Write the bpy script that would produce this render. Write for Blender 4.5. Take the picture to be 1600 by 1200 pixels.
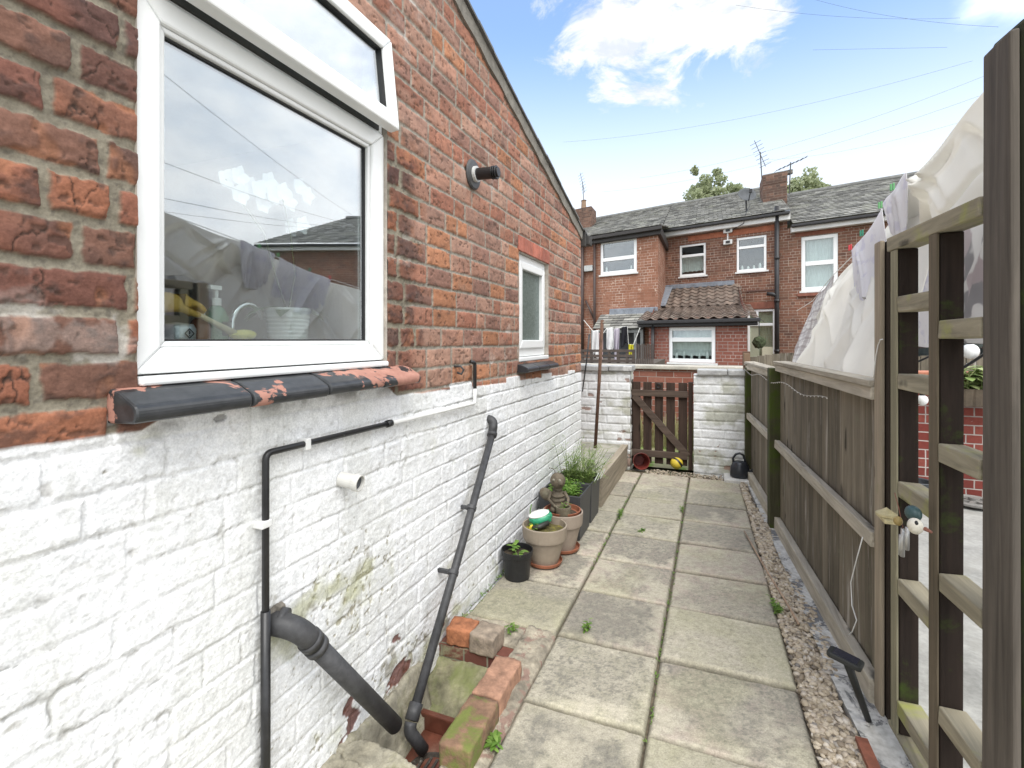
import bpy, bmesh, math, random
import numpy as np
from mathutils import Vector, Matrix, Euler

for o in list(bpy.data.objects):
    bpy.data.objects.remove(o)
SC = bpy.context.scene
COL = SC.collection
random.seed(7)
R = np.random.default_rng(11)
H = 1.35                      # eye height, metres
F = 780.0                     # focal length in pixels of a 1600 wide picture
TH = math.atan2(310, F)       # the path runs this far to the right of the view axis
CT, ST = math.cos(TH), math.sin(TH)
HZ = 531.0

# ------------------------------------------------------------------ camera
cam_d = bpy.data.cameras.new('camera')
cam = bpy.data.objects.new('camera', cam_d)
COL.objects.link(cam)
cam.location = (0, 0, H)
cam.rotation_euler = (math.pi / 2, 0, TH)
cam_d.sensor_width = 36
cam_d.lens = 36 * F / 1600
cam_d.shift_y = -(600 - HZ) / 1600
cam_d.clip_start = 0.02
cam_d.clip_end = 2000
SC.camera = cam

# ------------------------------------------------------------------ light
SUN_EL, SUN_AZ = math.radians(55), math.radians(152)   # azimuth clockwise from +Y: behind and to the right
world = bpy.data.worlds.new('World')
SC.world = world
world.use_nodes = True
wt = world.node_tree
for n in list(wt.nodes):
    wt.nodes.remove(n)
def wn(t, **k):
    n = wt.nodes.new(t)
    for a, v in k.items():
        setattr(n, a, v)
    return n
sky = wn('ShaderNodeTexSky', sky_type='NISHITA', sun_disc=False, sun_elevation=SUN_EL, sun_rotation=SUN_AZ, air_density=1.0, dust_density=0.6, ozone_density=2.0)
tc = wn('ShaderNodeTexCoord')
sep = wn('ShaderNodeSeparateXYZ')
wt.links.new(tc.outputs['Generated'], sep.inputs[0])
def wmath(op, a, b=None, c=None, clamp=False):
    n = wn('ShaderNodeMath', operation=op, use_clamp=clamp)
    for i, v in enumerate((a, b, c)):
        if v is None: continue
        if isinstance(v, (int, float)): n.inputs[i].default_value = v
        else: wt.links.new(v, n.inputs[i])
    return n.outputs[0]
def wmap(v, a, b, c, d):
    n = wn('ShaderNodeMapRange', clamp=True, interpolation_type='SMOOTHSTEP')
    wt.links.new(v, n.inputs[0])
    for i, x in enumerate((a, b, c, d)): n.inputs[i + 1].default_value = x
    return n.outputs[0]
def wdot(d):
    n = wn('ShaderNodeVectorMath', operation='DOT_PRODUCT')
    wt.links.new(tc.outputs['Generated'], n.inputs[0])
    n.inputs[1].default_value = Vector(d).normalized()
    return n.outputs['Value']
def wnoise(scale, detail=6, rough=.55, dist=0.0, stretch=(1, 1, 1.8), loc=(0, 0, 0)):
    m = wn('ShaderNodeMapping'); m.inputs['Scale'].default_value = stretch; m.inputs['Location'].default_value = loc
    wt.links.new(tc.outputs['Generated'], m.inputs[0])
    n = wn('ShaderNodeTexNoise')
    n.inputs['Scale'].default_value = scale; n.inputs['Detail'].default_value = detail
    n.inputs['Roughness'].default_value = rough; n.inputs['Distortion'].default_value = dist
    wt.links.new(m.outputs[0], n.inputs['Vector'])
    return n.outputs['Fac']
def ray(px, py):
    r, u = (px - 800) / F, (HZ - py) / F
    return Vector((r * CT - ST, CT + r * ST, u))
# broken cumulus: one bank ahead of the lens, a dense bank over the east side, thin veil low down
dome = wmap(wdot(ray(1040, -60)), .950, .995, -.36, .20)
n1 = wnoise(8, 9, .66, .5)
bank = wmath('ADD', n1, dome)
bank = wmap(bank, .50, .70, 0, 1)
east = wmap(wdot((1, .1, .55)), .35, .88, -.22, .32)
n2 = wnoise(2.6, 6, .55, .2, loc=(3, 1, 0))
eastc = wmap(wmath('ADD', n2, east), .46, .70, 0, 1)
back = wmap(wdot((-.3, -1, .5)), .0, .8, 0, .75)
west = wmap(wdot((-1, .0, .45)), .66, .92, 0, .9)
cl = wmath('MAXIMUM', eastc, west)
cl = wmath('MAXIMUM', cl, back)
veil = wmap(sep.outputs['Z'], .16, .54, 1.0, .18)
clv = veil
skm = wn('ShaderNodeVectorMath', operation='MULTIPLY')
wt.links.new(sky.outputs[0], skm.inputs[0])
SKYK = .15
skm.inputs[1].default_value = (SKYK * .62, SKYK * .92, SKYK * 1.12)
shade = wnoise(4, 5, .6, .1, loc=(7, 2, 5))
cc = wn('ShaderNodeMixRGB'); cc.inputs[1].default_value = (.80, .86, .94, 1); cc.inputs[2].default_value = (1.12, 1.12, 1.12, 1)
wt.links.new(wmap(shade, .3, .6, 0, 1), cc.inputs[0])
mx = wn('ShaderNodeMixRGB')
vm = wn('ShaderNodeMixRGB'); vm.inputs[2].default_value = (.60, .625, .65, 1)
wt.links.new(clv, vm.inputs[0]); wt.links.new(skm.outputs[0], vm.inputs[1])
bk = wn('ShaderNodeMixRGB'); bk2 = wn('ShaderNodeMixRGB'); bk2.inputs[1].default_value = (.43, .46, .50, 1); bk2.inputs[2].default_value = (.60, .60, .60, 1)
wt.links.new(wmap(wnoise(13, 6, .6, .2, loc=(1, 4, 2)), .36, .56, 0, 1), bk2.inputs[0])
wt.links.new(bank, bk.inputs[0]); wt.links.new(vm.outputs[0], bk.inputs[1]); wt.links.new(bk2.outputs[0], bk.inputs[2])
wt.links.new(cl, mx.inputs[0]); wt.links.new(bk.outputs[0], mx.inputs[1]); wt.links.new(cc.outputs[0], mx.inputs[2])
bg = wn('ShaderNodeBackground'); bg.inputs['Strength'].default_value = 1.0
wt.links.new(mx.outputs[0], bg.inputs['Color'])
wo = wn('ShaderNodeOutputWorld')
wt.links.new(bg.outputs[0], wo.inputs['Surface'])

sun_d = bpy.data.lights.new('sun', 'SUN')
sun_d.energy = 1.5
sun_d.angle = math.radians(36)
sun_d.color = (1, .965, .91)
sun = bpy.data.objects.new('sun', sun_d)
COL.objects.link(sun)
sd = Vector((math.sin(SUN_AZ) * math.cos(SUN_EL), math.cos(SUN_AZ) * math.cos(SUN_EL), math.sin(SUN_EL)))
sun.rotation_euler = sd.to_track_quat('Z', 'Y').to_euler()
sun.location = (3, -3, 8)

SC.view_settings.view_transform = 'Standard'
SC.view_settings.look = 'None'
SC.view_settings.exposure = 1.0
SC.view_settings.gamma = 1
SC.render.engine = 'CYCLES'
SC.cycles.use_denoising = True
SC.cycles.max_bounces = 8
SC.cycles.transparent_max_bounces = 12

# ------------------------------------------------------------------ placing
def on_x(px, py, X):
    d = ray(px, py); t = X / d.x
    return Vector((X, d.y * t, H + d.z * t))
def on_y(px, py, Y):
    d = ray(px, py); t = Y / d.y
    return Vector((d.x * t, Y, H + d.z * t))
def on_z(px, py, z=0.0):
    d = ray(px, py); t = (z - H) / d.z
    return Vector((d.x * t, d.y * t, z))
def P(x, y, z): return Vector((x * H, y * H, z * H))

# ------------------------------------------------------------------ numpy noise
TAB = R.random((256, 256)).astype(np.float32)
def vn(x, y, s=0):
    x = x + s * 37.31; y = y + s * 17.77
    xi = np.floor(x).astype(np.int64); yi = np.floor(y).astype(np.int64)
    fx = x - xi; fy = y - yi
    fx = fx * fx * (3 - 2 * fx); fy = fy * fy * (3 - 2 * fy)
    a = TAB[xi & 255, yi & 255]; b = TAB[(xi + 1) & 255, yi & 255]
    c = TAB[xi & 255, (yi + 1) & 255]; d = TAB[(xi + 1) & 255, (yi + 1) & 255]
    return (a * (1 - fx) + b * fx) * (1 - fy) + (c * (1 - fx) + d * fx) * fy
def fbm(x, y, o=4, s=0):
    v = 0; a = .5; t = 0
    for i in range(o):
        v = v + a * vn(x * 2 ** i, y * 2 ** i, s + i * 3); t += a; a *= .5
    return v / t
def ss(a, b, x):
    t = np.clip((x - a) / (b - a), 0, 1)
    return t * t * (3 - 2 * t)

# ------------------------------------------------------------------ objects
XF = {}
SK = math.tan(math.radians(19))       # the terrace meets its back yards on the skew
SHEAR = Matrix(((1, -SK, 0, 0), (0, 1, 0, 0), (0, 0, 1, 0), (0, 0, 0, 1)))
def thing(name, label, cat, loc=(0, 0, 0), rotz=0.0, group=None):
    o = bpy.data.objects.new(name, None)
    COL.objects.link(o)
    o.location = loc; o.rotation_euler = (0, 0, rotz)
    o.empty_display_size = .1
    o['label'] = label; o['category'] = cat
    if group: o['group'] = group
    XF[o.name] = Matrix.Translation(Vector(loc)) @ Matrix.Rotation(rotz, 4, 'Z')
    return o
def tag(o, label, cat, group=None, kind=None):
    if label: o['label'] = label
    if cat: o['category'] = cat
    if group: o['group'] = group
    if kind: o['kind'] = kind
    return o
def link(name, me, mat, parent=None, local=False, label=None, smooth=False, bevel=0, sub=0):
    o = bpy.data.objects.new(name, me)
    COL.objects.link(o)
    if mat is not None:
        for m in (mat if isinstance(mat, (list, tuple)) else [mat]): me.materials.append(m)
    if parent is not None:
        top = parent
        while top.parent is not None: top = top.parent
        if top.name in XF:
            M_ = XF[top.name]
        else:
            M_ = Matrix.Translation(top.location)
        if not local: me.transform(M_.inverted())
        elif top['category'] == 'house': me.transform(SHEAR)
        o.parent = parent
    else:
        n = len(me.vertices)
        if n:
            co = np.empty(n * 3, np.float32); me.vertices.foreach_get('co', co); co = co.reshape(-1, 3)
            lo, hi = co.min(0), co.max(0)
            c = Vector(((lo[0] + hi[0]) / 2, (lo[1] + hi[1]) / 2, lo[2]))
            me.transform(Matrix.Translation(-c)); o.location = c
    if smooth: me.polygons.foreach_set('use_smooth', [True] * len(me.polygons))
    if bevel:
        b = o.modifiers.new('bevel', 'BEVEL'); b.width = bevel; b.segments = 2; b.limit_method = 'ANGLE'; b.angle_limit = math.radians(35)
        b.harden_normals = False
    if sub:
        s = o.modifiers.new('subsurf', 'SUBSURF'); s.levels = sub; s.render_levels = sub
    if label: o['label'] = label
    me.update()
    return o
def struct(o): o['kind'] = 'structure'; return o

def mesh_np(name, v, q, cols=None, smooth=True):
    """v (N,3), q (M,4) -> mesh, cols (N,3) point colours"""
    v = np.asarray(v, np.float32); q = np.asarray(q, np.int32)
    me = bpy.data.meshes.new(name)
    me.vertices.add(len(v)); me.vertices.foreach_set('co', v.ravel())
    k = q.shape[1]
    me.loops.add(q.size); me.loops.foreach_set('vertex_index', q.ravel())
    me.polygons.add(len(q)); me.polygons.foreach_set('loop_start', np.arange(0, q.size, k, dtype=np.int32))
    try: me.polygons.foreach_set('loop_total', np.full(len(q), k, np.int32))
    except Exception: pass
    me.polygons.foreach_set('use_smooth', np.full(len(q), smooth))
    me.update(calc_edges=True)
    if cols is not None:
        a = me.attributes.new('Col', 'FLOAT_COLOR', 'POINT')
        c = np.ones((len(v), 4), np.float32); c[:, :3] = cols
        a.data.foreach_set('color', c.ravel())
    return me

class B:
    """collects shapes into one mesh"""
    def __init__(s): s.bm = bmesh.new()
    def quad(s, *p):
        try: return s.bm.faces.new([s.bm.verts.new(Vector(x)) for x in p])
        except ValueError: return None
    def hexa(s, c):            # 8 corners: bottom 4 ccw, top 4 ccw
        v = [s.bm.verts.new(Vector(x)) for x in c]
        for f in ((3, 2, 1, 0), (4, 5, 6, 7), (0, 1, 5, 4), (1, 2, 6, 5), (2, 3, 7, 6), (3, 0, 4, 7)):
            s.bm.faces.new([v[i] for i in f])
        return v
    def box(s, a, b, m=None, jit=0.0):
        x0, y0, z0 = a; x1, y1, z1 = b
        if x0 > x1: x0, x1 = x1, x0
        if y0 > y1: y0, y1 = y1, y0
        if z0 > z1: z0, z1 = z1, z0
        c = [Vector(p) for p in ((x0, y0, z0), (x1, y0, z0), (x1, y1, z0), (x0, y1, z0), (x0, y0, z1), (x1, y0, z1), (x1, y1, z1), (x0, y1, z1))]
        if jit: c = [p + Vector((random.uniform(-jit, jit), random.uniform(-jit, jit), random.uniform(-jit, jit))) for p in c]
        if m is not None: c = [m @ p if isinstance(m, Matrix) else Vector(m(*p)) for p in c]
        s.hexa(c); return s
    def beam(s, p0, p1, w, t, up=(0, 0, 1)):   # rectangular bar
        p0, p1 = Vector(p0), Vector(p1); d = (p1 - p0).normalized(); up = Vector(up)
        sx = d.cross(up)
        if sx.length < 1e-4: sx = d.cross(Vector((1, 0, 0)))
        sx.normalize(); sy = sx.cross(d)
        a = sx * w / 2; b = sy * t / 2
        s.hexa([p0 - a - b, p0 + a - b, p1 + a - b, p1 - a - b, p0 - a + b, p0 + a + b, p1 + a + b, p1 - a + b]); return s
    def ring(s, c, ax, ay, r, n, rx=None):
        return [s.bm.verts.new(c + ax * (math.cos(2 * math.pi * i / n) * r) + ay * (math.sin(2 * math.pi * i / n) * (rx or r))) for i in range(n)]
    def skin(s, rings, cap=True):
        for A, Bq in zip(rings, rings[1:]):
            n = len(A)
            for i in range(n): s.bm.faces.new((A[i], A[(i + 1) % n], Bq[(i + 1) % n], Bq[i]))
        if cap:
            try:
                s.bm.faces.new(rings[0][::-1]); s.bm.faces.new(rings[-1])
            except ValueError: pass
    def tube(s, pts, r, n=10, cap=True):
        pts = [Vector(p) for p in pts]
        rr = r if isinstance(r, (list, tuple)) else [r] * len(pts)
        d0 = (pts[1] - pts[0]).normalized()
        ref = Vector((0, 0, 1)) if abs(d0.z) < .9 else Vector((1, 0, 0))
        ax = d0.cross(ref).normalized(); rings = []
        for i, p in enumerate(pts):
            d = (pts[min(i + 1, len(pts) - 1)] - pts[max(i - 1, 0)]).normalized()
            ax = (ax - d * ax.dot(d)).normalized(); ay = d.cross(ax)
            rings.append(s.ring(p, ax, ay, rr[i], n))
        s.skin(rings, cap); return s
    def cyl(s, p0, p1, r0, r1=None, n=20): return s.tube([p0, p1], [r0, r0 if r1 is None else r1], n)
    def lathe(s, prof, c=(0, 0, 0), n=32, m=None, square=None):
        c = Vector(c); rings = []
        for r, z in prof:
            ring = []
            for i in range(n):
                a = 2 * math.pi * (i + .5) / n
                x, y = math.cos(a), math.sin(a)
                p = Vector((x * max(r, 1e-5), y * max(r, 1e-5), z))
                if m is not None: p = m @ p
                ring.append(s.bm.verts.new(p + c))
            rings.append(ring)
        s.skin(rings, True); return s
    def ball(s, c, r, n=12, m=None, jit=0.0):
        r = (r, r, r) if isinstance(r, (int, float)) else r
        res = bmesh.ops.create_icosphere(s.bm, subdivisions=3 if n > 10 else (2 if n > 6 else 1), radius=1)
        for v in res['verts']:
            k = 1 + random.uniform(-jit, jit)
            p = Vector((v.co.x * r[0] * k, v.co.y * r[1] * k, v.co.z * r[2] * k))
            if m is not None: p = m @ p
            v.co = p + Vector(c)
        return s
    def prism(s, poly, a, b, m):   # polygon (u,v) extruded from w=a to w=b through m(u,v,w)
        A = [s.bm.verts.new(Vector(m(u, v, a))) for u, v in poly]
        Bv = [s.bm.verts.new(Vector(m(u, v, b))) for u, v in poly]
        n = len(poly)
        s.bm.faces.new(A[::-1]); s.bm.faces.new(Bv)
        for i in range(n): s.bm.faces.new((A[i], A[(i + 1) % n], Bv[(i + 1) % n], Bv[i]))
        return s
    def done(s, name, mat, parent=None, **k):
        bmesh.ops.recalc_face_normals(s.bm, faces=s.bm.faces[:])
        me = bpy.data.meshes.new(name)
        s.bm.to_mesh(me); s.bm.free()
        return link(name, me, mat, parent, **k)

def box_uv(o, scale=1.0):
    """metric uv by dominant normal, in the mesh's own coordinates"""
    me = o.data
    uv = me.uv_layers.new(name='UVMap')
    for p in me.polygons:
        n = p.normal
        for li in p.loop_indices:
            c = me.vertices[me.loops[li].vertex_index].co
            if abs(n.z) > .8: u, v = c.x, c.y
            elif abs(n.x) > abs(n.y): u, v = c.y, c.z
            else: u, v = c.x, c.z
            uv.data[li].uv = (u * scale, v * scale)
    return o

# ------------------------------------------------------------------ materials
def srgb(r, g, b):
    f = lambda c: (c / 255 / 12.92) if c / 255 <= .04045 else ((c / 255 + .055) / 1.055) ** 2.4
    return (f(r), f(g), f(b))
class MT:
    def __init__(s, name):
        s.m = bpy.data.materials.new(name); s.m.use_nodes = True
        s.t = s.m.node_tree; s.p = s.t.nodes['Principled BSDF']; s.o = s.t.nodes['Material Output']
        s.tc = s.t.nodes.new('ShaderNodeTexCoord')
    def N(s, t, **k):
        n = s.t.nodes.new(t)
        for a, v in k.items(): setattr(n, a, v)
        return n
    def L(s, a, b): s.t.links.new(a, b)
    def coord(s, kind='Object', scale=(1, 1, 1)):
        mp = s.N('ShaderNodeMapping'); mp.inputs['Scale'].default_value = scale
        s.L(s.tc.outputs[kind], mp.inputs[0]); return mp.outputs[0]
    def noise(s, v, scale, detail=5, rough=.6, dist=0, out='Fac'):
        n = s.N('ShaderNodeTexNoise')
        n.inputs['Scale'].default_value = scale; n.inputs['Detail'].default_value = detail
        n.inputs['Roughness'].default_value = rough; n.inputs['Distortion'].default_value = dist
        s.L(v, n.inputs['Vector']); return n.outputs[out]
    def mr(s, v, a, b, c=0.0, d=1.0):
        n = s.N('ShaderNodeMapRange', clamp=True)
        s.L(v, n.inputs[0])
        for i, x in enumerate((a, b, c, d)): n.inputs[i + 1].default_value = x
        return n.outputs[0]
    def mix(s, f, a, b, mode='MIX'):
        n = s.N('ShaderNodeMixRGB', blend_type=mode)
        for i, x in enumerate((f, a, b)):
            if isinstance(x, (int, float)): n.inputs[i].default_value = x if i == 0 else (x, x, x, 1)
            elif isinstance(x, tuple): n.inputs[i].default_value = (*x[:3], 1)
            else: s.L(x, n.inputs[i])
        return n.outputs[0]
    def ramp(s, v, stops):
        n = s.N('ShaderNodeValToRGB'); e = n.color_ramp.elements
        while len(e) < len(stops): e.new(.5)
        for k, (p, c) in zip(e, stops): k.position = p; k.color = (*c, 1)
        s.L(v, n.inputs[0]); return n.outputs[0]
    def island(s): return s.N('ShaderNodeNewGeometry').outputs['Random Per Island']
    def attr(s, name='Col'):
        n = s.N('ShaderNodeAttribute', attribute_name=name); return n.outputs['Color']
    def bump(s, hgt, strength=.3, dist=.005):
        b = s.N('ShaderNodeBump'); b.inputs['Strength'].default_value = strength; b.inputs['Distance'].default_value = dist
        s.L(hgt, b.inputs['Height'])
        if s.p.inputs['Normal'].is_linked: s.L(s.p.inputs['Normal'].links[0].from_socket, b.inputs['Normal'])
        s.L(b.outputs[0], s.p.inputs['Normal'])
    def col(s, c):
        if isinstance(c, tuple): s.p.inputs['Base Color'].default_value = (*c[:3], 1)
        else: s.L(c, s.p.inputs['Base Color'])
    def rough(s, r):
        if isinstance(r, (int, float)): s.p.inputs['Roughness'].default_value = r
        else: s.L(r, s.p.inputs['Roughness'])
    def set(s, **k):
        for a, v in k.items(): s.p.inputs[a.replace('_', ' ')].default_value = v

def plain(name, c, rough=.6, var=.2, scale=6, bump=.15, bscale=80, metal=0.0, isl=0.0, patch=None, pthr=(.55, .65), pscale=5, stretch=(1, 1, 1), spec=None, bdist=.003):
    t = MT(name); v = t.coord('Object', stretch)
    n = t.noise(v, scale, 6, .6)
    lo = tuple(x * (1 - var) for x in c); hi = tuple(min(1, x * (1 + var)) for x in c)
    k = t.mix(t.mr(n, .3, .7), lo, hi)
    fv = min(.5, var)
    k = t.mix(1.0, k, t.mix(t.mr(t.noise(v, bscale * .6, 5, .7), .3, .7), (1 - fv * .7,) * 3, (1 + fv * .5,) * 3), 'MULTIPLY')
    if isl:
        k = t.mix(1.0, k, t.ramp(t.island(), [(0, (1 - isl,) * 3), (1, (1 + isl,) * 3)]), 'MULTIPLY')
    if patch:
        f = t.mr(t.noise(v, pscale, 7, .62, .3), *pthr)
        k = t.mix(f, k, patch)
    t.col(k); t.rough(rough); t.set(Metallic=metal)
    if spec is not None: t.p.inputs['Specular IOR Level'].default_value = spec
    if bump: t.bump(t.noise(v, bscale, 4, .6), bump, bdist)
    return t.m

def wood(name, c, axis='z', var=.35, green=None, gthr=(.52, .66), bump=.5, isl=.18, rough=.85, patch=None, pthr=(.55, .6)):
    t = MT(name)
    st = {'x': (1.2, 22, 22), 'y': (22, 1.2, 22), 'z': (22, 22, 1.2)}[axis]
    v = t.coord('Object', st); v1 = t.coord('Object')
    w = t.N('ShaderNodeVectorMath', operation='ADD')
    cm = t.N('ShaderNodeCombineXYZ'); mm = t.N('ShaderNodeMath', operation='MULTIPLY'); mm.inputs[1].default_value = 31
    t.L(t.island(), mm.inputs[0])
    for i in range(3): t.L(mm.outputs[0], cm.inputs[i])
    t.L(v, w.inputs[0]); t.L(cm.outputs[0], w.inputs[1])
    g = t.noise(w.outputs[0], 1.6, 8, .62, .6)
    k = t.mix(t.mr(g, .28, .72), tuple(x * (1 - var) for x in c), tuple(x * (1 + var) for x in c))
    k = t.mix(1.0, k, t.ramp(t.island(), [(0, (1 - isl,) * 3), (1, (1 + isl,) * 3)]), 'MULTIPLY')
    big = t.noise(v1, 3.5, 5, .6, .2)
    k = t.mix(t.mr(big, .4, .8, 0, .35), k, tuple(x * .55 for x in c))
    if patch: k = t.mix(t.mr(t.noise(w.outputs[0], .9, 8, .7, .3), *pthr), k, patch)
    kv = t.N('ShaderNodeTexVoronoi'); kv.inputs['Scale'].default_value = 1; sc_ = {'x': (3.2, 11, 11), 'y': (11, 3.2, 11), 'z': (11, 11, 3.2)}[axis]
    kd = t.noise(v1, 14, 3, .5, 0, 'Color'); ka = t.N('ShaderNodeVectorMath', operation='MULTIPLY_ADD'); ka.inputs[1].default_value = (.35, .35, .35); t.L(kd, ka.inputs[0]); t.L(t.coord('Object', sc_), ka.inputs[2]); t.L(ka.outputs[0], kv.inputs['Vector'])
    ks = t.N('ShaderNodeSeparateColor'); t.L(kv.outputs['Color'], ks.inputs[0])
    km = t.N('ShaderNodeMath', operation='MULTIPLY'); t.L(t.mr(kv.outputs['Distance'], .10, .20, 1, 0), km.inputs[0]); t.L(t.mr(ks.outputs[0], .60, .66), km.inputs[1])
    k = t.mix(km.outputs[0], k, tuple(x * .32 for x in c))
    if green: k = t.mix(t.mr(t.noise(v1, 4.2, 6, .65, .3), *gthr), k, green)
    t.col(k); t.rough(rough); t.set(Specular_IOR_Level=.25)
    t.bump(g, bump, .003)
    return t.m

def brickmat(name, stops, mortar, bw=.225, bh=.0775, ms=.010, white=None, wthr=(.6, .7), bump=.6, mortar2=None, dark=.25):
    t = MT(name)
    uv = t.tc.outputs['UV']
    dn = t.noise(uv, 9, 3, .5, 0, 'Color')
    ad = t.N('ShaderNodeVectorMath', operation='MULTIPLY_ADD'); ad.inputs[1].default_value = (.010, .006, 0)
    t.L(dn, ad.inputs[0]); t.L(uv, ad.inputs[2])
    def bt(v, c1=(0, 0, 0), c2=(1, 1, 1), mo=(.5, .5, .5)):
        b = t.N('ShaderNodeTexBrick', offset=.5, squash=.5, squash_frequency=3)
        b.inputs['Scale'].default_value = 1; b.inputs['Brick Width'].default_value = bw; b.inputs['Row Height'].default_value = bh
        b.inputs['Mortar Size'].default_value = ms / 2; b.inputs['Mortar Smooth'].default_value = .35; b.inputs['Bias'].default_value = 0
        for i, c in ((1, c1), (2, c2), (3, mo)): b.inputs[i].default_value = (*c, 1)
        t.L(v, b.inputs['Vector']); return b
    b = bt(ad.outputs[0])
    k = t.ramp(b.outputs['Color'], stops)
    sm = t.noise(uv, 30, 5, .65)
    k = t.mix(t.mr(sm, .35, .7, 0, .5), k, tuple(x * .6 for x in stops[1][1]))
    big = t.noise(uv, .9, 5, .6, .2)
    k = t.mix(t.mr(big, .4, .7, 0, dark), k, (.06, .04, .035))
    mo = t.mix(t.mr(t.noise(uv, 2.2, 5, .6), .42, .6), mortar, mortar2 or tuple(x * .6 for x in mortar))
    k = t.mix(b.outputs['Fac'], k, mo)
    if white:
        f = t.mr(t.noise(uv, 5, 8, .72, .4), *wthr)
        k = t.mix(f, k, white)
    t.col(k); t.rough(.9); t.set(Specular_IOR_Level=.2)
    inv = t.N('ShaderNodeMath', operation='SUBTRACT'); inv.inputs[0].default_value = 1; t.L(b.outputs['Fac'], inv.inputs[1])
    t.bump(inv.outputs[0], bump, .008); t.bump(sm, .3, .003)
    return t.m

def attrmat(name, rough=.85, fine=.25, fscale=140, bump=.35, spec=.3, bdist=.002):
    t = MT(name); v = t.coord('Object')
    n = t.noise(v, fscale, 4, .65); n2 = t.noise(v, fscale * .22, 5, .6)
    k = t.mix(1.0, t.attr(), t.mix(t.mr(n, .25, .75), (1 - fine,) * 3, (1 + fine,) * 3), 'MULTIPLY')
    k = t.mix(1.0, k, t.mix(t.mr(n2, .25, .75), (1 - fine * .6,) * 3, (1 + fine * .6,) * 3), 'MULTIPLY')
    t.col(k); t.rough(rough); t.p.inputs['Specular IOR Level'].default_value = spec
    t.bump(n, bump, bdist); t.bump(n2, bump * .8, bdist * 2)
    t.bump(t.noise(t.coord('Object', (1, .5, 1.6)), fscale * .5, 6, .7), bump * .8, bdist * 1.5)
    return t.m

def glass(name, fac=.5, tint=(.9, .95, .95), rough=.0):
    t = MT(name)
    tr = t.N('ShaderNodeBsdfTransparent'); tr.inputs[0].default_value = (*tint, 1)
    gl = t.N('ShaderNodeBsdfGlossy'); gl.inputs['Roughness'].default_value = rough; gl.inputs[0].default_value = (.95, .97, 1, 1)
    v = t.coord('Object')
    bp = t.N('ShaderNodeBump'); bp.inputs['Strength'].default_value = .02; bp.inputs['Distance'].default_value = .01
    t.L(t.noise(v, 2.5, 2, .5), bp.inputs['Height']); t.L(bp.outputs[0], gl.inputs['Normal'])
    fr = t.N('ShaderNodeLayerWeight'); fr.inputs[0].default_value = .18
    mm = t.N('ShaderNodeMath', operation='ADD', use_clamp=True); mm.inputs[1].default_value = fac
    t.L(fr.outputs['Facing'], mm.inputs[0])
    mx_ = t.N('ShaderNodeMixShader'); t.L(mm.outputs[0], mx_.inputs[0]); t.L(tr.outputs[0], mx_.inputs[1]); t.L(gl.outputs[0], mx_.inputs[2])
    t.L(mx_.outputs[0], t.o.inputs['Surface'])
    return t.m

def cloth(name, c, pattern=None, trans=.42):
    t = MT(name); v = t.coord('Object')
    k = t.mix(t.mr(t.noise(v, 4, 4, .6), .3, .7), tuple(x * .94 for x in c), c)
    if pattern == 'camo':
        k = t.mix(t.mr(t.noise(v, 7, 2, .4), .52, .56), k, (.40, .39, .41))
        k = t.mix(t.mr(t.noise(t.coord('Object', (1, 1.4, 1)), 5, 3, .4), .60, .63), k, (.55, .5, .52))
    if pattern == 'lilac':
        k = t.mix(t.mr(t.noise(v, 14, 3, .5), .55, .6, 0, .6), k, (.66, .65, .74))
    if pattern == 'plaid':
        u = t.tc.outputs['UV']
        s = t.N('ShaderNodeSeparateXYZ'); t.L(u, s.inputs[0])
        def lines(o, f, w, ph):
            a = t.N('ShaderNodeMath', operation='MULTIPLY_ADD'); a.inputs[1].default_value = f; a.inputs[2].default_value = ph; t.L(o, a.inputs[0])
            b = t.N('ShaderNodeMath', operation='FRACT'); t.L(a.outputs[0], b.inputs[0])
            d = t.N('ShaderNodeMath', operation='LESS_THAN'); d.inputs[1].default_value = w; t.L(b.outputs[0], d.inputs[0]); return d.outputs[0]
        for o in (s.outputs[0], s.outputs[1]):
            for f, w, ph, kk in ((9, .28, 0, .45), (9, .07, .45, .5), (9, .07, .62, .35)):
                mmm = t.N('ShaderNodeMath', operation='MULTIPLY'); mmm.inputs[1].default_value = kk; t.L(lines(o, f, w, ph), mmm.inputs[0])
                k = t.mix(mmm.outputs[0], k, (.30, .25, .25))
    t.col(k); t.rough(.9); t.set(Specular_IOR_Level=.1)
    t.bump(t.noise(v, 300, 2, .5), .12, .001)
    t.bump(t.noise(t.coord('Object', (1, 1, .25)), 22, 4, .5), .10, .006)
    tl = t.N('ShaderNodeBsdfTranslucent'); t.L(k, tl.inputs[0]) if not isinstance(k, tuple) else None
    mx_ = t.N('ShaderNodeMixShader'); mx_.inputs[0].default_value = trans
    t.L(t.p.outputs[0], mx_.inputs[1]); t.L(tl.outputs[0], mx_.inputs[2]); t.L(mx_.outputs[0], t.o.inputs['Surface'])
    return t.m

def leafmat(name, a, b, trans=.3):
    t = MT(name)
    k = t.ramp(t.island(), [(0, a), (1, b)])
    v = t.coord('Object'); k = t.mix(t.mr(t.noise(v, 20, 3), .3, .7), t.mix(1.0, k, (.7, .7, .7), 'MULTIPLY'), k)
    t.col(k); t.rough(.55)
    tl = t.N('ShaderNodeBsdfTranslucent'); t.L(k, tl.inputs[0])
    mx_ = t.N('ShaderNodeMixShader'); mx_.inputs[0].default_value = trans
    t.L(t.p.outputs[0], mx_.inputs[1]); t.L(tl.outputs[0], mx_.inputs[2]); t.L(mx_.outputs[0], t.o.inputs['Surface'])
    return t.m

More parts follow.
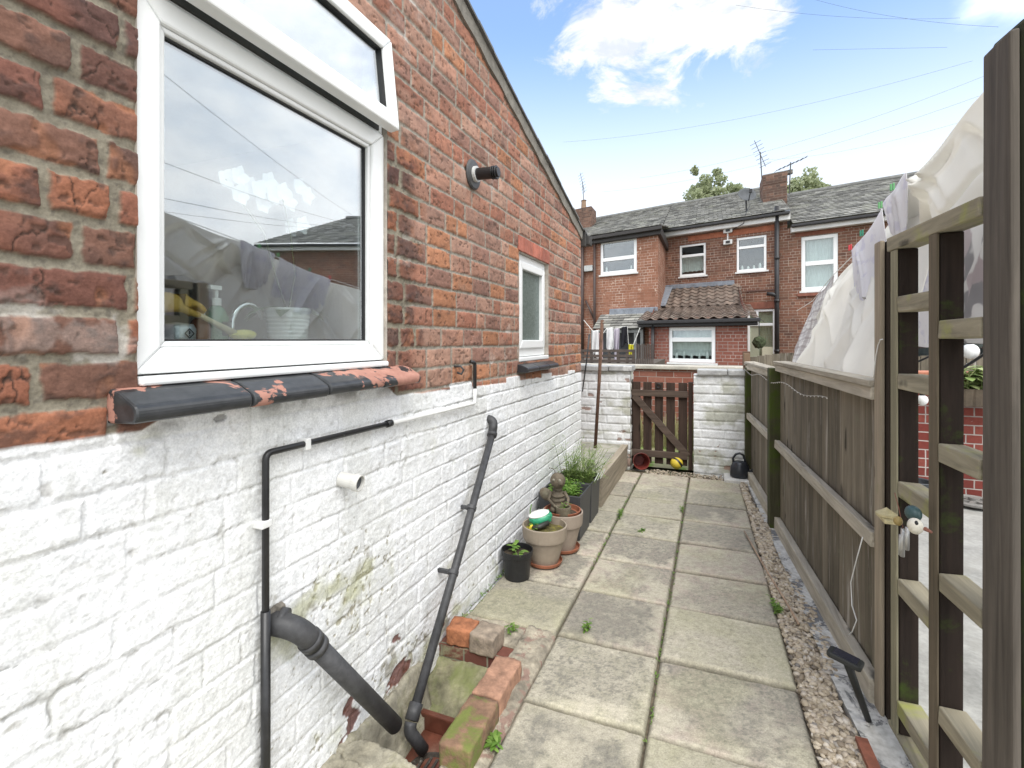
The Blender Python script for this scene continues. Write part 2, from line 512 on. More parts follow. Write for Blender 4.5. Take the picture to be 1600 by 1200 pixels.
UPVC = plain('white_upvc', (.82, .83, .82), .28, .03, 3, .03, 30, patch=(.62, .62, .58), pthr=(.62, .85), pscale=3)
BLACKP = plain('black_plastic_pipe', (.018, .018, .019), .38, .35, 12, .06, 60, patch=(.30, .30, .29), pthr=(.69, .72), pscale=22)
GREYP = plain('weathered_grey_pipe', (.05, .05, .052), .55, .35, 9, .1, 60, patch=(.35, .35, .34), pthr=(.70, .73), pscale=18)
WHITEP = plain('white_painted_pipe', (.75, .75, .73), .4, .05, 8, .05, 40)
GLASS = glass('window_glass', .15)
GLASSF = glass('far_window_glass', .08)
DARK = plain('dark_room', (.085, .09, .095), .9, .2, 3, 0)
WALLIN = plain('kitchen_plaster', (.72, .72, .70), .9, .08, 2, 0)
# ================================================================== THE SETTING
XW = -.8405 * H                                    # face of the near house wall
YC = 3.415 * H                                     # its far corner
PIT = (XW - .01, -.80, 1.36, 1.98)                 # drain pit: x0 x1 y0 y1
GROUNDM = plain('ground_earth', (.16, .14, .10), .95, .4, 3, .5, 30, patch=(.10, .14, .05), pthr=(.5, .62), pscale=1.3)
b = B()
for x0, x1, y0, y1 in ((-300, PIT[0], -300, 300), (PIT[1], 300, -300, 300), (PIT[0], PIT[1], -300, PIT[2]), (PIT[0], PIT[1], PIT[3], 300)):
    b.quad((x0, y0, -.07), (x1, y0, -.07), (x1, y1, -.07), (x0, y1, -.07))
struct(b.done('ground', GROUNDM))

# ---------------- paving: one sheet of slabs, each slab its own island
def paving():
    V = []; Q = []; C = []; base = 0
    rows = [-.35, -.02, .31, .64, .977, 1.302, 1.632, 1.965, 2.283, 2.60, 2.925, 3.24, 3.56, 3.86]
    def xe(k, yh):     # column edges in H at row yh
        return (-.8405 + .012, -.486 + .002 * (yh - 2), -.149 + .004 * (yh - 2), .268 - .0195 * yh)[k]
    rr = random.Random(3)
    for k in range(3):
        for j in range(len(rows) - 1):
            if k == 0 and rows[j] < 1.6: continue
            if k == 0 and rows[j] > 3.3: x_l = -.62
            else: x_l = None
            y0, y1 = rows[j], rows[j + 1]
            g = .0036
            offx, offy, gain = rr.uniform(-.10, .10), rr.uniform(-.10, .10), rr.choice([.25, .4, .55, .65, .8, .95])
            n = 84 if y0 < 2.4 else 40
            s = np.linspace(0, 1, n)
            S, T_ = np.meshgrid(s, s, indexing='ij')
            xl0, xl1 = (xe(k, y0), xe(k, y1)) if x_l is None else (x_l, x_l)
            xr0, xr1 = xe(k + 1, y0), xe(k + 1, y1)
            seed = rr.randint(0, 999)
            # keep clear joints
            A = np.where(S < .5, 1, -1)
            X = (xl0 + g) * (1 - S) * (1 - T_) + (xr0 - g) * S * (1 - T_) + (xl1 + g) * (1 - S) * T_ + (xr1 - g) * S * T_
            Yy = (y0 + g * .8) * (1 - T_) + (y1 - g * .8) * T_
            X = X * H; Yy = Yy * H
            L = (xr0 - xl0) * H; W_ = (y1 - y0) * H
            e = np.minimum(np.minimum(S, 1 - S) * L, np.minimum(T_, 1 - T_) * W_)
            nb = fbm(X * 22, Yy * 22, 4, seed); nf = fbm(X * 70, Yy * 70, 3, seed + 5); nl = fbm(X * 5, Yy * 5, 4, seed + 9)
            z = -.012 * (1 - ss(0, .012, e + .010 * (nb - .55))) + .0022 * (nf - .5) + .004 * (nl - .5)
            z = z + rr.uniform(-.004, .004) + rr.uniform(-.006, .006) * (S - .5) + rr.uniform(-.006, .006) * (T_ - .5)
            # lichen grey in the middle, rubbed pale borders, warm patches
            big = fbm(X * 3.2 + seed, Yy * 3.2, 3, seed + 31)
            d = e + .20 * (nl - .5) + .10 * (nb - .5) + .05 + offx * (S - .5) * 1.4 + offy * (T_ - .5) * 1.4
            grey = gain * ss(.0, .12, d) * ss(.36, .60, big + .30 * (nb - .5) + .12)
            nz_ = fbm(X * 160, Yy * 160, 2, seed + 15)
            spk = ss(.55, .72, nf) * .65 + ss(.62, .76, nz_) * .65
            pits = ss(.70, .80, nz_) * .6 + ss(.64, .74, fbm(X * 45, Yy * 45, 3, seed + 17)) * .35
            pale = np.array([.45, .41, .318]); tone = rr.uniform(.88, 1.1)
            warm = np.array([.44, .375, .305]) if rr.random() < .4 else np.array([.44, .405, .30])
            col = pale[None, None] * tone * (1 - ss(.4, .7, nb)[..., None]) + warm[None, None] * tone * ss(.4, .7, nb)[..., None]
            dk = np.array([.215, .20, .165])
            f = np.clip(grey * (.50 + .5 * nb) + grey * spk + pits * .5, 0, .93)[..., None]
            z = z - pits * .0012
            col = col * (1 - f) + dk * f
            ng = fbm(X * 3, Yy * 3, 3, seed + 20)
            f2 = (ss(.55, .75, ng) * .20)[..., None]
            col = col * (1 - f2) + np.array([.31, .31, .15]) * f2
            ed = (1 - ss(.0, .012, e + .012 * (nb - .5)))[..., None] * .5
            col = col * (1 - ed) + np.array([.10, .09, .065]) * ed
            pv = np.stack([X, Yy, z], -1).reshape(-1, 3)
            idx = np.arange(n * n).reshape(n, n)
            q = np.stack([idx[:-1, :-1], idx[1:, :-1], idx[1:, 1:], idx[:-1, 1:]], -1).reshape(-1, 4)
            # skirt
            ringi = np.concatenate([idx[:, 0], idx[-1, 1:], idx[-2::-1, -1], idx[0, -2:0:-1]])
            sk = pv[ringi].copy(); sk[:, 2] = -.05
            V.append(pv); V.append(sk)
            m = len(ringi); a = np.arange(m); a2 = (a + 1) % m
            qs = np.stack([ringi[a], n * n + a, n * n + a2, ringi[a2]], -1)
            Q.append(q + base); Q.append(qs + base)
            C.append(col.reshape(-1, 3)); C.append(np.tile(np.array([[.12, .11, .08]]), (m, 1)))
            base += n * n + m
    me = mesh_np('paving', np.concatenate(V), np.concatenate(Q), np.concatenate(C))
    return struct(link('paving', me, attrmat('paving_slab_stone', .9, .3, 190, .5, .2)))
paving()
# sand and dirt bed seen in the joints
b = B(); b.quad((-.83 * H, 2.2, -.022), (.26 * H, 2.2, -.022), (.21 * H, 5.35, -.022), (-.83 * H, 5.35, -.022))
b.quad((-.486 * H, -.6, -.022), (.28 * H, -.6, -.022), (.26 * H, 2.2, -.022), (-.486 * H, 2.2, -.022))
struct(b.done('path_bed', plain('joint_sand', (.13, .105, .07), 1, .5, 25, .4, 90, patch=(.10, .13, .04), pthr=(.58, .66), pscale=9)))
# moss, grit and thin weeds growing in the joints: nobody could count them

def FX(Y): return .5403 * H - .071 * Y            # face line of the fence
FA = math.atan(.071)

# ---------------- painted concrete ledge under the fence
t = MT('flaking_grey_floor_paint'); v = t.coord('Object')
f = t.mr(t.noise(v, 6, 8, .75, .6), .44, .48)
k = t.mix(f, t.mix(t.mr(t.noise(v, 30, 5), .35, .65), (.12, .122, .125), (.19, .19, .19)), t.mix(t.mr(t.noise(v, 40, 5), .3, .7), (.38, .37, .34), (.62, .61, .58)))
t.col(k); t.rough(.75); t.bump(f, .6, .004); t.bump(t.noise(v, 60, 5), .4, .003)
LEDGE = t.m
b = B()
pl = [(FX(1.0) - .10, 1.0), (FX(1.0) + .16, 1.0), (FX(5.3) + .05, 5.3), (FX(5.3) - .04, 5.3), (FX(3.9) - .075, 3.9), (FX(2.3) - .12, 2.3)]
b.prism(pl, -.06, .012, lambda u, v_, w: (u, v_, w))
struct(b.done('concrete_ledge', LEDGE))
b = B()
b.beam((FX(1.55) - .115, 1.05, .0), (FX(1.95) - .125, 1.97, .0), .035, .06)
struct(b.done('kerb_edging', plain('red_edging_tile', (.24, .085, .05), .6, .35, 12, .3, 60)))

# ---------------- gravel strip
def gravel():
    V = []; Q = []; base = 0
    ico = bmesh.new(); bmesh.ops.create_icosphere(ico, subdivisions=1, radius=1)
    iv = np.array([v.co[:] for v in ico.verts], np.float32); iq = np.array([[v.index for v in f.verts] for f in ico.faces], np.int32)
    rg = np.random.default_rng(5)
    n = 0
    for _ in range(9500):
        y = .9 + (rg.random() ** 1.35) * 4.35
        x0 = (.268 - .0195 * y / H) * H + .004; x1 = FX(y) - (.115 if y < 2.3 else .075) + .02 * math.sin(y * 5) + (.02 if rg.random() < .1 else 0)
        if x1 - x0 < .02: x1 = x0 + .05
        x = x0 + (x1 - x0) * rg.random()
        s = rg.uniform(.008, .0165) * (1.15 if rg.random() < .15 else 1)
        sc = np.array([s * rg.uniform(.9, 1.5), s * rg.uniform(.7, 1.0), s * rg.uniform(.45, .8)])
        e = Euler((rg.uniform(-.5, .5), rg.uniform(-.5, .5), rg.uniform(0, 6.28))).to_matrix()
        vv = (iv * (1 + rg.uniform(-.14, .14, (len(iv), 1))) * sc) @ np.array(e).T
        vv = vv + np.array([x, y, -.012 + rg.random() * .022])
        V.append(vv); Q.append(iq + base); base += len(iv)
    for _ in range(500):      # the run of grit before the gate
        x = -.62 + rg.random() * .75; y = 5.2 + rg.random() * .17; s = rg.uniform(.004, .010)
        vv = iv * np.array([s * 1.2, s, s * .6]) + np.array([x, y, -.01 + rg.random() * .015])
        V.append(vv); Q.append(iq + base); base += len(iv)
    me = mesh_np('gravel', np.concatenate(V), np.concatenate(Q))
    t = MT('river_pebbles'); isl = t.island()
    k = t.ramp(isl, [(0, (.10, .085, .07)), (.10, (.25, .20, .14)), (.30, (.43, .36, .26)), (.6, (.57, .49, .37)), (.8, (.44, .37, .29)), (.93, (.66, .60, .51)), (1, (.16, .15, .14))])
    k = t.mix(t.mr(t.noise(t.coord('Object'), 130, 4), .3, .7, 0, .35), k, (.2, .15, .1))
    t.col(k); t.rough(.6)
    o = link('gravel', me, t.m)
    return tag(o, 'beige and brown river pebbles in the strip between paving and fence', 'gravel', kind='stuff')
gravel()
b = B(); b.quad((.24 * H, .9, -.016), (FX(.9), .9, -.016), (FX(5.4), 5.4, -.016), (.15 * H, 5.4, -.016))
struct(b.done('gravel_bed', plain('gravel_dirt', (.17, .13, .09), 1, .4, 30, .4, 90)))

# ---------------- ground beyond
b = B(); b.prism([(-7, YC + .001), (-7, 3.995 * H), (-.632 * H, 3.995 * H), (-.632 * H, 2.97 * H), (XW + .012, 2.97 * H), (XW + .012, YC + .001)], -.05, .235, lambda u, v_, w: (u, v_, w))
po = b.done('patio', plain('worn_concrete', (.33, .31, .26), .9, .25, 4, .4, 60, patch=(.16, .17, .11), pthr=(.52, .66), pscale=5), bevel=.012)
struct(po)
b = B(); b.beam((-.617 * H, 2.97 * H, .10), (-.617 * H, 5.36, .10), .035, .2); b.beam((-.622 * H, 2.97 * H, .222), (-.622 * H, 5.36, .222), .06, .04)
struct(b.done('patio_edging_kerb', wood('edging_timber', (.34, .29, .22), 'y')))
b = B(); b.quad((.60, -6, -.02), (14, -6, -.02), (14, 5.42, -.02), (FX(5.42) + .08, 5.42, -.02), (FX(1) + .08, 1, -.02))
struct(b.done('concrete_yard', plain('pale_yard_concrete', (.33, .325, .30), .9, .3, 3, .4, 60, patch=(.28, .27, .24), pthr=(.56, .72), pscale=2.5)))
b = B(); b.quad((-14, 5.6, -.03), (14, 5.6, -.03), (14, 6.9, -.03), (-14, 6.9, -.03))
struct(b.done('alley', plain('alley_grass_and_dirt', (.30, .28, .16), .95, .3, 4, .4, 40, patch=(.14, .22, .04), pthr=(.48, .58), pscale=4)))

# ================================================================== THE NEAR HOUSE
house = thing('brick_house', 'red brick house on the left, lower wall painted white, with a sloping slate verge', 'house', (XW, 2.0, 0))
COURSE = .0892; ZC0 = .9737 * H
KW = (.513 * H, 1.168 * H, .925 * H, 1.845 * H)     # kitchen opening  y0 y1 z0 z1
SW = (2.205 * H, 2.665 * H, .895 * H, 1.42 * H)     # small window
_pa, _pb = on_x(733, 0, XW + .035), on_x(904, 340, XW + .035); _rs = (_pa.z - _pb.z) / (_pa.y - _pb.y)
def rake(y): return _pa.z - .048 + _rs * (y - _pa.y)
PLY = [-2, .35 * H, .52 * H, .57 * H, 1.16 * H, 1.22 * H, 1.5 * H, 2 * H, 3.4 * H, 9]; PLZ = [.87 * H, .868 * H, .865 * H, .888 * H, .884 * H, .846 * H, .838 * H, .823 * H, .782 * H, .7 * H]

def brick_layout(a, zz, course, z0, seed, blen=.222, hprob=.28):
    rg = np.random.default_rng(seed)
    row = np.floor((zz - z0) / course).astype(int)
    fr = (zz - z0) / course - row
    dL = np.zeros_like(zz); bid = np.zeros(zz.shape, np.int64)
    amin, amax = a.min() - .5, a.max() + .5
    for r in range(row.min(), row.max() + 1):
        rr = np.random.default_rng(seed * 977 + r + 500)
        m = row == r
        x = amin - rr.random() * .22; J = [x]; w = r % 2 * .5
        while x < amax:
            x += (blen * .5 if rr.random() < hprob else blen) + rr.normal(0, .003); J.append(x)
        J = np.array(J)
        if not m.any(): continue
        aa = a[m]; i = np.clip(np.searchsorted(J, aa) - 1, 0, len(J) - 2)
        dL[m] = np.minimum(aa - J[i], J[i + 1] - aa)
        bid[m] = (r + 500) * 4096 + i
    dz = np.minimum(fr, 1 - fr) * course
    return row, bid, dL, dz
def hsh(i, k):
    x = np.sin(i.astype(np.float64) * (12.9898 + k * 3.7) + k * 78.233) * 43758.5453
    return (x - np.floor(x)).astype(np.float32)
def mixc(c, d, f): return c * (1 - f[..., None]) + np.asarray(d) * f[..., None]

def grid_faces(na, nb, keep):
    idx = np.arange(na * nb).reshape(na, nb)
    q = np.stack([idx[:-1, :-1], idx[1:, :-1], idx[1:, 1:], idx[:-1, 1:]], -1)
    return q[keep]

def near_wall():
    ya = [-1.2]
    while ya[-1] < .42: ya.append(ya[-1] + .02)
    while ya[-1] < YC: ya.append(ya[-1] + .0024 * max(1, ya[-1] / 1.1))
    ya = np.array(ya); ya[-1] = YC
    za = np.concatenate([np.arange(-.30, 2.55, .0036), np.arange(2.55, 3.45, .006)])
    for v_ in KW[:2] + SW[:2]: ya[np.argmin(abs(ya - v_))] = v_
    for v_ in KW[2:] + SW[2:]: za[np.argmin(abs(za - v_))] = v_
    Y, Z = np.meshgrid(ya, za, indexing='ij')
    warp = .010 * (fbm(Y * 1.6, Z * 1.6, 3, 2) - .5) + .004 * (fbm(Y * 7, Z * 5, 2, 4) - .5)
    row, bid, da, dz = brick_layout(Y + .004 * (fbm(Y * 9, Z * 9, 2, 8) - .5), Z + warp, COURSE, ZC0, 21)
    wob = fbm(Y * 38, Z * 38, 3, 12) - .5; wob2 = fbm(Y * 110, Z * 110, 2, 15) - .5
    old = np.clip(ss(.84, .70, Y) + ss(1.10 * H, 1.18 * H, Y) * ss(1.335 * H + .06, 1.31 * H, Y + .07 * (row % 2)) * ss(1.62 * H, 1.5 * H, Z + .1 * wob), 0, 1)   # rough old brick beside the kitchen window
    jt = .0046 + .0030 * old
    d = np.minimum(da - jt, dz - jt) + wob * (.006 + .007 * old) + wob2 * .003
    r1, r2, r3, r4, r5 = (hsh(bid, k) for k in range(1, 6))
    bm = ss(-.0005, .0042, d)
    edge = ss(0, .016, d)
    n1 = fbm(Y * 26, Z * 34, 4, 31); n2 = fbm(Y * 8, Z * 8, 4, 33); n3 = fbm(Y * 75, Z * 75, 3, 35); n4 = fbm(Y * 14, Z * 55, 4, 37)
    chip = ss(.62, .78, fbm(Y * 17 + r1 * 9, Z * 17, 3, 41) + .10 * (1 - edge)) * (.4 + .6 * old)
    hgt = bm * (.0065 + .0030 * old) + bm * (r2 - .5) * (.0035 + .003 * old) + (n1 - .5) * .0045 * (.4 + old) + (n3 - .5) * .0020 - chip * .006 * bm - (1 - edge) * bm * .002
    hgt += (1 - bm) * (wob * .004 + wob2 * .002)
    # colours
    pal = np.array([[.33, .150, .097], [.37, .195, .135], [.31, .135, .088], [.39, .225, .162], [.33, .19, .140], [.40, .18, .095], [.27, .145, .108]])
    pald = np.array([[.215, .088, .056], [.25, .098, .058], [.185, .080, .058], [.175, .088, .062], [.28, .112, .062]])
    c = pal[(r3 * 6.99).astype(int)]; cd = pald[(r4 * 4.99).astype(int)]
    c = c * (1 - old[..., None]) + cd * old[..., None]
    c = c * (.84 + .32 * r5)[..., None]
    c = c * (.72 + .56 * n4)[..., None]
    c = mixc(c, np.array([.40, .27, .20]), ss(.55, .8, n2) * .38 * (1 - old * .5))
    c = mixc(c, np.array([.05, .038, .035]), ss(.58, .76, n1) * (.32 + .22 * old))
    c = mixc(c, np.array([.055, .042, .042]), ss(.52, .72, fbm(Y * 5, Z * 6, 4, 51) + .12 * (r1 - .5)) * (.12 + .36 * old))
    c = mixc(c, np.array([.34, .15, .08]), chip * .6)
    pt_ = ss(.66, .73, fbm(Y * 48, Z * 62, 3, 45)) * bm; ck = ss(.010, .003, np.abs(fbm(Y * 9 + r1 * 5, Z * 5, 5, 47) - .5)) * ss(.56, .66, fbm(Y * 6, Z * 6, 2, 49)) * bm * (.35 + .65 * old)
    hgt -= pt_ * .0028 + ck * .0035
    c = mixc(c, np.array([.07, .045, .035]), np.clip(pt_ * .55 + ck * .75, 0, 1))
    gl_ = c.mean(-1, keepdims=True); c = c * .97 + gl_ * .03
    mort = np.array([.235, .210, .160]) * (.75 + .5 * n1)[..., None]
    mort = mixc(mort, np.array([.36, .33, .29]), (1 - old) * .5)
    mort = mixc(mort, np.array([.08, .07, .06]), ss(.60, .74, n3) * .5)
    c = mixc(mort, c, bm) if False else mort * (1 - bm[..., None]) + c * bm[..., None]
    lim = ss(.60, .68, fbm(Y * 10, Z * 12, 5, 61)) * ss(.55, .75, fbm(Y * 2, Z * 2, 2, 63)) * .6   # lime bloom
    c = mixc(c, np.array([.55, .52, .48]), lim * (1 - bm * .7))
    # white masonry paint on the lower part
    pl_ = np.interp(Y, PLY, PLZ) + .012 * (fbm(Y * 12, Z * 3, 3, 71) - .5) + .028 * ((np.floor((Y + .3 * r1 * 0) / .23).astype(int) % 3) == 0) * ss(1.2 * H, 1.5 * H, Y) - .012
    pm = ss(.0035, -.0035, Z - pl_)
    drip = ss(.66, .70, fbm(Y * 9, Z * 9, 4, 73)) * ss(.10, .0, Z - pl_) * ss(.0, .02, Z - pl_) * .7 * (1 - bm)
    pm = np.clip(pm + drip, 0, 1)
    bmp = ss(-.002, .006, d + .002)
    lump = fbm(Y * 5, Z * 7, 4, 81); fine = fbm(Y * 45, Z * 45, 4, 83); tool = fbm(Y * 10, Z * 34, 4, 84)
    sharp = ss(1.25 * H, 2.0 * H, Y)                     # crisper joints toward the far end, slurry toward us
    hp = bmp * (.0034 + .0030 * sharp) * (.55 + .9 * lump) + (r2 - .5) * .003 * bmp + (lump - .5) * .0055 + (fine - .5) * .0032 + (tool - .5) * .0030 + (fbm(Y * 90, Z * 140, 3, 85) - .5) * .0022
    crack = ss(.026, .004, np.abs(fbm(Y * 6, Z * 9, 4, 91) - .5)) * ss(.52, .66, fbm(Y * 3, Z * 3, 3, 93)) * (1 - bmp * .8)
    hp = hp - crack * .003
    w = np.array([.83, .835, .835]) * (.95 + .08 * fine)[..., None]
    w = mixc(w, np.array([.70, .71, .73]), ss(.5, .7, lump) * .30)
    w = mixc(w, np.array([.17, .16, .13]), crack * .55)
    dmp = ss(.54, .70, fbm(Y * 7, Z * 2.2, 4, 97) + .10 * np.exp(-((Z - .3) / .35) ** 2))
    w = mixc(w, np.array([.60, .60, .54]), dmp * .28)
    w = w * (.955 + .06 * r3)[..., None]
    nick = ss(.70, .76, fbm(Y * 34, Z * 48, 4, 99)) * (.5 + .5 * (1 - bmp))
    hp = hp - nick * .002
    w = mixc(w, np.array([.30, .28, .24]), nick * .45)
    joint = ss(.0045, .0, np.abs(dz - .0015 + wob * .004)) * ss(.42, .56, fbm(Y * 4, Z * 12, 3, 95)) * (.16 + .72 * sharp)
    hp = hp - joint * .002
    w = mixc(w, np.array([.20, .19, .17]), joint)
    vj = ss(.004, .0, da + wob * .003) * ss(.4, .6, fbm(Y * 6, Z * 6, 3, 96)) * (.06 + .55 * sharp)
    w = mixc(w, np.array([.22, .21, .19]), vj)
    # blown, pitted paint with algae, in ragged clouds under the overflow and by the drain
    reg = np.exp(-(((Y - 1.02 * H) / .34) ** 2 + ((Z - .36 * H) / .24) ** 2)) + .95 * np.exp(-(((Y - 1.25 * H) / .42) ** 2 + ((Z - .03) / .14) ** 2)) + .5 * np.exp(-(((Y - 1.9 * H) / .7) ** 2 + ((Z - .10) / .10) ** 2)) + .45 * np.exp(-(((Y - .8 * H) / .3) ** 2 + ((Z - .10) / .14) ** 2))
    pit = ss(.60, .70, fbm(Y * 60, Z * 60, 4, 101) + .24 * (reg - .95) + .10 * (fbm(Y * 9, Z * 9, 3, 103) - .5))
    hp = hp - pit * .003
    w = mixc(w, np.array([.23, .20, .12]), pit * .75)
    alg = ss(.50, .72, fbm(Y * 6, Z * 8, 5, 105) + .33 * (reg - .72))
    w = mixc(w, np.array([.42, .42, .25]), alg * .72)
    w = mixc(w, np.array([.20, .17, .10]), ss(.60, .74, fbm(Y * 16, Z * 16, 4, 107) + .25 * (reg - .95)) * .6)
    foot = .85 * np.exp(-(((Y - 1.25 * H) / .36) ** 2 + ((Z - .06) / .16) ** 2)) + .55 * np.exp(-(((Y - 2.0 * H) / 1.3) ** 2 + ((Z + .0) / .075) ** 2)) + .6 * np.exp(-(((Y - .8 * H) / .35) ** 2 + ((Z - .0) / .10) ** 2))
    peel = ss(.565, .585, fbm(Y * 7, Z * 13, 4, 111) + .34 * (foot - .92))
    hp = hp - peel * .0035
    w = mixc(w, np.array([.15, .05, .035]) , peel * .9)
    gap = np.exp(-(((Y - .66 * H) / .022) ** 2 + ((Z - .855 * H) / .012) ** 2)) > .5     # a chip of bare brick under the sill
    hgt = hgt * (1 - pm) + (hp + .002) * pm
    c = c * (1 - pm[..., None]) + w * pm[..., None]
    sill_band = np.exp(-((Z - (KW[2] - .075)) / .030) ** 2) * ss(KW[0] - .1, KW[0], Y) * ss(KW[1] + .1, KW[1], Y) * ss(.45, .65, fbm(Y * 14, Z * 20, 4, 121))  # broken darker band along the wall just below the kitchen sill
    c = mixc(c, np.array([.10, .09, .075]), sill_band * .55 + gap * .6)
    hgt = hgt - gap * .006
    # flat returns where the frames sit
    X = XW + hgt - .006
    v = np.stack([X, Y, Z], -1).reshape(-1, 3)
    yc = (Y[:-1, :-1] + Y[1:, 1:]) / 2; zc = (Z[:-1, :-1] + Z[1:, 1:]) / 2
    keep = zc < rake(yc) - .01
    for o in (KW, SW): keep &= ~((yc > o[0]) & (yc < o[1]) & (zc > o[2]) & (zc < o[3]))
    q = grid_faces(len(ya), len(za), keep)
    me = mesh_np('wall', v, q, c.reshape(-1, 3))
    return link('wall', me, attrmat('old_brick_and_masonry_paint', .85, .22, 170, .45, .25), house)
near_wall()

# reveals and the rest of the shell
b = B()
for o, dep in ((KW, .11), (SW, .11)):
    y0, y1, z0, z1 = o
    b = B()
    for q in (((0, y0, z0), (0, y0, z1)), ((0, y0, z1), (0, y1, z1)), ((0, y1, z1), (0, y1, z0)), ((0, y1, z0), (0, y0, z0))):
        (_, ya, za), (_, yb, zb) = q
        b.quad((XW + .001, ya, za), (XW + .001, yb, zb), (XW - dep, yb, zb), (XW - dep, ya, za))
    b.done('window_reveal', plain('reveal_render', (.40, .36, .31), .9, .25, 9, .4, 60), house)
b = B()
b.quad((XW - .008, YC, -.3), (XW - .008, YC, rake(YC) - .012), (-5.2, YC, rake(YC) - .012), (-5.2, YC, -.3))
b.quad((XW - .008, -1.2, -.3), (XW - .008, -1.2, rake(-1.2) - .012), (-5.2, -1.2, rake(-1.2) - .012), (-5.2, -1.2, -.3))
b.quad((-5.2, YC, -.3), (-5.2, YC, rake(YC)), (-5.2, -1.2, rake(-1.2)), (-5.2, -1.2, -.3))
ew = box_uv(b.done('end_wall', brickmat('end_brick', [(0, (.25, .10, .07)), (.5, (.32, .13, .09)), (1, (.36, .17, .12))], (.35, .32, .27)), house))
# roof: slates, undercloak and mortar verge
def rp(y, dx, dz): return Vector((XW + dx, y, rake(y) + dz))
b = B()
ys_ = [-1.3]
while ys_[-1] < YC + .10:
    ys_.append(ys_[-1] + .19)
for i, (a, c_) in enumerate(zip(ys_, ys_[1:])):
    c2 = min(c_, YC + .12); l = random.uniform(-.006, .006)
    for k in range(5):
        x1 = .035 + l - k * .9 + (0 if k == 0 else .0); x0 = x1 - .9
        dz_ = random.uniform(0, .003) + k * .0006
        b.hexa([rp(a, x0, .034 + dz_), rp(a, x1, .034 + dz_), rp(c2, x1, .034 + dz_), rp(c2, x0, .034 + dz_), rp(a, x0, .048 + dz_), rp(a, x1, .048 + dz_), rp(c2, x1, .048 + dz_), rp(c2, x0, .048 + dz_)])
b.done('roof', plain('grey_slate', (.13, .13, .125), .7, .25, 6, .3, 40, isl=.2), house)
b = B()
n = 60
for i in range(n):
    a = -1.3 + (YC + 1.36) * i / n; c_ = -1.3 + (YC + 1.36) * (i + 1) / n
    b.hexa([rp(a, -.12, -.042), rp(a, .012, -.038 + .006 * math.sin(i * 2.1)), rp(c_, .012, -.038 + .006 * math.sin(i * 2.1 + 2.1)), rp(c_, -.12, -.042), rp(a, -.12, .032), rp(a, .018, .032), rp(c_, .018, .032), rp(c_, -.12, .032)])
b.done('verge', plain('verge_mortar', (.23, .215, .185), .95, .3, 9, .5, 70), house)
b = B()
zf = rake(YC)
b.box((-5.2, YC + .01, zf - .11), (XW + .045, YC + .035, zf + .03))
b.box((-5.2, YC + .035, zf - .09), (XW + .075, YC + .15, zf - .005))
b.done('gutter', plain('dark_gutter', (.035, .033, .03), .6, .3, 8, .1), house, bevel=.006)

# ---------------- windows in the near wall (frame pieces butt end to end)
def WX(dep): return XW - dep
def frame_ring(b, y0, y1, z0, z1, w, x0, x1, wb=None, wt=None, wr=None):
    wb = wb or w; wt = wt or w; wr = wr or w
    def pr(poly): b.prism(poly, x0, x1, lambda u, v_, w_: (w_, u, v_))
    pr([(y0, z0), (y1, z0), (y1 - wr, z0 + wb), (y0 + w, z0 + wb)])
    pr([(y0, z1), (y0 + w, z1 - wt), (y1 - wr, z1 - wt), (y1, z1)])
    pr([(y0, z0), (y0 + w, z0 + wb), (y0 + w, z1 - wt), (y0, z1)])
    pr([(y1, z0), (y1, z1), (y1 - wr, z1 - wt), (y1 - wr, z0 + wb)])
kw = thing('x', '', '') ; bpy.data.objects.remove(kw)
y0, y1, z0, z1 = KW
b = B()
zs0 = z0 + .026
ztr0, ztr1 = 1.529 * H, 1.572 * H
frame_ring(b, y0, y1, zs0, ztr1, .060, WX(.075), WX(.012), .058, ztr1 - ztr0, .070)
frame_ring(b, y0 + .001, y1 - .001, ztr1 + .001, z1, .050, WX(.075), WX(.020), .02, .05, .05)
kf = b.done('window', UPVC, house, bevel=.006, label='large white plastic kitchen window with its top vent ajar')
b = B(); frame_ring(b, y0 + .060, y1 - .070, zs0 + .058, ztr0, .014, WX(.070), WX(.022))
b.done('glazing_bead', plain('white_bead', (.74, .75, .74), .35, .04, 4, 0), kf, bevel=.004)
b = B(); frame_ring(b, y0 + .074, y1 - .084, zs0 + .072, ztr0 - .014, .005, WX(.05), WX(.034))
b.done('gasket', plain('black_gasket', (.02, .02, .02), .6, .1, 4, 0), kf)
b = B(); b.box((WX(.046), y0 + .076, zs0 + .074), (WX(.040), y1 - .086, ztr0 - .016)); b.done('pane', GLASS, kf)
b = B(); b.box((WX(.09), y0 + .002, z0 + .002), (WX(-.012), y1 - .002, zs0 - .004)); b.done('frame_sill', UPVC, kf, bevel=.006)
# vent light hinged at the top, pushed out at the bottom
vy0, vy1, vz0, vz1 = y0 + .020, y1 - .012, ztr1 - .004, z1 - .03
Rv = Matrix.Translation((WX(.012), 0, vz1)) @ Matrix.Rotation(math.radians(-6), 4, 'Y') @ Matrix.Translation((-WX(.012), 0, -vz1))
def vent(b, *a):
    k = B(); frame_ring(k, *a); bmesh.ops.transform(k.bm, matrix=Rv, verts=k.bm.verts[:]); return k
k = vent(None, vy0, vy1, vz0, vz1, .058, WX(.012), WX(-.032)); vs = k.done('vent_sash', UPVC, kf, bevel=.007)
k = vent(None, vy0 + .058, vy1 - .058, vz0 + .058, vz1 - .058, .004, WX(.004), WX(-.020)); k.done('vent_gasket', bpy.data.materials['black_gasket'], kf)
k = B(); k.box((WX(-.008), vy0 + .062, vz0 + .062), (WX(-.003), vy1 - .062, vz1 - .062)); bmesh.ops.transform(k.bm, matrix=Rv, verts=k.bm.verts[:]); k.done('vent_pane', GLASS, kf)
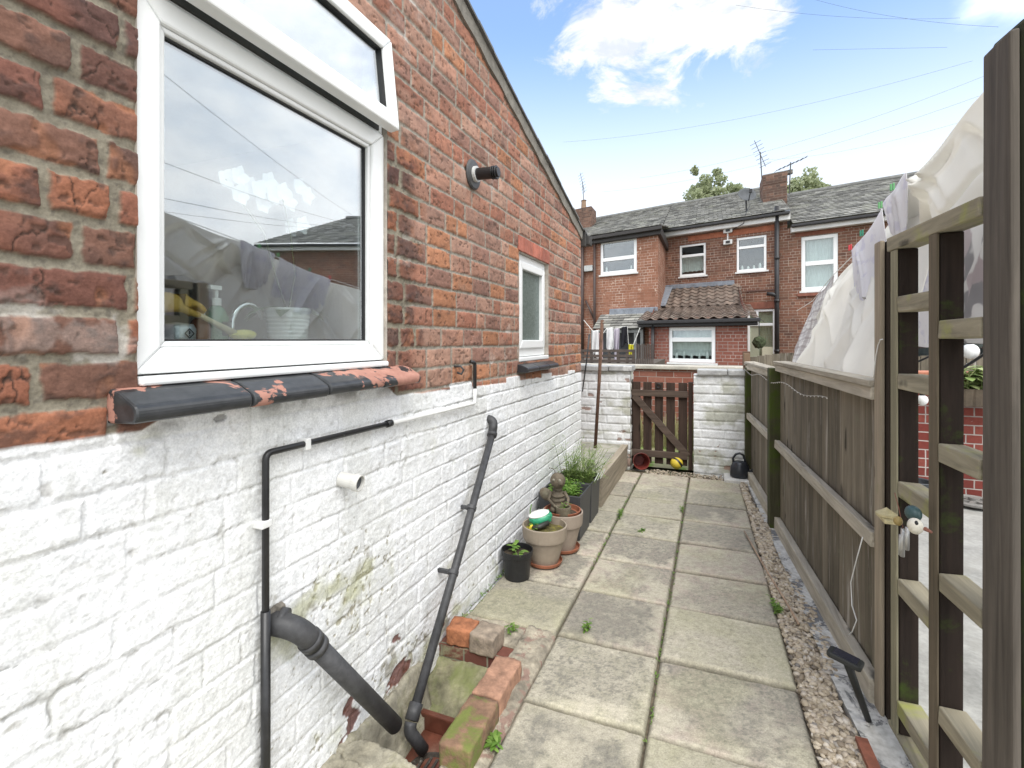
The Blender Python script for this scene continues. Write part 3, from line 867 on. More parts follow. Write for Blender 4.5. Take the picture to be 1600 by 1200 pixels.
k = B(); k.box((WX(.03), vy0 + .02, vz0 + .012), (WX(.012), vy1 - .02, vz0 + .03)); k.done('vent_seal', plain('rubber_seal', (.05, .05, .045), .7, .2, 9, .1), kf)
# small side window
y0, y1, z0, z1 = SW
b = B(); frame_ring(b, y0, y1, z0 + .03, z1, .055, WX(.07), WX(.03), .06, .055, .055)
sf = b.done('window', UPVC, house, bevel=.005, label='small white plastic window with frosted glass')
b = B(); frame_ring(b, y0 + .05, y1 - .05, z0 + .085, z1 - .05, .05, WX(.055), WX(.012), .055, .05, .05); b.done('sash', UPVC, sf, bevel=.006)
b = B(); b.box((WX(.09), y0 + .002, z0 + .001), (WX(-.004), y1 - .002, z0 + .027)); b.done('frame_sill', UPVC, sf, bevel=.005)
t = MT('frosted_glass'); v = t.coord('Object'); nn = t.noise(v, 55, 4, .6, 1.2)
t.col(t.mix(t.mr(nn, .35, .7), (.055, .085, .075), (.16, .20, .18))); t.rough(.28); t.bump(nn, .5, .004)
b = B(); b.box((WX(.046), y0 + .099, z0 + .138), (WX(.040), y1 - .099, z1 - .099)); b.done('pane', t.m, sf)
b = B()
for i in range(7):
    a = y0 - .02 + i * (y1 - y0 + .04) / 7
    b.box((XW - .02, a + .004, z1 + .004), (XW + .006, a + (y1 - y0 + .04) / 7 - .004, z1 + .10), jit=.002)
b.done('lintel', plain('soldier_brick', (.36, .12, .08), .85, .3, 9, .3, 90, isl=.2), house, bevel=.004)
# peeling tiled sills
t = MT('peeling_black_paint'); v = t.coord('Object', (1, .8, 1.3))
so = t.N('ShaderNodeSeparateXYZ'); t.L(t.tc.outputs['Object'], so.inputs[0])
ma = t.N('ShaderNodeMath', operation='MULTIPLY_ADD'); ma.inputs[1].default_value = 1; t.L(t.noise(v, 6.0, 6, .60, .5), ma.inputs[0]); t.L(t.mr(so.outputs[1], -1.42, -.55, -.055, .01), ma.inputs[2])
n = ma.outputs[0]; f = t.mr(n, .545, .557)
f2 = t.mr(t.noise(t.coord('Object'), 2.6, 3), .30, .36)
fm = t.N('ShaderNodeMath', operation='MULTIPLY'); t.L(f, fm.inputs[0]); t.L(f2, fm.inputs[1])
k = t.mix(t.mr(t.noise(v, 30, 5), .3, .7), (.022, .024, .026), (.05, .052, .055))
k = t.mix(fm.outputs[0], k, t.mix(t.mr(t.noise(v, 25, 5), .3, .7), (.33, .155, .115), (.45, .23, .175)))
t.col(k); t.rough(t.mix(fm.outputs[0], .34, .85)); t.bump(fm.outputs[0], -.8, .004); t.bump(t.noise(v, 50, 4), .15, .002)
SILLP = t.m
def sill(ylist, ztop, drop, out, name_label, mat, thick=.075):
    b = B()
    for a, c_ in zip(ylist, ylist[1:]):
        j = random.uniform(-.003, .003); g = .0022
        rb = thick * .30; cx_, cz_ = XW + out - rb, ztop - drop * .75 - rb
        prof = [(XW - .03, ztop + j), (XW + out * .35, ztop - drop * .30 + j)] + [(cx_ + rb * math.sin(a_), cz_ + rb * math.cos(a_) + j) for a_ in np.linspace(.45, 2.5, 9)] + [(XW - .03, cz_ - rb + j)]
        b.prism(prof, a + g, c_ - g, lambda u, v_, w: (u, w, v_))
    o = b.done('sill', mat, house, bevel=.009, label=name_label)
    return o
yl = [on_x(178, 640, XW + .02).y, on_x(372, 620, XW + .03).y, on_x(494, 600, XW + .03).y, on_x(583, 600, XW + .03).y, on_x(640, 600, XW + .03).y]
sill(yl, .932 * H, .045, .085, 'black painted tile sill with salmon patches where the paint has peeled', SILLP)
yl = [SW[0] - .03 + i * (SW[1] - SW[0] + .06) / 3 for i in range(4)]
sill(yl, .890 * H, .03, .075, 'glossy black tile sill', plain('black_sill_paint', (.025, .027, .03), .3, .3, 8, .05), .06)

# ---------------- pipework fixed to the wall
def tube_part(name, pts, r, mat, label=None, n=14):
    b = B(); b.tube(pts, r, n); return b.done(name, mat, house, smooth=True, label=label)
def bend(p, q, s, r=.03, n=5):
    p, q, s = Vector(p), Vector(q), Vector(s); a = q + (p - q).normalized() * r; c_ = q + (s - q).normalized() * r
    return [a * (1 - t_) ** 2 + q * 2 * t_ * (1 - t_) + c_ * t_ ** 2 for t_ in [i / n for i in range(n + 1)]]
XO = XW + .020
c0 = on_x(415, 1260, XO); c1 = on_x(416, 708, XO); c2 = on_x(608, 665, XO); c1.y = c0.y; c2.z = c1.z - .006
p = [c0] + bend(c0, c1, c2, .022) + [c2]
o = tube_part('overflow_pipe', p, .0095, BLACKP, 'thin black pipe that turns down the white wall')
e = on_x(415, 955, XO); b = B(); b.cyl((XO, c0.y, e.z), (XO, c0.y, -.1), .0125); b.done('pipe_sleeve', BLACKP, o, smooth=True)
c3 = on_x(742, 632, XO); c3.z = c2.z - .01; c4 = Vector((XO, c3.y, on_x(742, 607, XO).z))
o2 = tube_part('overflow_pipe', [c2 + Vector((0, .005, 0))] + bend(c2, c3, c4, .018) + [c4], .0088, WHITEP, 'white painted run of the thin pipe')
c5 = Vector((XO, c3.y, on_x(742, 568, XO).z))
tube_part('overflow_pipe', [c4] + bend(c4, c5, c5 + Vector((0, -.06, .03)), .012) + [c5 + Vector((-.01, -.03, .012))], .0092, BLACKP, 'short black hooked pipe end on the brick')
b = B(); b.cyl(c2 - Vector((0, .014, 0)), c2 + Vector((0, .012, 0)), .0135); b.done('pipe_coupling', BLACKP, o, smooth=True)
def clip(parent, y, z, vert):
    b = B()
    if vert: b.box((XW - .004, y - .022, z - .010), (XO + .012, y + .012, z + .010))
    else: b.box((XW - .004, y - .010, z - .020), (XO + .012, y + .010, z + .014))
    b.done('pipe_clip', WHITEP, parent, bevel=.003)
q = on_x(478, 697, XO); clip(o, q.y, c1.z, False)
q = on_x(409, 820, XO); clip(o, c0.y, q.z, True)
# hook on the brick beside it
q = on_x(714, 578, XW + .01); b = B(); b.tube([q + Vector((-.02, 0, .015)), q + Vector((.02, 0, .018)), q + Vector((.03, .012, 0)), q + Vector((.02, .008, -.02)), q + Vector((.0, 0, -.012))], .0055, 8); b.done('hook', GREYP, house, smooth=True)
# white overflow stub
q = on_x(532, 748, XW); b = B()
dirn = Vector((1, .12, -.14)).normalized()
ax = q + dirn * .075
prof = [(.024, 0), (.024, .052), (.0275, .053), (.0275, .075), (.0225, .075), (.0225, .02)]
b.lathe(prof, q, 24, dirn.to_track_quat('Z', 'Y').to_matrix().to_4x4()); b.done('overflow_stub', plain('grey_white_stub', (.60, .59, .55), .45, .08, 8, .05), house, smooth=False, bevel=.001, label='open white stub of pipe sticking out of the wall')
b = B(); b.cyl(q + dirn * .060, q + dirn * .064, .0224); b.done('pipe_bore', DARK, house)
# leaning waste pipe
w0 = on_x(772, 668, XW + .035); wa = on_x(648, 1108, XW + .10)
o = tube_part('waste_pipe', [w0, w0 * .5 + wa * .5 + Vector((.004, 0, 0)), wa], .0185, GREYP, 'grey plastic waste pipe slanting down into the drain')
b = B(); dw = (wa - w0).normalized()
up = w0 - dw * .03
b.tube(bend(Vector((XW - .02, w0.y, w0.z + .045)), Vector((XW + .035, w0.y, w0.z + .043)), w0 + dw * .03, .035) + [w0 + dw * .05], .0235, 14)
b.cyl(w0 + dw * .035, w0 + dw * .055, .027); b.done('pipe_elbow', GREYP, o, smooth=True)
for s_ in (.40, .66):
    c_ = w0.lerp(wa, s_ * .92); b = B(); b.cyl(c_ - dw * .009, c_ + dw * .009, .0245); b.box((XW - .004, c_.y - .008, c_.z - .008), (c_.x - .02, c_.y + .008, c_.z + .008)); b.done('pipe_bracket', GREYP, o)
b = B(); b.cyl(wa - dw * .02, wa + dw * .035, .026); b.tube(bend(wa + dw * .02, wa + dw * .07, wa + dw * .07 + Vector((.03, .03, -.05)), .03) + [wa + dw * .07 + Vector((.04, .04, -.085))], .023, 14); b.done('pipe_elbow', GREYP, o, smooth=True)
# soil pipe
s0 = on_x(432, 968, XW); s1 = on_x(470, 985, XW + .075); s2 = on_x(617, 1133, XW + .12)
b = B(); ds = (s2 - s1).normalized()
b.tube([s1 + ds * .04, s2], .0275, 22)
o = b.done('soil_pipe', GREYP, house, smooth=True, label='fat dark grey soil pipe sloping out of the wall to the drain')
b = B(); b.tube([s0 - Vector((.03, .02, 0))] + bend(s0 - Vector((.03, .02, 0)), s1 - ds * .015, s1 + ds * .10, .05, 7) + [s1 + ds * .075], .0315, 22)
for u_ in (.045, .078): b.cyl(s1 + ds * u_, s1 + ds * (u_ + .02), .0345, n=24)
b.cyl(s0 + Vector((.012, 0, 0)), s0 + Vector((.028, .006, -.003)), .0345, n=24); b.done('pipe_collar', GREYP, o, smooth=True)
b = B(); b.ball(s0 - Vector((.012, 0, -.004)), (.02, .045, .045), 12, jit=.12); b.done('pipe_hole_mortar', plain('crumbled_mortar', (.20, .18, .15), 1, .5, 30, .8, 60), o)
# boiler flue
q = on_x(738, 273, XW)
b = B(); b.lathe([(.030, 0), (.076, .0), (.078, .006), (.070, .014), (.030, .016)], q, 32, Matrix.Rotation(math.pi / 2, 4, 'Y')); o = b.done('flue', plain('flue_rubber', (.06, .06, .06), .5, .2, 8, .05), house, smooth=False, bevel=.002, label='round boiler flue with a black terminal')
b = B(); b.cyl(q + Vector((.012, 0, 0)), q + Vector((.030, 0, 0)), .040); b.done('flue_ring', plain('flue_white', (.6, .6, .58), .4, .1, 8, 0), o)
b = B(); b.cyl(q + Vector((.028, 0, 0)), q + Vector((.115, 0, -.004)), .030)
for i in range(3): b.cyl(q + Vector((.112 + i * .011, 0, -.004)), q + Vector((.117 + i * .011, 0, -.004)), .034)
b.cyl(q + Vector((.112, 0, -.004)), q + Vector((.148, 0, -.004)), .024); b.done('flue_terminal', plain('flue_black', (.012, .012, .013), .4, .2, 8, .02), o, bevel=.002)

# ---------------- the kitchen behind the glass
kx0, kx1, ky0, ky1, kz1 = -3.9, XW - .115, -.9, 2.35, 2.55
b = B()
b.quad((kx0, ky0, .3), (kx0, ky1, .3), (kx0, ky1, kz1), (kx0, ky0, kz1)); b.quad((kx0, ky1, .3), (kx1, ky1, .3), (kx1, ky1, kz1), (kx0, ky1, kz1))
b.quad((kx0, ky0, .3), (kx1, ky0, .3), (kx1, ky0, kz1), (kx0, ky0, kz1)); b.quad((kx0, ky0, kz1), (kx1, ky0, kz1), (kx1, ky1, kz1), (kx0, ky1, kz1))
b.quad((kx0, ky0, .3), (kx1, ky0, .3), (kx1, ky1, .3), (kx0, ky1, .3))
for a_, c_, d_, e_ in ((ky0, KW[0], .3, kz1), (KW[1], ky1, .3, kz1), (KW[0], KW[1], .3, KW[2]), (KW[0], KW[1], KW[3], kz1)):
    b.quad((kx1, a_, d_), (kx1, c_, d_), (kx1, c_, e_), (kx1, a_, e_))
b.done('kitchen_room', WALLIN, house)
b = B(); b.box((XW - .36, KW[0] - .02, KW[2] - .02), (XW - .10, KW[1] + .02, KW[2] + .040)); b.done('inner_sill', plain('sill_board', (.50, .50, .48), .5, .05, 4, 0), house)
ZS = KW[2] + .041
# ================================================================== THINGS BEHIND THE KITCHEN GLASS
KX = XW - .20
CERAM = plain('white_ceramic', (.72, .71, .67), .25, .05, 4, 0)
LEAFG = leafmat('orchid_leaf', (.06, .16, .03), (.14, .26, .07))
def leaf_blade(b, p, d, l, w, droop=.3, up=None, n=5, fold=.0):
    """a bent pointed leaf"""
    p = Vector(p); d = Vector(d).normalized(); up = Vector(up or (0, 0, 1))
    s = d.cross(up)
    if s.length < .05: s = d.cross(Vector((1, 0, 0)))
    s.normalize(); prev = None; q = p.copy(); dd = d.copy()
    for i in range(n + 1):
        u = i / n
        ww = w * math.sin(math.pi * min(1, .12 + u * .88)) ** .8 if i < n else .0005
        a = b.bm.verts.new(q - s * ww / 2); c = b.bm.verts.new(q + s * ww / 2)
        if prev: b.bm.faces.new((prev[0], a, c, prev[1]))
        prev = (a, c)
        dd = (dd + Vector((0, 0, -droop / n))).normalized(); q = q + dd * l / n
q = on_x(450, 510, KX); top = on_x(450, 482, KX).z
pot = thing('flower_pot', 'white ribbed orchid pot on the kitchen windowsill behind the glass', 'pot', (q.x, q.y, ZS))
b = B(); prof = [(.046, ZS), (.056, ZS + .02)]
for i in range(9):
    z = ZS + .03 + i * (top - ZS - .05) / 9; r = .058 + .010 * i / 9
    prof += [(r + .0025, z), (r + .0025, z + .006), (r, z + .009)]
prof += [(.073, top - .012), (.075, top), (.068, top), (.064, top - .03)]
b.lathe(prof, (q.x, q.y, 0), 36); b.done('pot', CERAM, pot, smooth=True)
b = B()
for a, l in ((.6, .16), (1.9, .13), (3.4, .17), (4.4, .16), (5.3, .12), (1.3, .15)):
    leaf_blade(b, (q.x, q.y, top - .01), (math.cos(a), math.sin(a), .75), l, .052, 1.5)
b.done('leaves', LEAFG, pot, smooth=True)
b = B(); FL = B()
fl = [(352, 280), (372, 276), (388, 292), (372, 304), (402, 296), (418, 284), (425, 305), (408, 318), (440, 300), (450, 316), (466, 292), (478, 306), (452, 356), (470, 352)]
tip = on_x(440, 300, KX - .02)
b.tube([(q.x, q.y, top - .02), (q.x + .0, q.y + .03, top + .12), (q.x - .01, q.y + .02, top + .26), tuple(tip)], .003, 6)
b.tube([(q.x, q.y, top - .02), (q.x + .0, q.y - .05, top + .10), (q.x - .01, q.y - .09, top + .24), tuple(on_x(352, 280, KX - .02))], .0028, 6)
b.done('stem', plain('orchid_stem', (.10, .14, .05), .6, .2, 9, 0), pot, smooth=True)
for px, py in fl:
    c = on_x(px, py, KX - .02 + random.uniform(-.02, .02))
    for k in range(5):
        a = k * 1.2566 + random.random() * .3
        leaf_blade(FL, c, (.35, math.cos(a), math.sin(a)), .036, .032, .1, (1, 0, 0))
FL.done('flower_spray', plain('orchid_petal', (.85, .85, .86), .6, .04, 5, 0), pot, smooth=True)
# soap dispenser
q = on_x(338, 510, KX + .02)
bt = thing('soap_bottle', 'clear green pump soap bottle by the kitchen tap', 'bottle', (q.x, q.y, ZS))
zt = on_x(338, 478, KX + .02).z
b = B(); b.lathe([(.030, ZS), (.032, ZS + .01), (.032, zt - .035), (.022, zt - .01), (.013, zt)], (q.x, q.y, 0), 24); b.done('bottle', plain('green_clear_plastic', (.10, .22, .12), .15, .1, 3, 0), bt, smooth=True)
b = B(); b.cyl((q.x, q.y, zt), (q.x, q.y, zt + .022), .013); b.cyl((q.x, q.y, zt + .022), (q.x, q.y, zt + .045), .005); b.box((q.x - .009, q.y - .024, zt + .045), (q.x + .009, q.y + .012, zt + .058)); b.done('pump', CERAM, bt, bevel=.002)
b = B(); b.box((q.x + .028, q.y - .006, zt - .085), (q.x + .0335, q.y + .022, zt - .045)); b.done('label', plain('black_label', (.02, .02, .02), .4, .1, 3, 0), bt)
q2 = on_x(312, 520, KX + .03)
bt = thing('brown_bottle', 'short brown bottle of washing up liquid behind the yellow brush', 'bottle', (q2.x, q2.y, ZS)); zt = on_x(312, 497, KX + .03).z
b = B(); b.lathe([(.026, ZS), (.028, zt - .02), (.012, zt)], (q2.x, q2.y, 0), 20); b.done('bottle', plain('amber_plastic', (.14, .045, .02), .2, .2, 4, 0), bt, smooth=True)
b = B(); b.cyl((q2.x, q2.y, zt), (q2.x, q2.y, zt + .022), .013); b.done('cap', CERAM, bt, bevel=.002)
# silver dish with a hazard sticker
q = on_x(277, 522, KX + .05)
tn = thing('silver_tin', 'rounded silver tin with a hazard diamond sticker at the left end of the windowsill', 'tin', (q.x, q.y, ZS))
b = B(); zt = on_x(277, 503, KX + .05).z
b.lathe([(.040, ZS), (.042, zt - .018), (.036, zt - .006), (.0, zt)], (q.x, q.y, 0), 28); b.done('tin', plain('brushed_tin', (.55, .56, .57), .3, .1, 9, .05, metal=.5), tn, smooth=True)
b = B(); c = Vector((q.x + .0435, q.y + .002, zt - .030)); s = .012
mm = lambda u, v, w: c + Vector((w, u, v))
for u, v, uu, vv in ((0, s, s, 0), (s, 0, 0, -s), (0, -s, -s, 0), (-s, 0, 0, s)):
    b.beam(mm(u, v, 0), mm(uu, vv, 0), .002, .0016, (1, 0, 0))
b.beam(mm(0, .006, 0), mm(0, -.002, 0), .0016, .0025, (1, 0, 0)); b.beam(mm(0, -.004, 0), mm(0, -.006, 0), .0016, .0025, (1, 0, 0))
b.done('hazard_sign', plain('sticker_black', (.02, .02, .02), .5, .1, 3, 0), tn)
# brush and sponge and rubber glove
YEL = plain('yellow_rubber', (.60, .36, .06), .5, .15, 8, .05)
a0 = on_x(306, 489, KX + .06); a1 = on_x(366, 521, KX + .06)
br = thing('dish_brush', 'white and yellow dish brush lying across the windowsill', 'brush', (a1.x, a1.y, ZS))
b = B(); b.tube([a0, a0.lerp(a1, .5), a1], [.006, .0075, .011], 10); b.done('handle', plain('brush_handle', (.72, .62, .40), .4, .2, 12, 0), br, smooth=True)
b = B(); b.ball(a1 + Vector((0, .03, -.004)), (.018, .045, .016), 12, jit=.05); b.done('bristles', plain('yellow_bristle', (.70, .62, .16), .9, .15, 60, .5), br)
def skinned(name, chains, mat, parent=None, sub=2, **k):
    """chains: list of [(pos, radius), ...]; the first point of each later chain is joined to the nearest point of the first"""
    vs = []; es = []; rs = []
    for ci, ch in enumerate(chains):
        st = len(vs)
        for j, (p, r) in enumerate(ch):
            vs.append(Vector(p)); rs.append(r)
            if j: es.append((st + j - 1, st + j))
        if ci:
            i = min(range(len(chains[0])), key=lambda i: (vs[i] - vs[st]).length)
            es.append((i, st))
    me = bpy.data.meshes.new(name); me.from_pydata([v[:] for v in vs], es, [])
    o = link(name, me, mat, parent, **k)
    m = o.modifiers.new('skin', 'SKIN'); m.use_smooth_shade = True
    for i, d in enumerate(me.skin_vertices[0].data):
        rr = rs[i]; d.radius = (rr, rr) if isinstance(rr, (int, float)) else rr
    me.skin_vertices[0].data[0].use_root = True
    s = o.modifiers.new('sub', 'SUBSURF'); s.levels = sub; s.render_levels = sub
    return o
g = on_x(278, 474, KX + .05)
def gp(dy, dz, dx=0): return (g.x + dx, g.y + dy, g.z + dz)
o = skinned('rubber_glove', [[(gp(-.10, -.012), .030), (gp(-.06, 0), .030), (gp(-.02, .004), .028), (gp(.012, 0), .022)],
    [(gp(.030, .004, .016), .0085), (gp(.050, -.006, .018), .008), (gp(.062, -.020, .018), .007)],
    [(gp(.030, .002, .002), .009), (gp(.056, -.008, .004), .0085), (gp(.068, -.024, .004), .007)],
    [(gp(.028, -.004, -.012), .009), (gp(.052, -.014, -.012), .008), (gp(.062, -.028, -.010), .007)],
    [(gp(.022, -.012, -.022), .008), (gp(.040, -.020, -.022), .007), (gp(.050, -.030, -.018), .006)],
    [(gp(-.01, -.014, .028), .010), (gp(.018, -.026, .032), .009), (gp(.042, -.030, .026), .0075)]], YEL)
tag(o, 'yellow rubber glove closing round the dish brush behind the kitchen glass', 'glove')
# tap
q = on_x(362, 530, KX - .05)
b = B(); pts = [(q.x, q.y, ZS - .04), (q.x, q.y, ZS + .10)] + [(q.x - .0, q.y + .06 - .06 * math.cos(t_), ZS + .10 + .075 * math.sin(t_)) for t_ in np.linspace(.3, 2.7, 9)]
b.tube(pts, .010, 14); o = b.done('kitchen_tap', plain('chrome', (.7, .7, .7), .08, .02, 3, 0, metal=1.0), smooth=True); tag(o, 'arched chrome kitchen tap behind the window glass', 'tap')

# ================================================================== THE DRAIN
def roughbox(b, c, dim, rot=(0, 0, 0), cuts=5, amp=.006, seed=0, rnd=.012):
    bm2 = bmesh.new(); bmesh.ops.create_cube(bm2, size=1); bmesh.ops.subdivide_edges(bm2, edges=bm2.edges[:], cuts=cuts, use_grid_fill=True)
    M_ = Matrix.Translation(Vector(c)) @ Euler(rot).to_matrix().to_4x4()
    d = Vector(dim)
    for v in bm2.verts:
        p = Vector((v.co.x * d.x, v.co.y * d.y, v.co.z * d.z))
        lim = [max(0, abs(p[i]) - (d[i] / 2 - rnd)) for i in range(3)]
        k = math.sqrt(sum(x * x for x in lim))
        if k > rnd * 1.02:
            for i in range(3):
                if lim[i] > 0: p[i] = math.copysign(d[i] / 2 - rnd + lim[i] * rnd / k, p[i])
        n = np.array([[p.x * 40 + seed * 3.1], [p.y * 40 + p.z * 27 + seed]])
        h = float(fbm(n[0], n[1], 3, seed % 7)[0] - .5)
        p = p * (1 + h * amp * 2 / max(.03, p.length) * 1.0)
        v.co = M_ @ p
    vm = [b.bm.verts.new(v.co) for v in bm2.verts]
    for f in bm2.faces: b.bm.faces.new([vm[v.index] for v in f.verts])
    bm2.free()
def mossbrick(name, c, moss=.5, mc=(.15, .17, .04)):
    return plain(name, c, .9, .4, 14, .7, 70, patch=mc, pthr=(moss, moss + .12), pscale=11, bdist=.005)
drain = thing('drain_surround', 'brick edged drain pit at the foot of the white wall', 'drain', (-.95, 1.6, -.07))
spec = [((-1.045, 2.025, .022), (.125, .105, .075), .10, mossbrick('orange_brick', (.38, .15, .07), .66), 1, 'orange brick end flecked with white paint'),
        ((-.920, 2.02, .022), (.118, .12, .082), -.06, mossbrick('grey_brick', (.30, .24, .18), .62), 2, 'grey weathered brick'),
        ((-.757, 1.760, .022), (.108, .232, .085), .0, mossbrick('pale_red_brick', (.36, .20, .13), .68), 3, 'pale red brick'),
        ((-.752, 1.512, .022), (.112, .240, .090), .02, mossbrick('mossy_brick', (.22, .13, .08), .44), 4, 'brick covered with green moss')]
for c, d, rz, m, sd_, lb in spec:
    b = B(); roughbox(b, c, d, (random.uniform(-.02, .02), random.uniform(-.02, .02), rz), 11, .006, sd_, .005); b.done('brick', m, drain, label=lb, smooth=True)
def lumpy(name, x0, x1, y0, y1, zf, mat, parent=None, n=50, seed=0, amp=.012, skirt=-.09, keepfn=None):
    xs = np.linspace(x0, x1, n); ys = np.linspace(y0, y1, n)
    X, Y = np.meshgrid(xs, ys, indexing='ij')
    Z = zf(X, Y) + amp * (fbm(X * 14, Y * 14, 4, seed) - .5) + amp * .4 * (fbm(X * 50, Y * 50, 3, seed + 3) - .5)
    v = np.stack([X, Y, Z], -1).reshape(-1, 3); idx = np.arange(n * n).reshape(n, n)
    q = np.stack([idx[:-1, :-1], idx[1:, :-1], idx[1:, 1:], idx[:-1, 1:]], -1).reshape(-1, 4)
    ri = np.concatenate([idx[:, 0], idx[-1, 1:], idx[-2::-1, -1], idx[0, -2:0:-1]]); sk = v[ri].copy(); sk[:, 2] = np.minimum(skirt, sk[:, 2] - .01)
    m = len(ri); a = np.arange(m)
    qs = np.stack([ri, n * n + a, n * n + (a + 1) % m, ri[(a + 1) % m]], -1)
    return link(name, mesh_np(name, np.concatenate([v, sk]), np.concatenate([q, qs])), mat, parent)
MORT = plain('broken_concrete', (.36, .33, .25), .95, .45, 6, 1.0, 45, patch=(.17, .165, .08), pthr=(.50, .68), pscale=7, bdist=.006)
lumpy('concrete_haunch', -.795, -.486 * H - .006, 1.30, 2.215, lambda X, Y: .002 - .016 * ss(-.70, -.66, X), plain('rubble_mortar', (.33, .29, .22), .95, .5, 11, 1.0, 45, patch=(.27, .18, .14), pthr=(.54, .60), pscale=12, bdist=.010), drain, 110, 3, .026, -.3)
lumpy('concrete_haunch', XW - .002, -.80, 2.06, 2.215, lambda X, Y: .0 * X - .004, bpy.data.materials['rubble_mortar'], drain, 50, 23, .022, -.3)
lumpy('concrete_apron', XW - .004, -.665, .2, 1.375, lambda X, Y: .004 + .010 * np.floor(fbm(X * 4.5, Y * 4.5, 2, 79) * 6 - 2) - .14 * ss(1.362, 1.373, Y + .02 * np.sin(X * 14)) - .02 * ss(-.70, -.665, X) - .02 * ss(1.1, .6, Y) - .012 * (np.abs(fbm(X * 5, Y * 5, 3, 77) - .5) < .018), MORT, drain, 220, 7, .016, -.3)
lumpy('pit_slope', XW - .004, -.805, 1.735, 2.0, lambda X, Y: -.185 + .115 * np.clip((Y - 1.735) / .24, 0, 1), plain('mossy_cement', (.24, .225, .14), .95, .55, 7, 1.0, 40, patch=(.17, .19, .07), pthr=(.42, .62), pscale=6, bdist=.006), drain, 70, 9, .030, -.34)
lumpy('pit_wall', XW - .004, XW + .075, 1.30, 1.80, lambda X, Y: .005 - .17 * ss(XW + .015, XW + .07, X), MORT, drain, 30, 13, .04, -.34)
b = B(); b.box((XW - .004, 1.968, -.30), (-.70, 2.075, -.018), None, .003); b.box((-.805, 1.375, -.30), (-.708, 1.965, -.024), None, .003); box_uv(b.done('brick_course', brickmat('drain_brick', [(0, (.12, .045, .035)), (.5, (.18, .07, .05)), (1, (.24, .11, .08))], (.24, .22, .16), white=(.30, .29, .18), wthr=(.52, .64)), drain))
b = B(); BR = plain('brown_glazed_clay', (.13, .045, .028), .32, .3, 6, .15, 40, patch=(.22, .12, .08), pthr=(.6, .72), pscale=8)
gx, gy = -.955, 1.575
def rr_(h0, h1, z0, z1, th):
    pass
for a, c_ in (((-.16, -.20, -.32), (-.135, .17, -.135)), ((.125, -.20, -.32), (.15, .17, -.135)), ((-.135, -.20, -.32), (.125, -.175, -.137)), ((-.135, .145, -.32), (.125, .17, -.137))):
    b.box((gx + a[0], gy + a[1], a[2]), (gx + c_[0], gy + c_[1], c_[2]))
b.hexa([(gx - .135, gy - .175, -.29), (gx + .125, gy - .175, -.29), (gx + .125, gy + .145, -.29), (gx - .135, gy + .145, -.29), (gx - .135, gy - .175, -.23), (gx + .125, gy - .175, -.235), (gx + .125, gy + .145, -.20), (gx - .135, gy + .145, -.20)])
b.done('gully', BR, drain, bevel=.006)
b = B(); b.lathe([(.085, -.222), (.088, -.200), (.078, -.198), (.072, -.215)], (gx + .02, gy - .02, 0), 28)
for i in range(5): b.box((gx + .02 - .062 + i * .026, gy - .085, -.214), (gx + .02 - .052 + i * .026, gy + .045, -.206))
b.done('grate', plain('rusty_grate', (.06, .05, .04), .8, .5, 30, .5, 60, patch=(.4, .4, .36), pthr=(.62, .68), pscale=30), drain)

# ================================================================== POTS BY THE WALL
LEAF1 = leafmat('bright_leaf', (.15, .32, .04), (.30, .45, .10), .4)
LEAF2 = leafmat('feathery_leaf', (.20, .33, .06), (.40, .50, .18), .4)
SOIL = plain('potting_soil', (.05, .035, .022), 1, .5, 30, .8, 60)
def leafy(b, c, n, h, spread, l, w, rg, droop=.8, stems=True, lps=5):
    c = Vector(c)
    for i in range(n):
        a = rg.uniform(0, 6.283); tip = c + Vector((math.cos(a) * spread * rg.uniform(.2, 1), math.sin(a) * spread * rg.uniform(.2, 1), h * rg.uniform(.55, 1)))
        base = c + Vector((math.cos(a) * spread * .25 * rg.random(), math.sin(a) * spread * .25 * rg.random(), 0))
        mid = base.lerp(tip, .55) + Vector((0, 0, h * .1))
        if stems: b.tube([base, mid, tip], [w * .10, w * .08, w * .04], 4, False)
        for k in range(lps):
            u = .25 + .75 * k / max(1, lps - 1); p = base.lerp(mid, u / .55) if u < .55 else mid.lerp(tip, (u - .55) / .45)
            aa = rg.uniform(0, 6.283)
            leaf_blade(b, p, (math.cos(aa), math.sin(aa), rg.uniform(.1, .8)), l * rg.uniform(.6, 1.1), w * rg.uniform(.7, 1.1), droop, None, 3)
rg = random.Random(4)
q = on_z(808, 901)
pt = thing('nursery_pot', 'small black plastic pot with a seedling, first of the pots by the white wall', 'plant pot', q)
b = B(); b.lathe([(.070, 0), (.084, .128), (.090, .130), (.092, .160), (.086, .160), (.082, .12), (.05, .11)], q, 36); b.done('pot', plain('black_pot_plastic', (.014, .014, .015), .42, .3, 9, .05), pt, smooth=False, bevel=.002)
b = B(); b.lathe([(.083, .118), (.082, .128), (.0, .132)], q, 24); b.done('soil', SOIL, pt)
b = B(); leafy(b, q + Vector((-.03, .03, .13)), 3, .07, .03, .04, .026, rg, .6, True, 4); leafy(b, q + Vector((.02, -.035, .13)), 3, .04, .04, .042, .026, rg, .6, True, 3); b.done('seedling', LEAF1, pt, smooth=True)
TERR = plain('grey_beige_plastic', (.31, .255, .195), .6, .12, 5, .12, 60, patch=(.20, .15, .10), pthr=(.62, .8), pscale=3)
SAUC = plain('terracotta_plastic', (.29, .105, .055), .55, .2, 5, .1, 60)
def saucer(c, r, lb):
    b = B(); b.lathe([(r * .82, .004), (r * .95, .012), (r, .030), (r * .97, .032), (r * .90, .016), (.0, .013)], c, 40)
    o = b.done('saucer', SAUC, smooth=False, bevel=.0015); tag(o, lb, 'saucer', 'terracotta saucers under the pots')
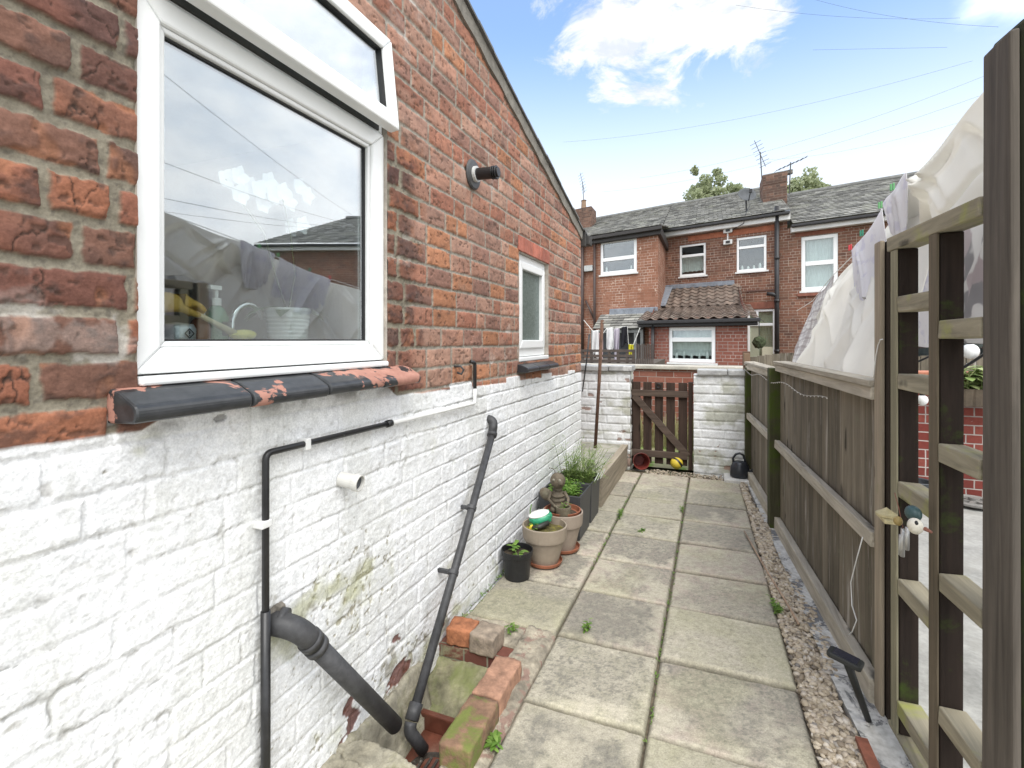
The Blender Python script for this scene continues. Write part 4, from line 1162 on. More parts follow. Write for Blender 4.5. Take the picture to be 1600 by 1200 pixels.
def bigpot(c, r, h, mat, parent, inner=None):
    b = B(); k = .62
    b.lathe([(r * k, .014), (r * .90, h - .085), (r * .91, h - .083), (r * .985, h - .082), (r, h - .070), (r * 1.03, h - .004), (r * 1.02, h), (r * .955, h), (r * .90, h - .07), (r * .5, h - .075)], c, 44)
    b.done('pot', mat, parent, bevel=.002)
q = on_z(851, 880); saucer(q + Vector((0, 0, 0)), .108, 'terracotta saucer under the pot with the green bottle in it')
p1 = thing('terracotta_pot', 'beige pot with a green plastic bottle lying in it, second from the drain', 'plant pot', q, group='beige pots by the white wall')
bigpot(q, .132, .238, TERR, p1)
b = B(); b.lathe([(.126, .19), (.124, .200), (.0, .206)], q, 30); b.done('soil', plain('mossy_soil', (.12, .10, .03), 1, .5, 20, .8, 60, patch=(.30, .27, .03), pthr=(.48, .6), pscale=8), p1)
b = B(); leafy(b, q + Vector((-.055, -.03, .20)), 7, .05, .05, .022, .014, rg, .6, True, 4); leafy(b, q + Vector((-.03, .06, .20)), 4, .06, .04, .03, .014, rg); b.tube([q + Vector((-.09, .0, .2)), q + Vector((-.10, .02, .30)), q + Vector((-.095, .03, .335))], .0035, 6); b.done('plant', LEAF1, p1, smooth=True)
# bottle lying in the pot
c = q + Vector((-.035, .03, .262))
gb = thing('plastic_bottle', 'green plastic bottle with a white side and yellow flower nozzle lying in a beige pot', 'bottle', c)
GR = plain('green_plastic', (.04, .30, .16), .35, .12, 5, .03)
RB_ = Euler((math.radians(12), math.radians(-14), math.radians(22))).to_matrix().to_4x4()
def gbp(x, y, z): return c + RB_ @ Vector((x, y, z))
b = B(); b.ball(c, (.074, .050, .036), 12, RB_); b.box((-.055, -.034, -.024), (.060, .036, .022), Matrix.Translation(c) @ RB_); o = b.done('bottle', GR, gb, smooth=True)
rm = o.modifiers.new('remesh', 'REMESH'); rm.mode = 'VOXEL'; rm.voxel_size = .004; rm.use_smooth_shade = True
b = B(); b.ball(gbp(-.006, .002, .026), (.066, .042, .0125), 12, RB_); b.done('white_panel', CERAM, gb, smooth=True)
n0, n1_, n2_ = gbp(.035, -.040, -.022), gbp(-.02, -.072, -.014), gbp(-.062, -.078, -.006)
b = B(); b.tube([n0, n1_, n2_], [.018, .015, .011], 12); b.done('neck', plain('dark_neck', (.03, .03, .025), .5, .2, 5, 0), gb, smooth=True)
b = B()
for k in range(6):
    a = k * 1.047; b.ball(n2_ + Vector((-.006, math.cos(a) * .013, math.sin(a) * .013)), .008, 8)
b.ball(n2_ + Vector((-.010, -.002, 0)), .010, 8); b.done('nozzle', plain('yellow_plastic', (.72, .56, .05), .4, .1, 5, 0), gb, smooth=True)
q = on_z(879, 858); saucer(q, .112, 'terracotta saucer under the pot that carries the stone bee')
p2 = thing('terracotta_pot', 'beige pot with a second terracotta pot inside and a stone bee on top', 'plant pot', q, group='beige pots by the white wall')
bigpot(q, .128, .250, plain('beige_plastic', (.33, .27, .215), .6, .12, 5, .12, 60), p2)
b = B(); b.lathe([(.08, .14), (.112, .244), (.118, .262), (.110, .262), (.104, .235), (.05, .22)], q, 36); b.done('inner_pot', SAUC, p2, bevel=.002)
b = B(); b.lathe([(.104, .22), (.104, .232), (.0, .236)], q, 24); b.done('soil', SOIL, p2)
b = B(); leafy(b, q + Vector((.045, -.07, .235)), 5, .10, .035, .030, .008, rg, .5, True, 5); b.done('plant', LEAF1, p2, smooth=True)
# stone bee
STONE = plain('bronze_stone', (.115, .092, .062), .75, .4, 10, .7, 60, patch=(.20, .19, .13), pthr=(.55, .72), pscale=12)
bc = q + Vector((-.035, .01, .235))
bee = thing('bee_statue', 'brown stone bee figure holding a little pot, sitting in the second beige pot', 'statue', bc)
b = B()
def bp(x, y, z): return bc + Vector((x, y, z))
b.ball(bp(0, 0, .07), (.050, .052, .080), 12)
for k in range(4): b.lathe([(.046 + .004 * math.sin(k), -.006), (.052, 0), (.046, .006)], bp(.004, -.004, .035 + k * .027), 20, Matrix.Rotation(.15, 4, 'X'))
b.ball(bp(.005, -.008, .150), (.030, .030, .022), 8)
b.ball(bp(.004, -.012, .205), (.050, .050, .052), 12)
b.ball(bp(.035, -.052, .200), (.016, .014, .016), 8)
b.ball(bp(.050, .0, .03), (.03, .024, .024), 8); b.ball(bp(-.01, -.055, .03), (.024, .03, .024), 8)
o = b.done('body', STONE, bee, smooth=True)
rm = o.modifiers.new('remesh', 'REMESH'); rm.mode = 'VOXEL'; rm.voxel_size = .0045; rm.use_smooth_shade = True
sm_ = o.modifiers.new('smooth', 'SMOOTH'); sm_.iterations = 3
b = B(); b.ball(bp(-.078, -.004, .105), (.048, .016, .040), 12, Matrix.Rotation(.6, 4, 'Y')); b.ball(bp(-.025, .060, .11), (.03, .014, .042), 12); b.done('wing', STONE, bee, smooth=True)
b = B()
b.tube([bp(-.035, -.030, .135), bp(-.045, -.055, .09), bp(.005, -.075, .055), bp(.04, -.07, .06)], [.011, .010, .009, .010], 8)
b.tube([bp(.045, -.005, .135), bp(.075, -.02, .10), bp(.080, -.05, .065), bp(.06, -.06, .06)], [.011, .010, .009, .010], 8); b.done('arm', STONE, bee, smooth=True)
b = B()
for sx in (-1, 1):
    b = B(); b.tube([bp(.004 + sx * .018, -.012, .252), bp(.004 + sx * .026, -.018, .278), bp(.004 + sx * .045, -.026, .285)], .0022, 6); b.ball(bp(.004 + sx * .05, -.028, .285), .005, 6); b.done('antenna', STONE, bee, smooth=True)
PST = plain('pale_stone', (.24, .22, .17), .7, .2, 12, .2)
for sx in (-1, 1): b = B(); b.ball(bp(.010 + sx * .020, -.058, .218), (.009, .006, .010), 8); b.done('eye', PST, bee, smooth=True)
b = B(); b.lathe([(.030, -.055), (.044, -.05), (.050, .0), (.050, .012), (.040, .012), (.036, -.01)], bp(.060, -.080, .055), 22); b.done('held_pot', STONE, bee, bevel=.002)
# two tall square planters
PLNT = plain('anthracite_plastic', (.055, .056, .058), .5, .15, 5, .06, 70)
def planter(y0, y1, h, lb):
    x0, x1 = XW + .03, -.806
    t_ = thing('square_planter', lb, 'planter', ((x0 + x1) / 2, (y0 + y1) / 2, 0), group='tall anthracite planters')
    b = B(); k = .022; w = .012
    o_ = [(x0 + k, y0 + k), (x1 - k * .4, y0 + k), (x1 - k * .4, y1 - k), (x0 + k, y1 - k)]; T_ = [(x0, y0), (x1, y0), (x1, y1), (x0, y1)]
    I_ = [(x0 + w, y0 + w), (x1 - w, y0 + w), (x1 - w, y1 - w), (x0 + w, y1 - w)]
    r0 = [b.bm.verts.new((x, y, .002)) for x, y in o_]; r1 = [b.bm.verts.new((x, y, h)) for x, y in T_]; r2 = [b.bm.verts.new((x, y, h)) for x, y in I_]; r3 = [b.bm.verts.new((x, y, h - .16)) for x, y in I_]
    b.skin([r0, r1, r2, r3]); b.done('box', PLNT, t_, bevel=.004)
    b = B(); b.box((x0 + w + .001, y0 + w + .001, h - .10), (x1 - w - .001, y1 - w - .001, h - .075)); b.done('soil', SOIL, t_)
    return t_
A_ = planter(3.262, 3.585, .30, 'nearer anthracite planter full of bright green leaves'); 
b = B()
for i in range(30): leafy(b, (random.uniform(XW + .08, -.86), random.uniform(3.30, 3.54), .225), 4, .12, .045, .034, .018, rg, .9, True, 6)
b.done('plant', LEAF1, A_, smooth=True)
Bp = planter(3.60, 3.905, .30, 'farther anthracite planter with tall feathery greenery')
b = B()
for i in range(95):
    c = Vector((random.uniform(XW + .07, -.83), random.uniform(3.64, 3.87), .225)); h = random.uniform(.14, .40)
    tp = c + Vector((random.uniform(-.06, .20), random.uniform(-.14, .16), h * random.uniform(.7, 1))); b.tube([c, c.lerp(tp, .5) + Vector((0, 0, .03)), tp], [.002, .0016, .0008], 4, False)
    for k in range(11):
        u = .3 + .7 * k / 10; p = c.lerp(tp, u) + Vector((0, 0, .06 * u * (1 - u)))
        a = rg.uniform(0, 6.28); leaf_blade(b, p, (math.cos(a), math.sin(a), rg.uniform(.2, 1)), rg.uniform(.035, .07), .0065, .6, None, 2)
b.done('plant', LEAF2, Bp, smooth=True)
b = B(); e0 = Vector((-.80, 3.60, .30))
for i in range(3): b.beam((-.798 + .012 * i, 3.66 + i * .05, .30), (-.775 + .012 * i, 3.72 + i * .05, .36), .006, .003)
b.done('plant_tag', plain('clear_tag', (.7, .72, .7), .3, .1, 5, 0), Bp)

# weeds in the joints: each tuft one thing
WL = leafmat('weed_leaf', (.12, .25, .03), (.26, .40, .08))
for px, py, h, s, lb in ((916, 992, .05, .04, 'lone weed at the corner of a paving slab'), (775, 1160, .028, .03, 'broad leaved weed beside the mossy brick'), (968, 808, .05, .10, 'weeds along the paving joint in mid path'),
                         (1066, 800, .05, .05, 'dry weed in the far right joint of the paving'), (1213, 955, .05, .06, 'weed growing in the pebbles'), (800, 985, .03, .03, 'tiny weed by the grey brick of the drain'), (1003, 832, .02, .04, 'weed in a cross joint of the path')):
    q = on_z(px, py); b = B()
    for k in range(6 if s > .05 else 3):
        leafy(b, q + Vector((random.uniform(-.01, .01), random.uniform(-s, s), 0)), 3, h, .02, .024 if 'broad' not in lb else .035, .009 if 'broad' not in lb else .016, rg, .8, True, 4)
    o = b.done('weed', WL, smooth=True); tag(o, lb, 'weed', 'weeds between the slabs')
b = B()
rgw = random.Random(9)
for i in range(260):
    k = rgw.random()
    if k < .35: p = Vector((-.486 * H + rgw.uniform(-.008, .008), rgw.uniform(2.9, 5.1), -.01))
    elif k < .7: p = Vector((-.146 * H + rgw.uniform(-.01, .01), rgw.uniform(1.2, 5.1), -.01))
    else: p = Vector((XW + rgw.uniform(.005, .03), rgw.uniform(2.1, 3.2), 0))
    for j in range(3): leaf_blade(b, p + Vector((rgw.uniform(-.006, .006), rgw.uniform(-.01, .01), 0)), (rgw.uniform(-1, 1), rgw.uniform(-1, 1), rgw.uniform(.3, 1)), rgw.uniform(.008, .022), .005, .8, None, 2)
o = b.done('joint_moss', WL); tag(o, 'low moss and grass blades growing in the paving joints', 'moss', kind='stuff')
# ================================================================== GATE WALLS, GATE
YG = 4.0 * H
WPAINT = attrmat('worn_white_masonry_paint', .85, .2, 160, .45, .25)
def painted_relief(u0, u1, z0, z1, mp, seed, step=.007, worn=.4):
    ua = np.arange(u0, u1 + step, step); ua[-1] = u1; za = np.arange(z0, z1 + step, step); za[-1] = z1
    U, Z = np.meshgrid(ua, za, indexing='ij')
    row, bid, da, dz = brick_layout(U, Z + .008 * (fbm(U * 2, Z * 2, 3, seed) - .5), .0892, .0, seed)
    wob = fbm(U * 30, Z * 30, 3, seed + 1) - .5; lump = fbm(U * 6, Z * 6, 4, seed + 2); fine = fbm(U * 40, Z * 40, 3, seed + 3)
    bm = ss(-.003, .010, np.minimum(da, dz) - .004 + wob * .006)
    h = bm * .0075 + (hsh(bid, 2) - .5) * .004 + (lump - .5) * .010 + (fine - .5) * .003
    c = np.array([.74, .75, .75]) * (.92 + .12 * fine)[..., None]
    c = mixc(c, np.array([.50, .50, .46]), ss(.48, .7, lump) * .5)
    jl = (1 - ss(.0, .006, dz - .001 + wob * .004)) * ss(.4, .6, fbm(U * 5, Z * 9, 3, seed + 4)); c = mixc(c, np.array([.22, .21, .19]), jl * .55)
    g = ss(.52, .70, fbm(U * 5, Z * 9, 5, seed + 5) + worn * .5 * np.exp(-((Z - z0 - .12) / .16) ** 2) + .12 * np.exp(-((Z - z1 + .05) / .06) ** 2)); c = mixc(c, np.array([.34, .34, .25]), g * .7)
    p = ss(.775, .79, fbm(U * 8, Z * 13, 4, seed + 7) + worn * .45 * np.exp(-((Z - z0 - .10) / .15) ** 2)); h = h - p * .004
    c = mixc(c, np.array([.27, .16, .12]), p * .8)
    v = np.array([mp(u, z, d) for u, z, d in zip(U.ravel(), Z.ravel(), h.ravel())])
    return mesh_np('wall_face', v, grid_faces(len(ua), len(za), np.ones((len(ua) - 1, len(za) - 1), bool)), c.reshape(-1, 3))
COPE = plain('grey_coping_slab', (.36, .36, .35), .8, .25, 6, .35, 60, patch=(.55, .55, .53), pthr=(.55, .66), pscale=7)
xg = lambda px: on_y(px, 600, YG).x
def gate_wall(name, x0, x1, ztop, seed, lb, copes, z0=-.05, capx=(.02, .02)):
    t_ = thing(name, lb, 'wall', ((x0 + x1) / 2, YG + .11, 0))
    b = B(); b.box((x0 + .004, YG + .004, z0), (x1 - .004, YG + .225, ztop - .002)); b.done('core', plain('white_core', (.62, .62, .6), .9, .2, 6, .3), t_)
    link('painted_face', painted_relief(x0, x1, z0, ztop - .001, lambda u, z, d: (u, YG - d, z), seed), WPAINT, t_)
    e = painted_relief(YG, YG + .225, z0, ztop - .001, lambda u, z, d: (x1 - .004 + d, u, z), seed + 40, .012); link('side_face', e, WPAINT, t_)
    e = painted_relief(YG, YG + .225, z0, ztop - .001, lambda u, z, d: (x0 + .004 - d, u, z), seed + 60, .012); link('side_face', e, WPAINT, t_)
    xs = np.linspace(x0 - capx[0], x1 + capx[1], copes + 1)
    for a, c_ in zip(xs, xs[1:]):
        b = B(); j = random.uniform(-.006, .006)
        b.prism([(a + .003, ztop + j), (c_ - .003, ztop + random.uniform(-.004, .004)), (c_ - .003, ztop + .055 + j), (a + .003, ztop + .055 + j)], YG - .035, YG + .26, lambda u, v_, w: (u, w, v_)); b.done('coping', COPE, t_, bevel=.008)
    return t_
zcap = lambda px, py: on_y(px, py, YG).z
gate_wall('garden_wall', -3.0, xg(985), zcap(960, 580), 31, 'white painted brick wall to the left of the brown gate with a grey coping', 9)
gate_wall('gate_pier', xg(1084), FX(YG) + .10, zcap(1118, 586), 37, 'white painted brick pier to the right of the brown gate', 2, capx=(-.03, .0))
gate = thing('garden_gate', 'dark brown slatted wooden gate with a diagonal brace', 'gate', on_z(1034, 730))
GW = wood('gate_wood', (.050, .032, .024), 'z', .45, (.10, .115, .04), (.66, .8), .5, .2)
GWL = wood('gate_rail_wood', (.085, .062, .048), 'x', .4, None, bump=.5)
def gx_(px, Y): return on_y(px, 600, Y).x
yg = YG + .10
def gz(py, Y=None): return on_y(1034, py, Y or yg).z
for a, c_ in ((988.5, 1000.5), (1005, 1018), (1023, 1036), (1041, 1054.5), (1060, 1074)):
    b = B(); b.box((gx_(a, yg), yg, .035), (gx_(c_, yg), yg + .022, gz(598 + random.uniform(-.8, .8)))); b.done('pale', GW, gate, bevel=.003)
for a, c_ in ((610, 619.5), (704.5, 714.5)):
    b = B(); b.box((gx_(988, yg), yg - .034, gz(c_)), (gx_(1075, yg), yg - .001, gz(a))); b.done('rail', GWL, gate, bevel=.003)
b = B(); b.beam((gx_(991, yg), yg - .018, gz(619)), (gx_(1075, yg), yg - .018, gz(709)), .033, .068, (0, 1, 0) if False else (0, 0, 1)); b.done('brace', GWL, gate, bevel=.003)
b = B(); b.box((gx_(984.5, yg), yg - .03, .0), (gx_(988, yg), yg + .05, gz(594))); b.done('gate_post', GW, gate, bevel=.004); b = B(); b.box((gx_(1075.5, yg), yg - .03, 0), (gx_(1082.5, yg), yg + .05, gz(596))); b.done('gate_post', GW, gate, bevel=.004)
b = B(); c = Vector((gx_(1029, yg), yg - .002, gz(603))); b.tube([c + Vector((.022 * math.cos(a), -.004, .022 * math.sin(a))) for a in np.linspace(0, 6.28, 17)], .005, 6); b.done('latch', plain('black_iron', (.02, .02, .02), .5, .2, 8, .1, metal=.3), gate)
# bucket on its side, ball, watering can
q = on_z(1001, 734.5); 
pt = thing('red_bucket', 'reddish brown plant pot lying on its side by the gate', 'plant pot', q + Vector((0, .06, 0)))
m = Euler((math.radians(82), 0, math.radians(18))).to_matrix().to_4x4()
RED = plain('brown_red_plastic', (.16, .03, .022), .45, .25, 7, .05, patch=(.35, .25, .22), pthr=(.66, .70), pscale=18)
b = B(); r = .087
b.lathe([(.06, -.15), (.078, .0), (.085, .002), (r, .026), (r - .006, .027), (r - .012, .0), (.056, -.145)], q + Vector((0, .03, .087)), 36, m); b.done('pot', RED, pt, bevel=.002)
q = on_z(1057, 734)
ball = thing('ball', 'small yellow ball with black stripes lying by the gate', 'ball', q + Vector((0, .03, 0)))
t = MT('striped_ball'); v = t.coord('Object', (1, 1, 1))
w_ = t.N('ShaderNodeTexWave', wave_type='BANDS', bands_direction='DIAGONAL'); w_.inputs['Scale'].default_value = 4.6; w_.inputs['Distortion'].default_value = 2.6; w_.inputs['Detail'].default_value = 0; w_.inputs['Detail Scale'].default_value = 1.2
t.L(v, w_.inputs[0]); t.col(t.mix(t.mr(w_.outputs['Fac'], .80, .84), (.66, .50, .05), (.02, .02, .018))); t.rough(.45)
b = B(); b.ball(q + Vector((0, .03, .064)), .064, 16); b.done('ball_shell', t.m, ball, smooth=True)
q = on_z(1151, 727); q = Vector((q.x, YG - .14, .03))
can = thing('watering_can', 'black plastic watering can standing by the fence post next to the white pier', 'watering can', q)
BK = plain('black_can_plastic', (.022, .025, .032), .3, .25, 6, .04)
b = B(); prof = [(.070, 0), (.086, .012), (.088, .05), (.082, .10), (.062, .145), (.048, .155), (.040, .150)]
b.lathe(prof, q, 32, Matrix.Diagonal((1.0, .72, 1, 1))); b.done('body', BK, can, smooth=True)
b = B(); b.tube([q + Vector(p) for p in ((.05, 0, .03), (.11, -.02, .07), (.155, -.03, .15), (.17, -.032, .175))], [.026, .02, .014, .013], 14); b.done('spout', BK, can, smooth=True)
b = B(); b.tube([q + Vector(p) for p in ((-.055, 0, .13), (-.06, 0, .18), (-.035, 0, .22), (.0, 0, .232), (.03, 0, .215), (.045, 0, .17), (.05, 0, .13))], .0105, 12); b.done('handle', BK, can, smooth=True)
b = B(); b.box((q.x - .14, q.y - .12, -.02), (q.x + .16, YG - .002, .028)); o = b.done('ledge_block', plain('white_render_block', (.6, .59, .56), .9, .2, 9, .4), bevel=.008); struct(o)
o['kind'] = 'structure'

# clothes post and the thin black rod on the patio
b = B(); p0 = Vector((on_y(930, 690, 5.1).x, 5.1, .235)); p1 = on_y(941, 500, 5.0)
b.tube([p0, p0.lerp(p1, .5) + Vector((.003, 0, 0)), p1], .017, 10); cp = b.done('clothes_post', plain('rusty_post', (.13, .07, .045), .8, .4, 12, .4, 60), smooth=True); tag(cp, 'rusty brown clothes post leaning on the raised patio', 'post')
b = B(); c = p1 + Vector((0, 0, -.03)); b.tube([c + Vector((-.03, 0, 0)), c + Vector((.035, -.01, .005))], .008, 8); b.done('crossbar', plain('cord_grey', (.35, .33, .28), .8, .2, 9, .1), cp); 
b = B(); b.tube([on_y(910, 612, 5.3), on_y(917, 560, 5.34), on_y(921, 522, 5.36)], [.006, .008, .011], 8); o = b.done('metal_rod', BLACKP, smooth=True); tag(o, 'thin black rod leaning on the left garden wall', 'rod')

# ================================================================== THE FENCE
def fy(px):
    d = ray(px, 600); k = d.x / d.y; return .5403 * H / (k + .071)
FWB = wood('fence_board', (.155, .132, .098), 'z', .42, (.17, .17, .11), (.62, .8), .7, .28, patch=(.34, .31, .27), pthr=(.56, .66))
FWR = wood('fence_rail', (.40, .36, .29), 'y', .35, None, (.6, .7), .6, .15)
FWP = wood('mossy_post', (.060, .056, .030), 'z', .45, (.055, .078, .012), (.46, .60), .5, .1)
FWT = wood('pale_post', (.30, .25, .185), 'z', .35, (.24, .25, .12), (.60, .75), .5, .1)
FO = Vector((FX(0), 0, 0))
def fl(x, y, z):     # fence frame -> world (y measured along world Y)
    return Vector((FX(y) + x, y, z))
def fbox(b, x0, x1, y0, y1, z0, z1, j=0.0):
    k = .071
    c = [Vector((FX(y) + x, y, z)) for z in (z0, z1) for x, y in ((x0, y0), (x1, y0), (x1, y1), (x0, y1))]
    if j: c = [p + Vector((random.uniform(-j, j), random.uniform(-j, j), random.uniform(-j, j))) for p in c]
    b.hexa(c); return b
YP1 = fy(1380); YP2 = fy(1214); YP3 = fy(1168); YP4 = YG - .03
def panel(y0, y1, ztop, lb, zb=.05, zm=.455 * H):
    t_ = thing('board_fence', lb, 'fence', fl(0, (y0 + y1) / 2, 0), group='fence panels along the path')
    b = B(); y = y0
    while y < y1 - .01:
        w = min(random.uniform(.088, .105), y1 - y); dx = random.uniform(-.003, .003)
        c = []
        z1 = ztop - .015 + random.uniform(-.006, .004)
        for z in (zb, z1):
            tl = dx + random.uniform(-.002, .002)
            c += [fl(.024 + tl, y - .002, z), fl(.036 + tl, y - .002, z), fl(.030 + tl, y + w + .004, z), fl(.012 + tl, y + w + .004, z)]
        b.hexa(c); y += w
    b.done('boards', FWB, t_, bevel=.002)
    for z, h, out in ((zm, .055, .034), ):
        b = B(); fbox(b, -.026, .010, y0, y1, z - h / 2, z + h / 2, .002); b.done('mid_rail', FWR, t_, bevel=.004)
    b = B(); fbox(b, -.024, .050, y0, y1, ztop - .058, ztop - .012, .002); fbox(b, -.034, .060, y0, y1, ztop - .010, ztop + .012, .002); b.done('top_rail', FWR, t_, bevel=.003)
    b = B(); fbox(b, -.030, .012, y0, y1, .005, .098, .002); b.done('gravel_board', FWR, t_, bevel=.004)
    return t_
panel(YP1 + .04, YP2 - .055, .880 * H, 'nearest and tallest grey board fence panel between the trellis and the mossy post')
panel(YP2 + .055, YP3 - .03, .834 * H, 'grey board fence panel between the mossy post and the slim brown post')
panel(YP3 + .03, YP4 - .05, .822 * H, 'short farthest grey fence panel next to the white pier')
def post(y, x0, x1, d, ztop, mat, lb, z0=0.0):
    b = B(); fbox(b, x0, x1, y - d / 2, y + d / 2, z0, ztop, .002); o = b.done('fence_post', mat, bevel=.006); tag(o, lb, 'post', 'posts of the path fence'); return o
post(YP2, -.055, .045, .10, .850 * H, FWP, 'mossy dark green square post between two fence panels')
post(YP3, -.040, .020, .055, on_x(1168, 552, FX(YP3)).z, wood('slim_brown_post', (.17, .115, .075), 'z'), 'slim brown post standing a little above the far fence')
post(YP4, -.035, .035, .075, .80 * H, FWP, 'dark post against the white pier at the end of the fence')
# post that ends the panel and carries the trellis
ztl = 1.262 * H
o = thing('fence_post', 'tall two tone post where the fence meets the open trellis', 'post', fl(0, YP1, 0), group='posts of the path fence')
b = B(); fbox(b, -.016, -.001, YP1 - .022, YP1 + .040, .005, ztl, .002); b.done('post_face', FWT, o, bevel=.005)
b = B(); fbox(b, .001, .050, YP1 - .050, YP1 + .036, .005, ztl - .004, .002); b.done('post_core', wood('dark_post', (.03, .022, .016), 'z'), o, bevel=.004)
# open trellis screen
YT1, YT2, YT3 = fy(1393) - .03, fy(1453) - .030, fy(1535)
tr = thing('open_trellis', 'open dark timber screen with staggered horizontal slats between two tall posts', 'trellis', fl(0, (YT1 + YT3) / 2, 0))
TW = wood('trellis_dark', (.026, .018, .014), 'z', .4, (.050, .085, .010), (.54, .70), .5)
TWS = wood('trellis_slat', (.28, .25, .18), 'y', .4, (.32, .33, .10), (.52, .68), .6)
EDGE = wood('trellis_edge', (.235, .215, .145), 'z', .35, None)
for yy in (YT1, YT2):
    b = B(); fbox(b, .002, .056, yy - .024, yy + .022, .03, ztl - .05, .0015); b.done('upright', TW, tr, bevel=.003)
    b = B(); fbox(b, -.006, .000, yy - .024, yy + .022, .03, ztl - .05, .0008); b.done('upright_edge', EDGE if yy == YT1 else wood('olive_edge', (.13, .105, .072), 'z'), tr, bevel=.001)
def slat(y0, y1, z, tilt=0.0):
    b = B(); fbox(b, -.004, .060, y0, y1, z - .052, z, .002); b.done('slat', TWS, tr, bevel=.004)
def zat(px, py, Y): 
    d = ray(px, py); return H + d.z * (Y / d.y)
for py in (464, 583, 752, 903, 1093):
    slat(YT2 + .024, YT1 - .026, zat(1400, py, YT1 - .026))
for py in (500, 692, 893, 1100):
    slat(YT3 + .002, YT2 - .026, zat(1463, py, YT2 - .026))
b = B(); fbox(b, -.008, .064, YT3 + .001, YP1 - .052, ztl - .048, ztl, .002); b.done('top_slat', TWS, tr, bevel=.004)
b = B(); fbox(b, -.004, .064, YT3 + .001, YP1 - .052, .0, .028, .002); b.done('bottom_slat', TWS, tr, bevel=.004)
zbig = on_x(1560, 62, FX(YT3)).z
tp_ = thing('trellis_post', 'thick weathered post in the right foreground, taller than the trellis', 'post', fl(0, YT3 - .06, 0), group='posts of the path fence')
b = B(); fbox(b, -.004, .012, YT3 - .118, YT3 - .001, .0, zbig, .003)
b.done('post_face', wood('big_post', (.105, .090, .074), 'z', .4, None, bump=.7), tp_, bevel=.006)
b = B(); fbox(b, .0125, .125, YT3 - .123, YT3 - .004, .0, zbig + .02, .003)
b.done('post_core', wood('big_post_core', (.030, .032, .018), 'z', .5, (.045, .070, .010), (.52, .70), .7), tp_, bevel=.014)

# cable along the fence, fairy lights, solar stake, wind chime
b = B(); pts = [(1432, 530), (1414, 531), (1396, 540), (1380, 556), (1368, 590)]
pw = [fl(-.022, YP1 - .06 + .02 * i, on_x(px, py, FX(YP1)).z) for i, (px, py) in enumerate(pts)]
p2_ = [fl(-.044, fy(px), on_x(px, py, FX(fy(px)) - .044).z) for px, py in ((1370, 868), (1360, 905), (1350, 945), (1352, 985), (1360, 1010), (1352, 1030), (1345, 1037))]
b.tube(pw, .0022, 6); o = b.done('white_cable', WHITEP, smooth=True); tag(o, 'loose white cable tacked at the top of the two tone post', 'cable')
b = B(); b.tube(p2_, .0022, 6); o = b.done('white_cable', WHITEP, smooth=True); tag(o, 'loose white cable hanging down the fence boards above the solar light', 'cable')
b = B(); pts = []
for i in range(40):
    u = i / 39; y = YP4 + (YP1 + .5 - YP4) * u; pts.append(fl(-.045, y, .79 * H - .03 * math.sin(u * 3.14 * 3) ** 2 + .02 * u))
b.tube(pts, .0011, 5)
for p in pts[::1]: b.ball(p + Vector((0, 0, -.004)), .0035, 5)
o = b.done('fairy_lights', plain('fairy_wire', (.55, .53, .48), .5, .1, 5, 0)); tag(o, 'thin string of tiny lights sagging along the fence', 'fairy lights')
q = on_z(1357, 1126, .012); hd = on_x(1322, 1030, q.x - .10); 
so = thing('solar_light', 'black solar garden light leaning on its spike among the pebbles', 'solar light', q)
BKM = plain('matt_black_plastic', (.014, .015, .013), .6, .3, 8, .05)
b = B(); b.tube([q, q.lerp(hd, .93)], [.010, .013], 10); b.done('spike', BKM, so, smooth=True)
M_ = Matrix.Translation(hd) @ Euler((math.radians(-6), math.radians(8), math.radians(-24))).to_matrix().to_4x4()
b = B(); b.prism([(-.062, -.045), (.055, -.045), (.065, -.035), (.065, .035), (.055, .045), (-.062, .045), (-.072, .03), (-.072, -.03)], -.010, .012, lambda u, v_, w: M_ @ Vector((u * .72, v_ * .72, w * .8))); b.done('lamp_head', BKM, so, bevel=.004)
b = B(); b.box((-.036, -.026, .0098), (.033, .026, .0118), M_); b.done('solar_panel', plain('solar_cell', (.02, .022, .035), .25, .2, 4, 0), so)
# bird house shaped wind chime
q = fl(-.045, fy(1400), 0); q.z = on_x(1405, 800, q.x).z
ch = thing('wind_chime', 'bird shaped wind chime with metal tubes hanging on the trellis', 'wind chime', q)
def wc(px, py, dx=0.0): 
    return on_x(px, py, q.x + dx)
b = B(); b.ball(wc(1427, 802, .01), (.020, .028, .022), 12); b.done('bird_body', plain('teal_paint', (.035, .075, .075), .45, .2, 8, .05), ch, smooth=True)
b = B(); b.ball(wc(1430, 822, -.012), (.018, .022, .022), 12); b.done('bird_head', plain('cream_paint', (.68, .64, .54), .45, .1, 8, .05), ch, smooth=True)
b = B(); b.ball(wc(1432, 817, -.030), (.004, .006, .006), 8); b.done('bird_eye', plain('eye_black', (.01, .01, .01), .3, .1, 4, 0), ch, smooth=True)
b = B(); b.ball(wc(1403, 814, -.010), (.012, .014, .014), 12); b.done('bead', plain('ochre_paint', (.36, .26, .09), .5, .2, 8, .05), ch, smooth=True)
b = B(); c = wc(1385, 800, .0); b.lathe([(.022, -.014), (.030, -.012), (.030, -.004), (.014, .006), (.0, .016)], c, 20); b.box((c.x - .018, c.y - .05, c.z - .024), (c.x + .018, c.y + .034, c.z - .014)); b.done('perch', plain('cream_ochre', (.50, .43, .24), .6, .3, 20, .2), ch, bevel=.003)
for px, py, l in ((1411, 826, 62), (1418, 824, 50), (1408, 836, 44)):
    b = B(); a0 = wc(px, py, .0); a1 = wc(px - 1, py + l * .7, .002); b.cyl(a0, a1, .0058, n=12); b.done('tube', plain('alu_tube', (.55, .55, .54), .35, .1, 6, .03, metal=.6), ch, smooth=True)
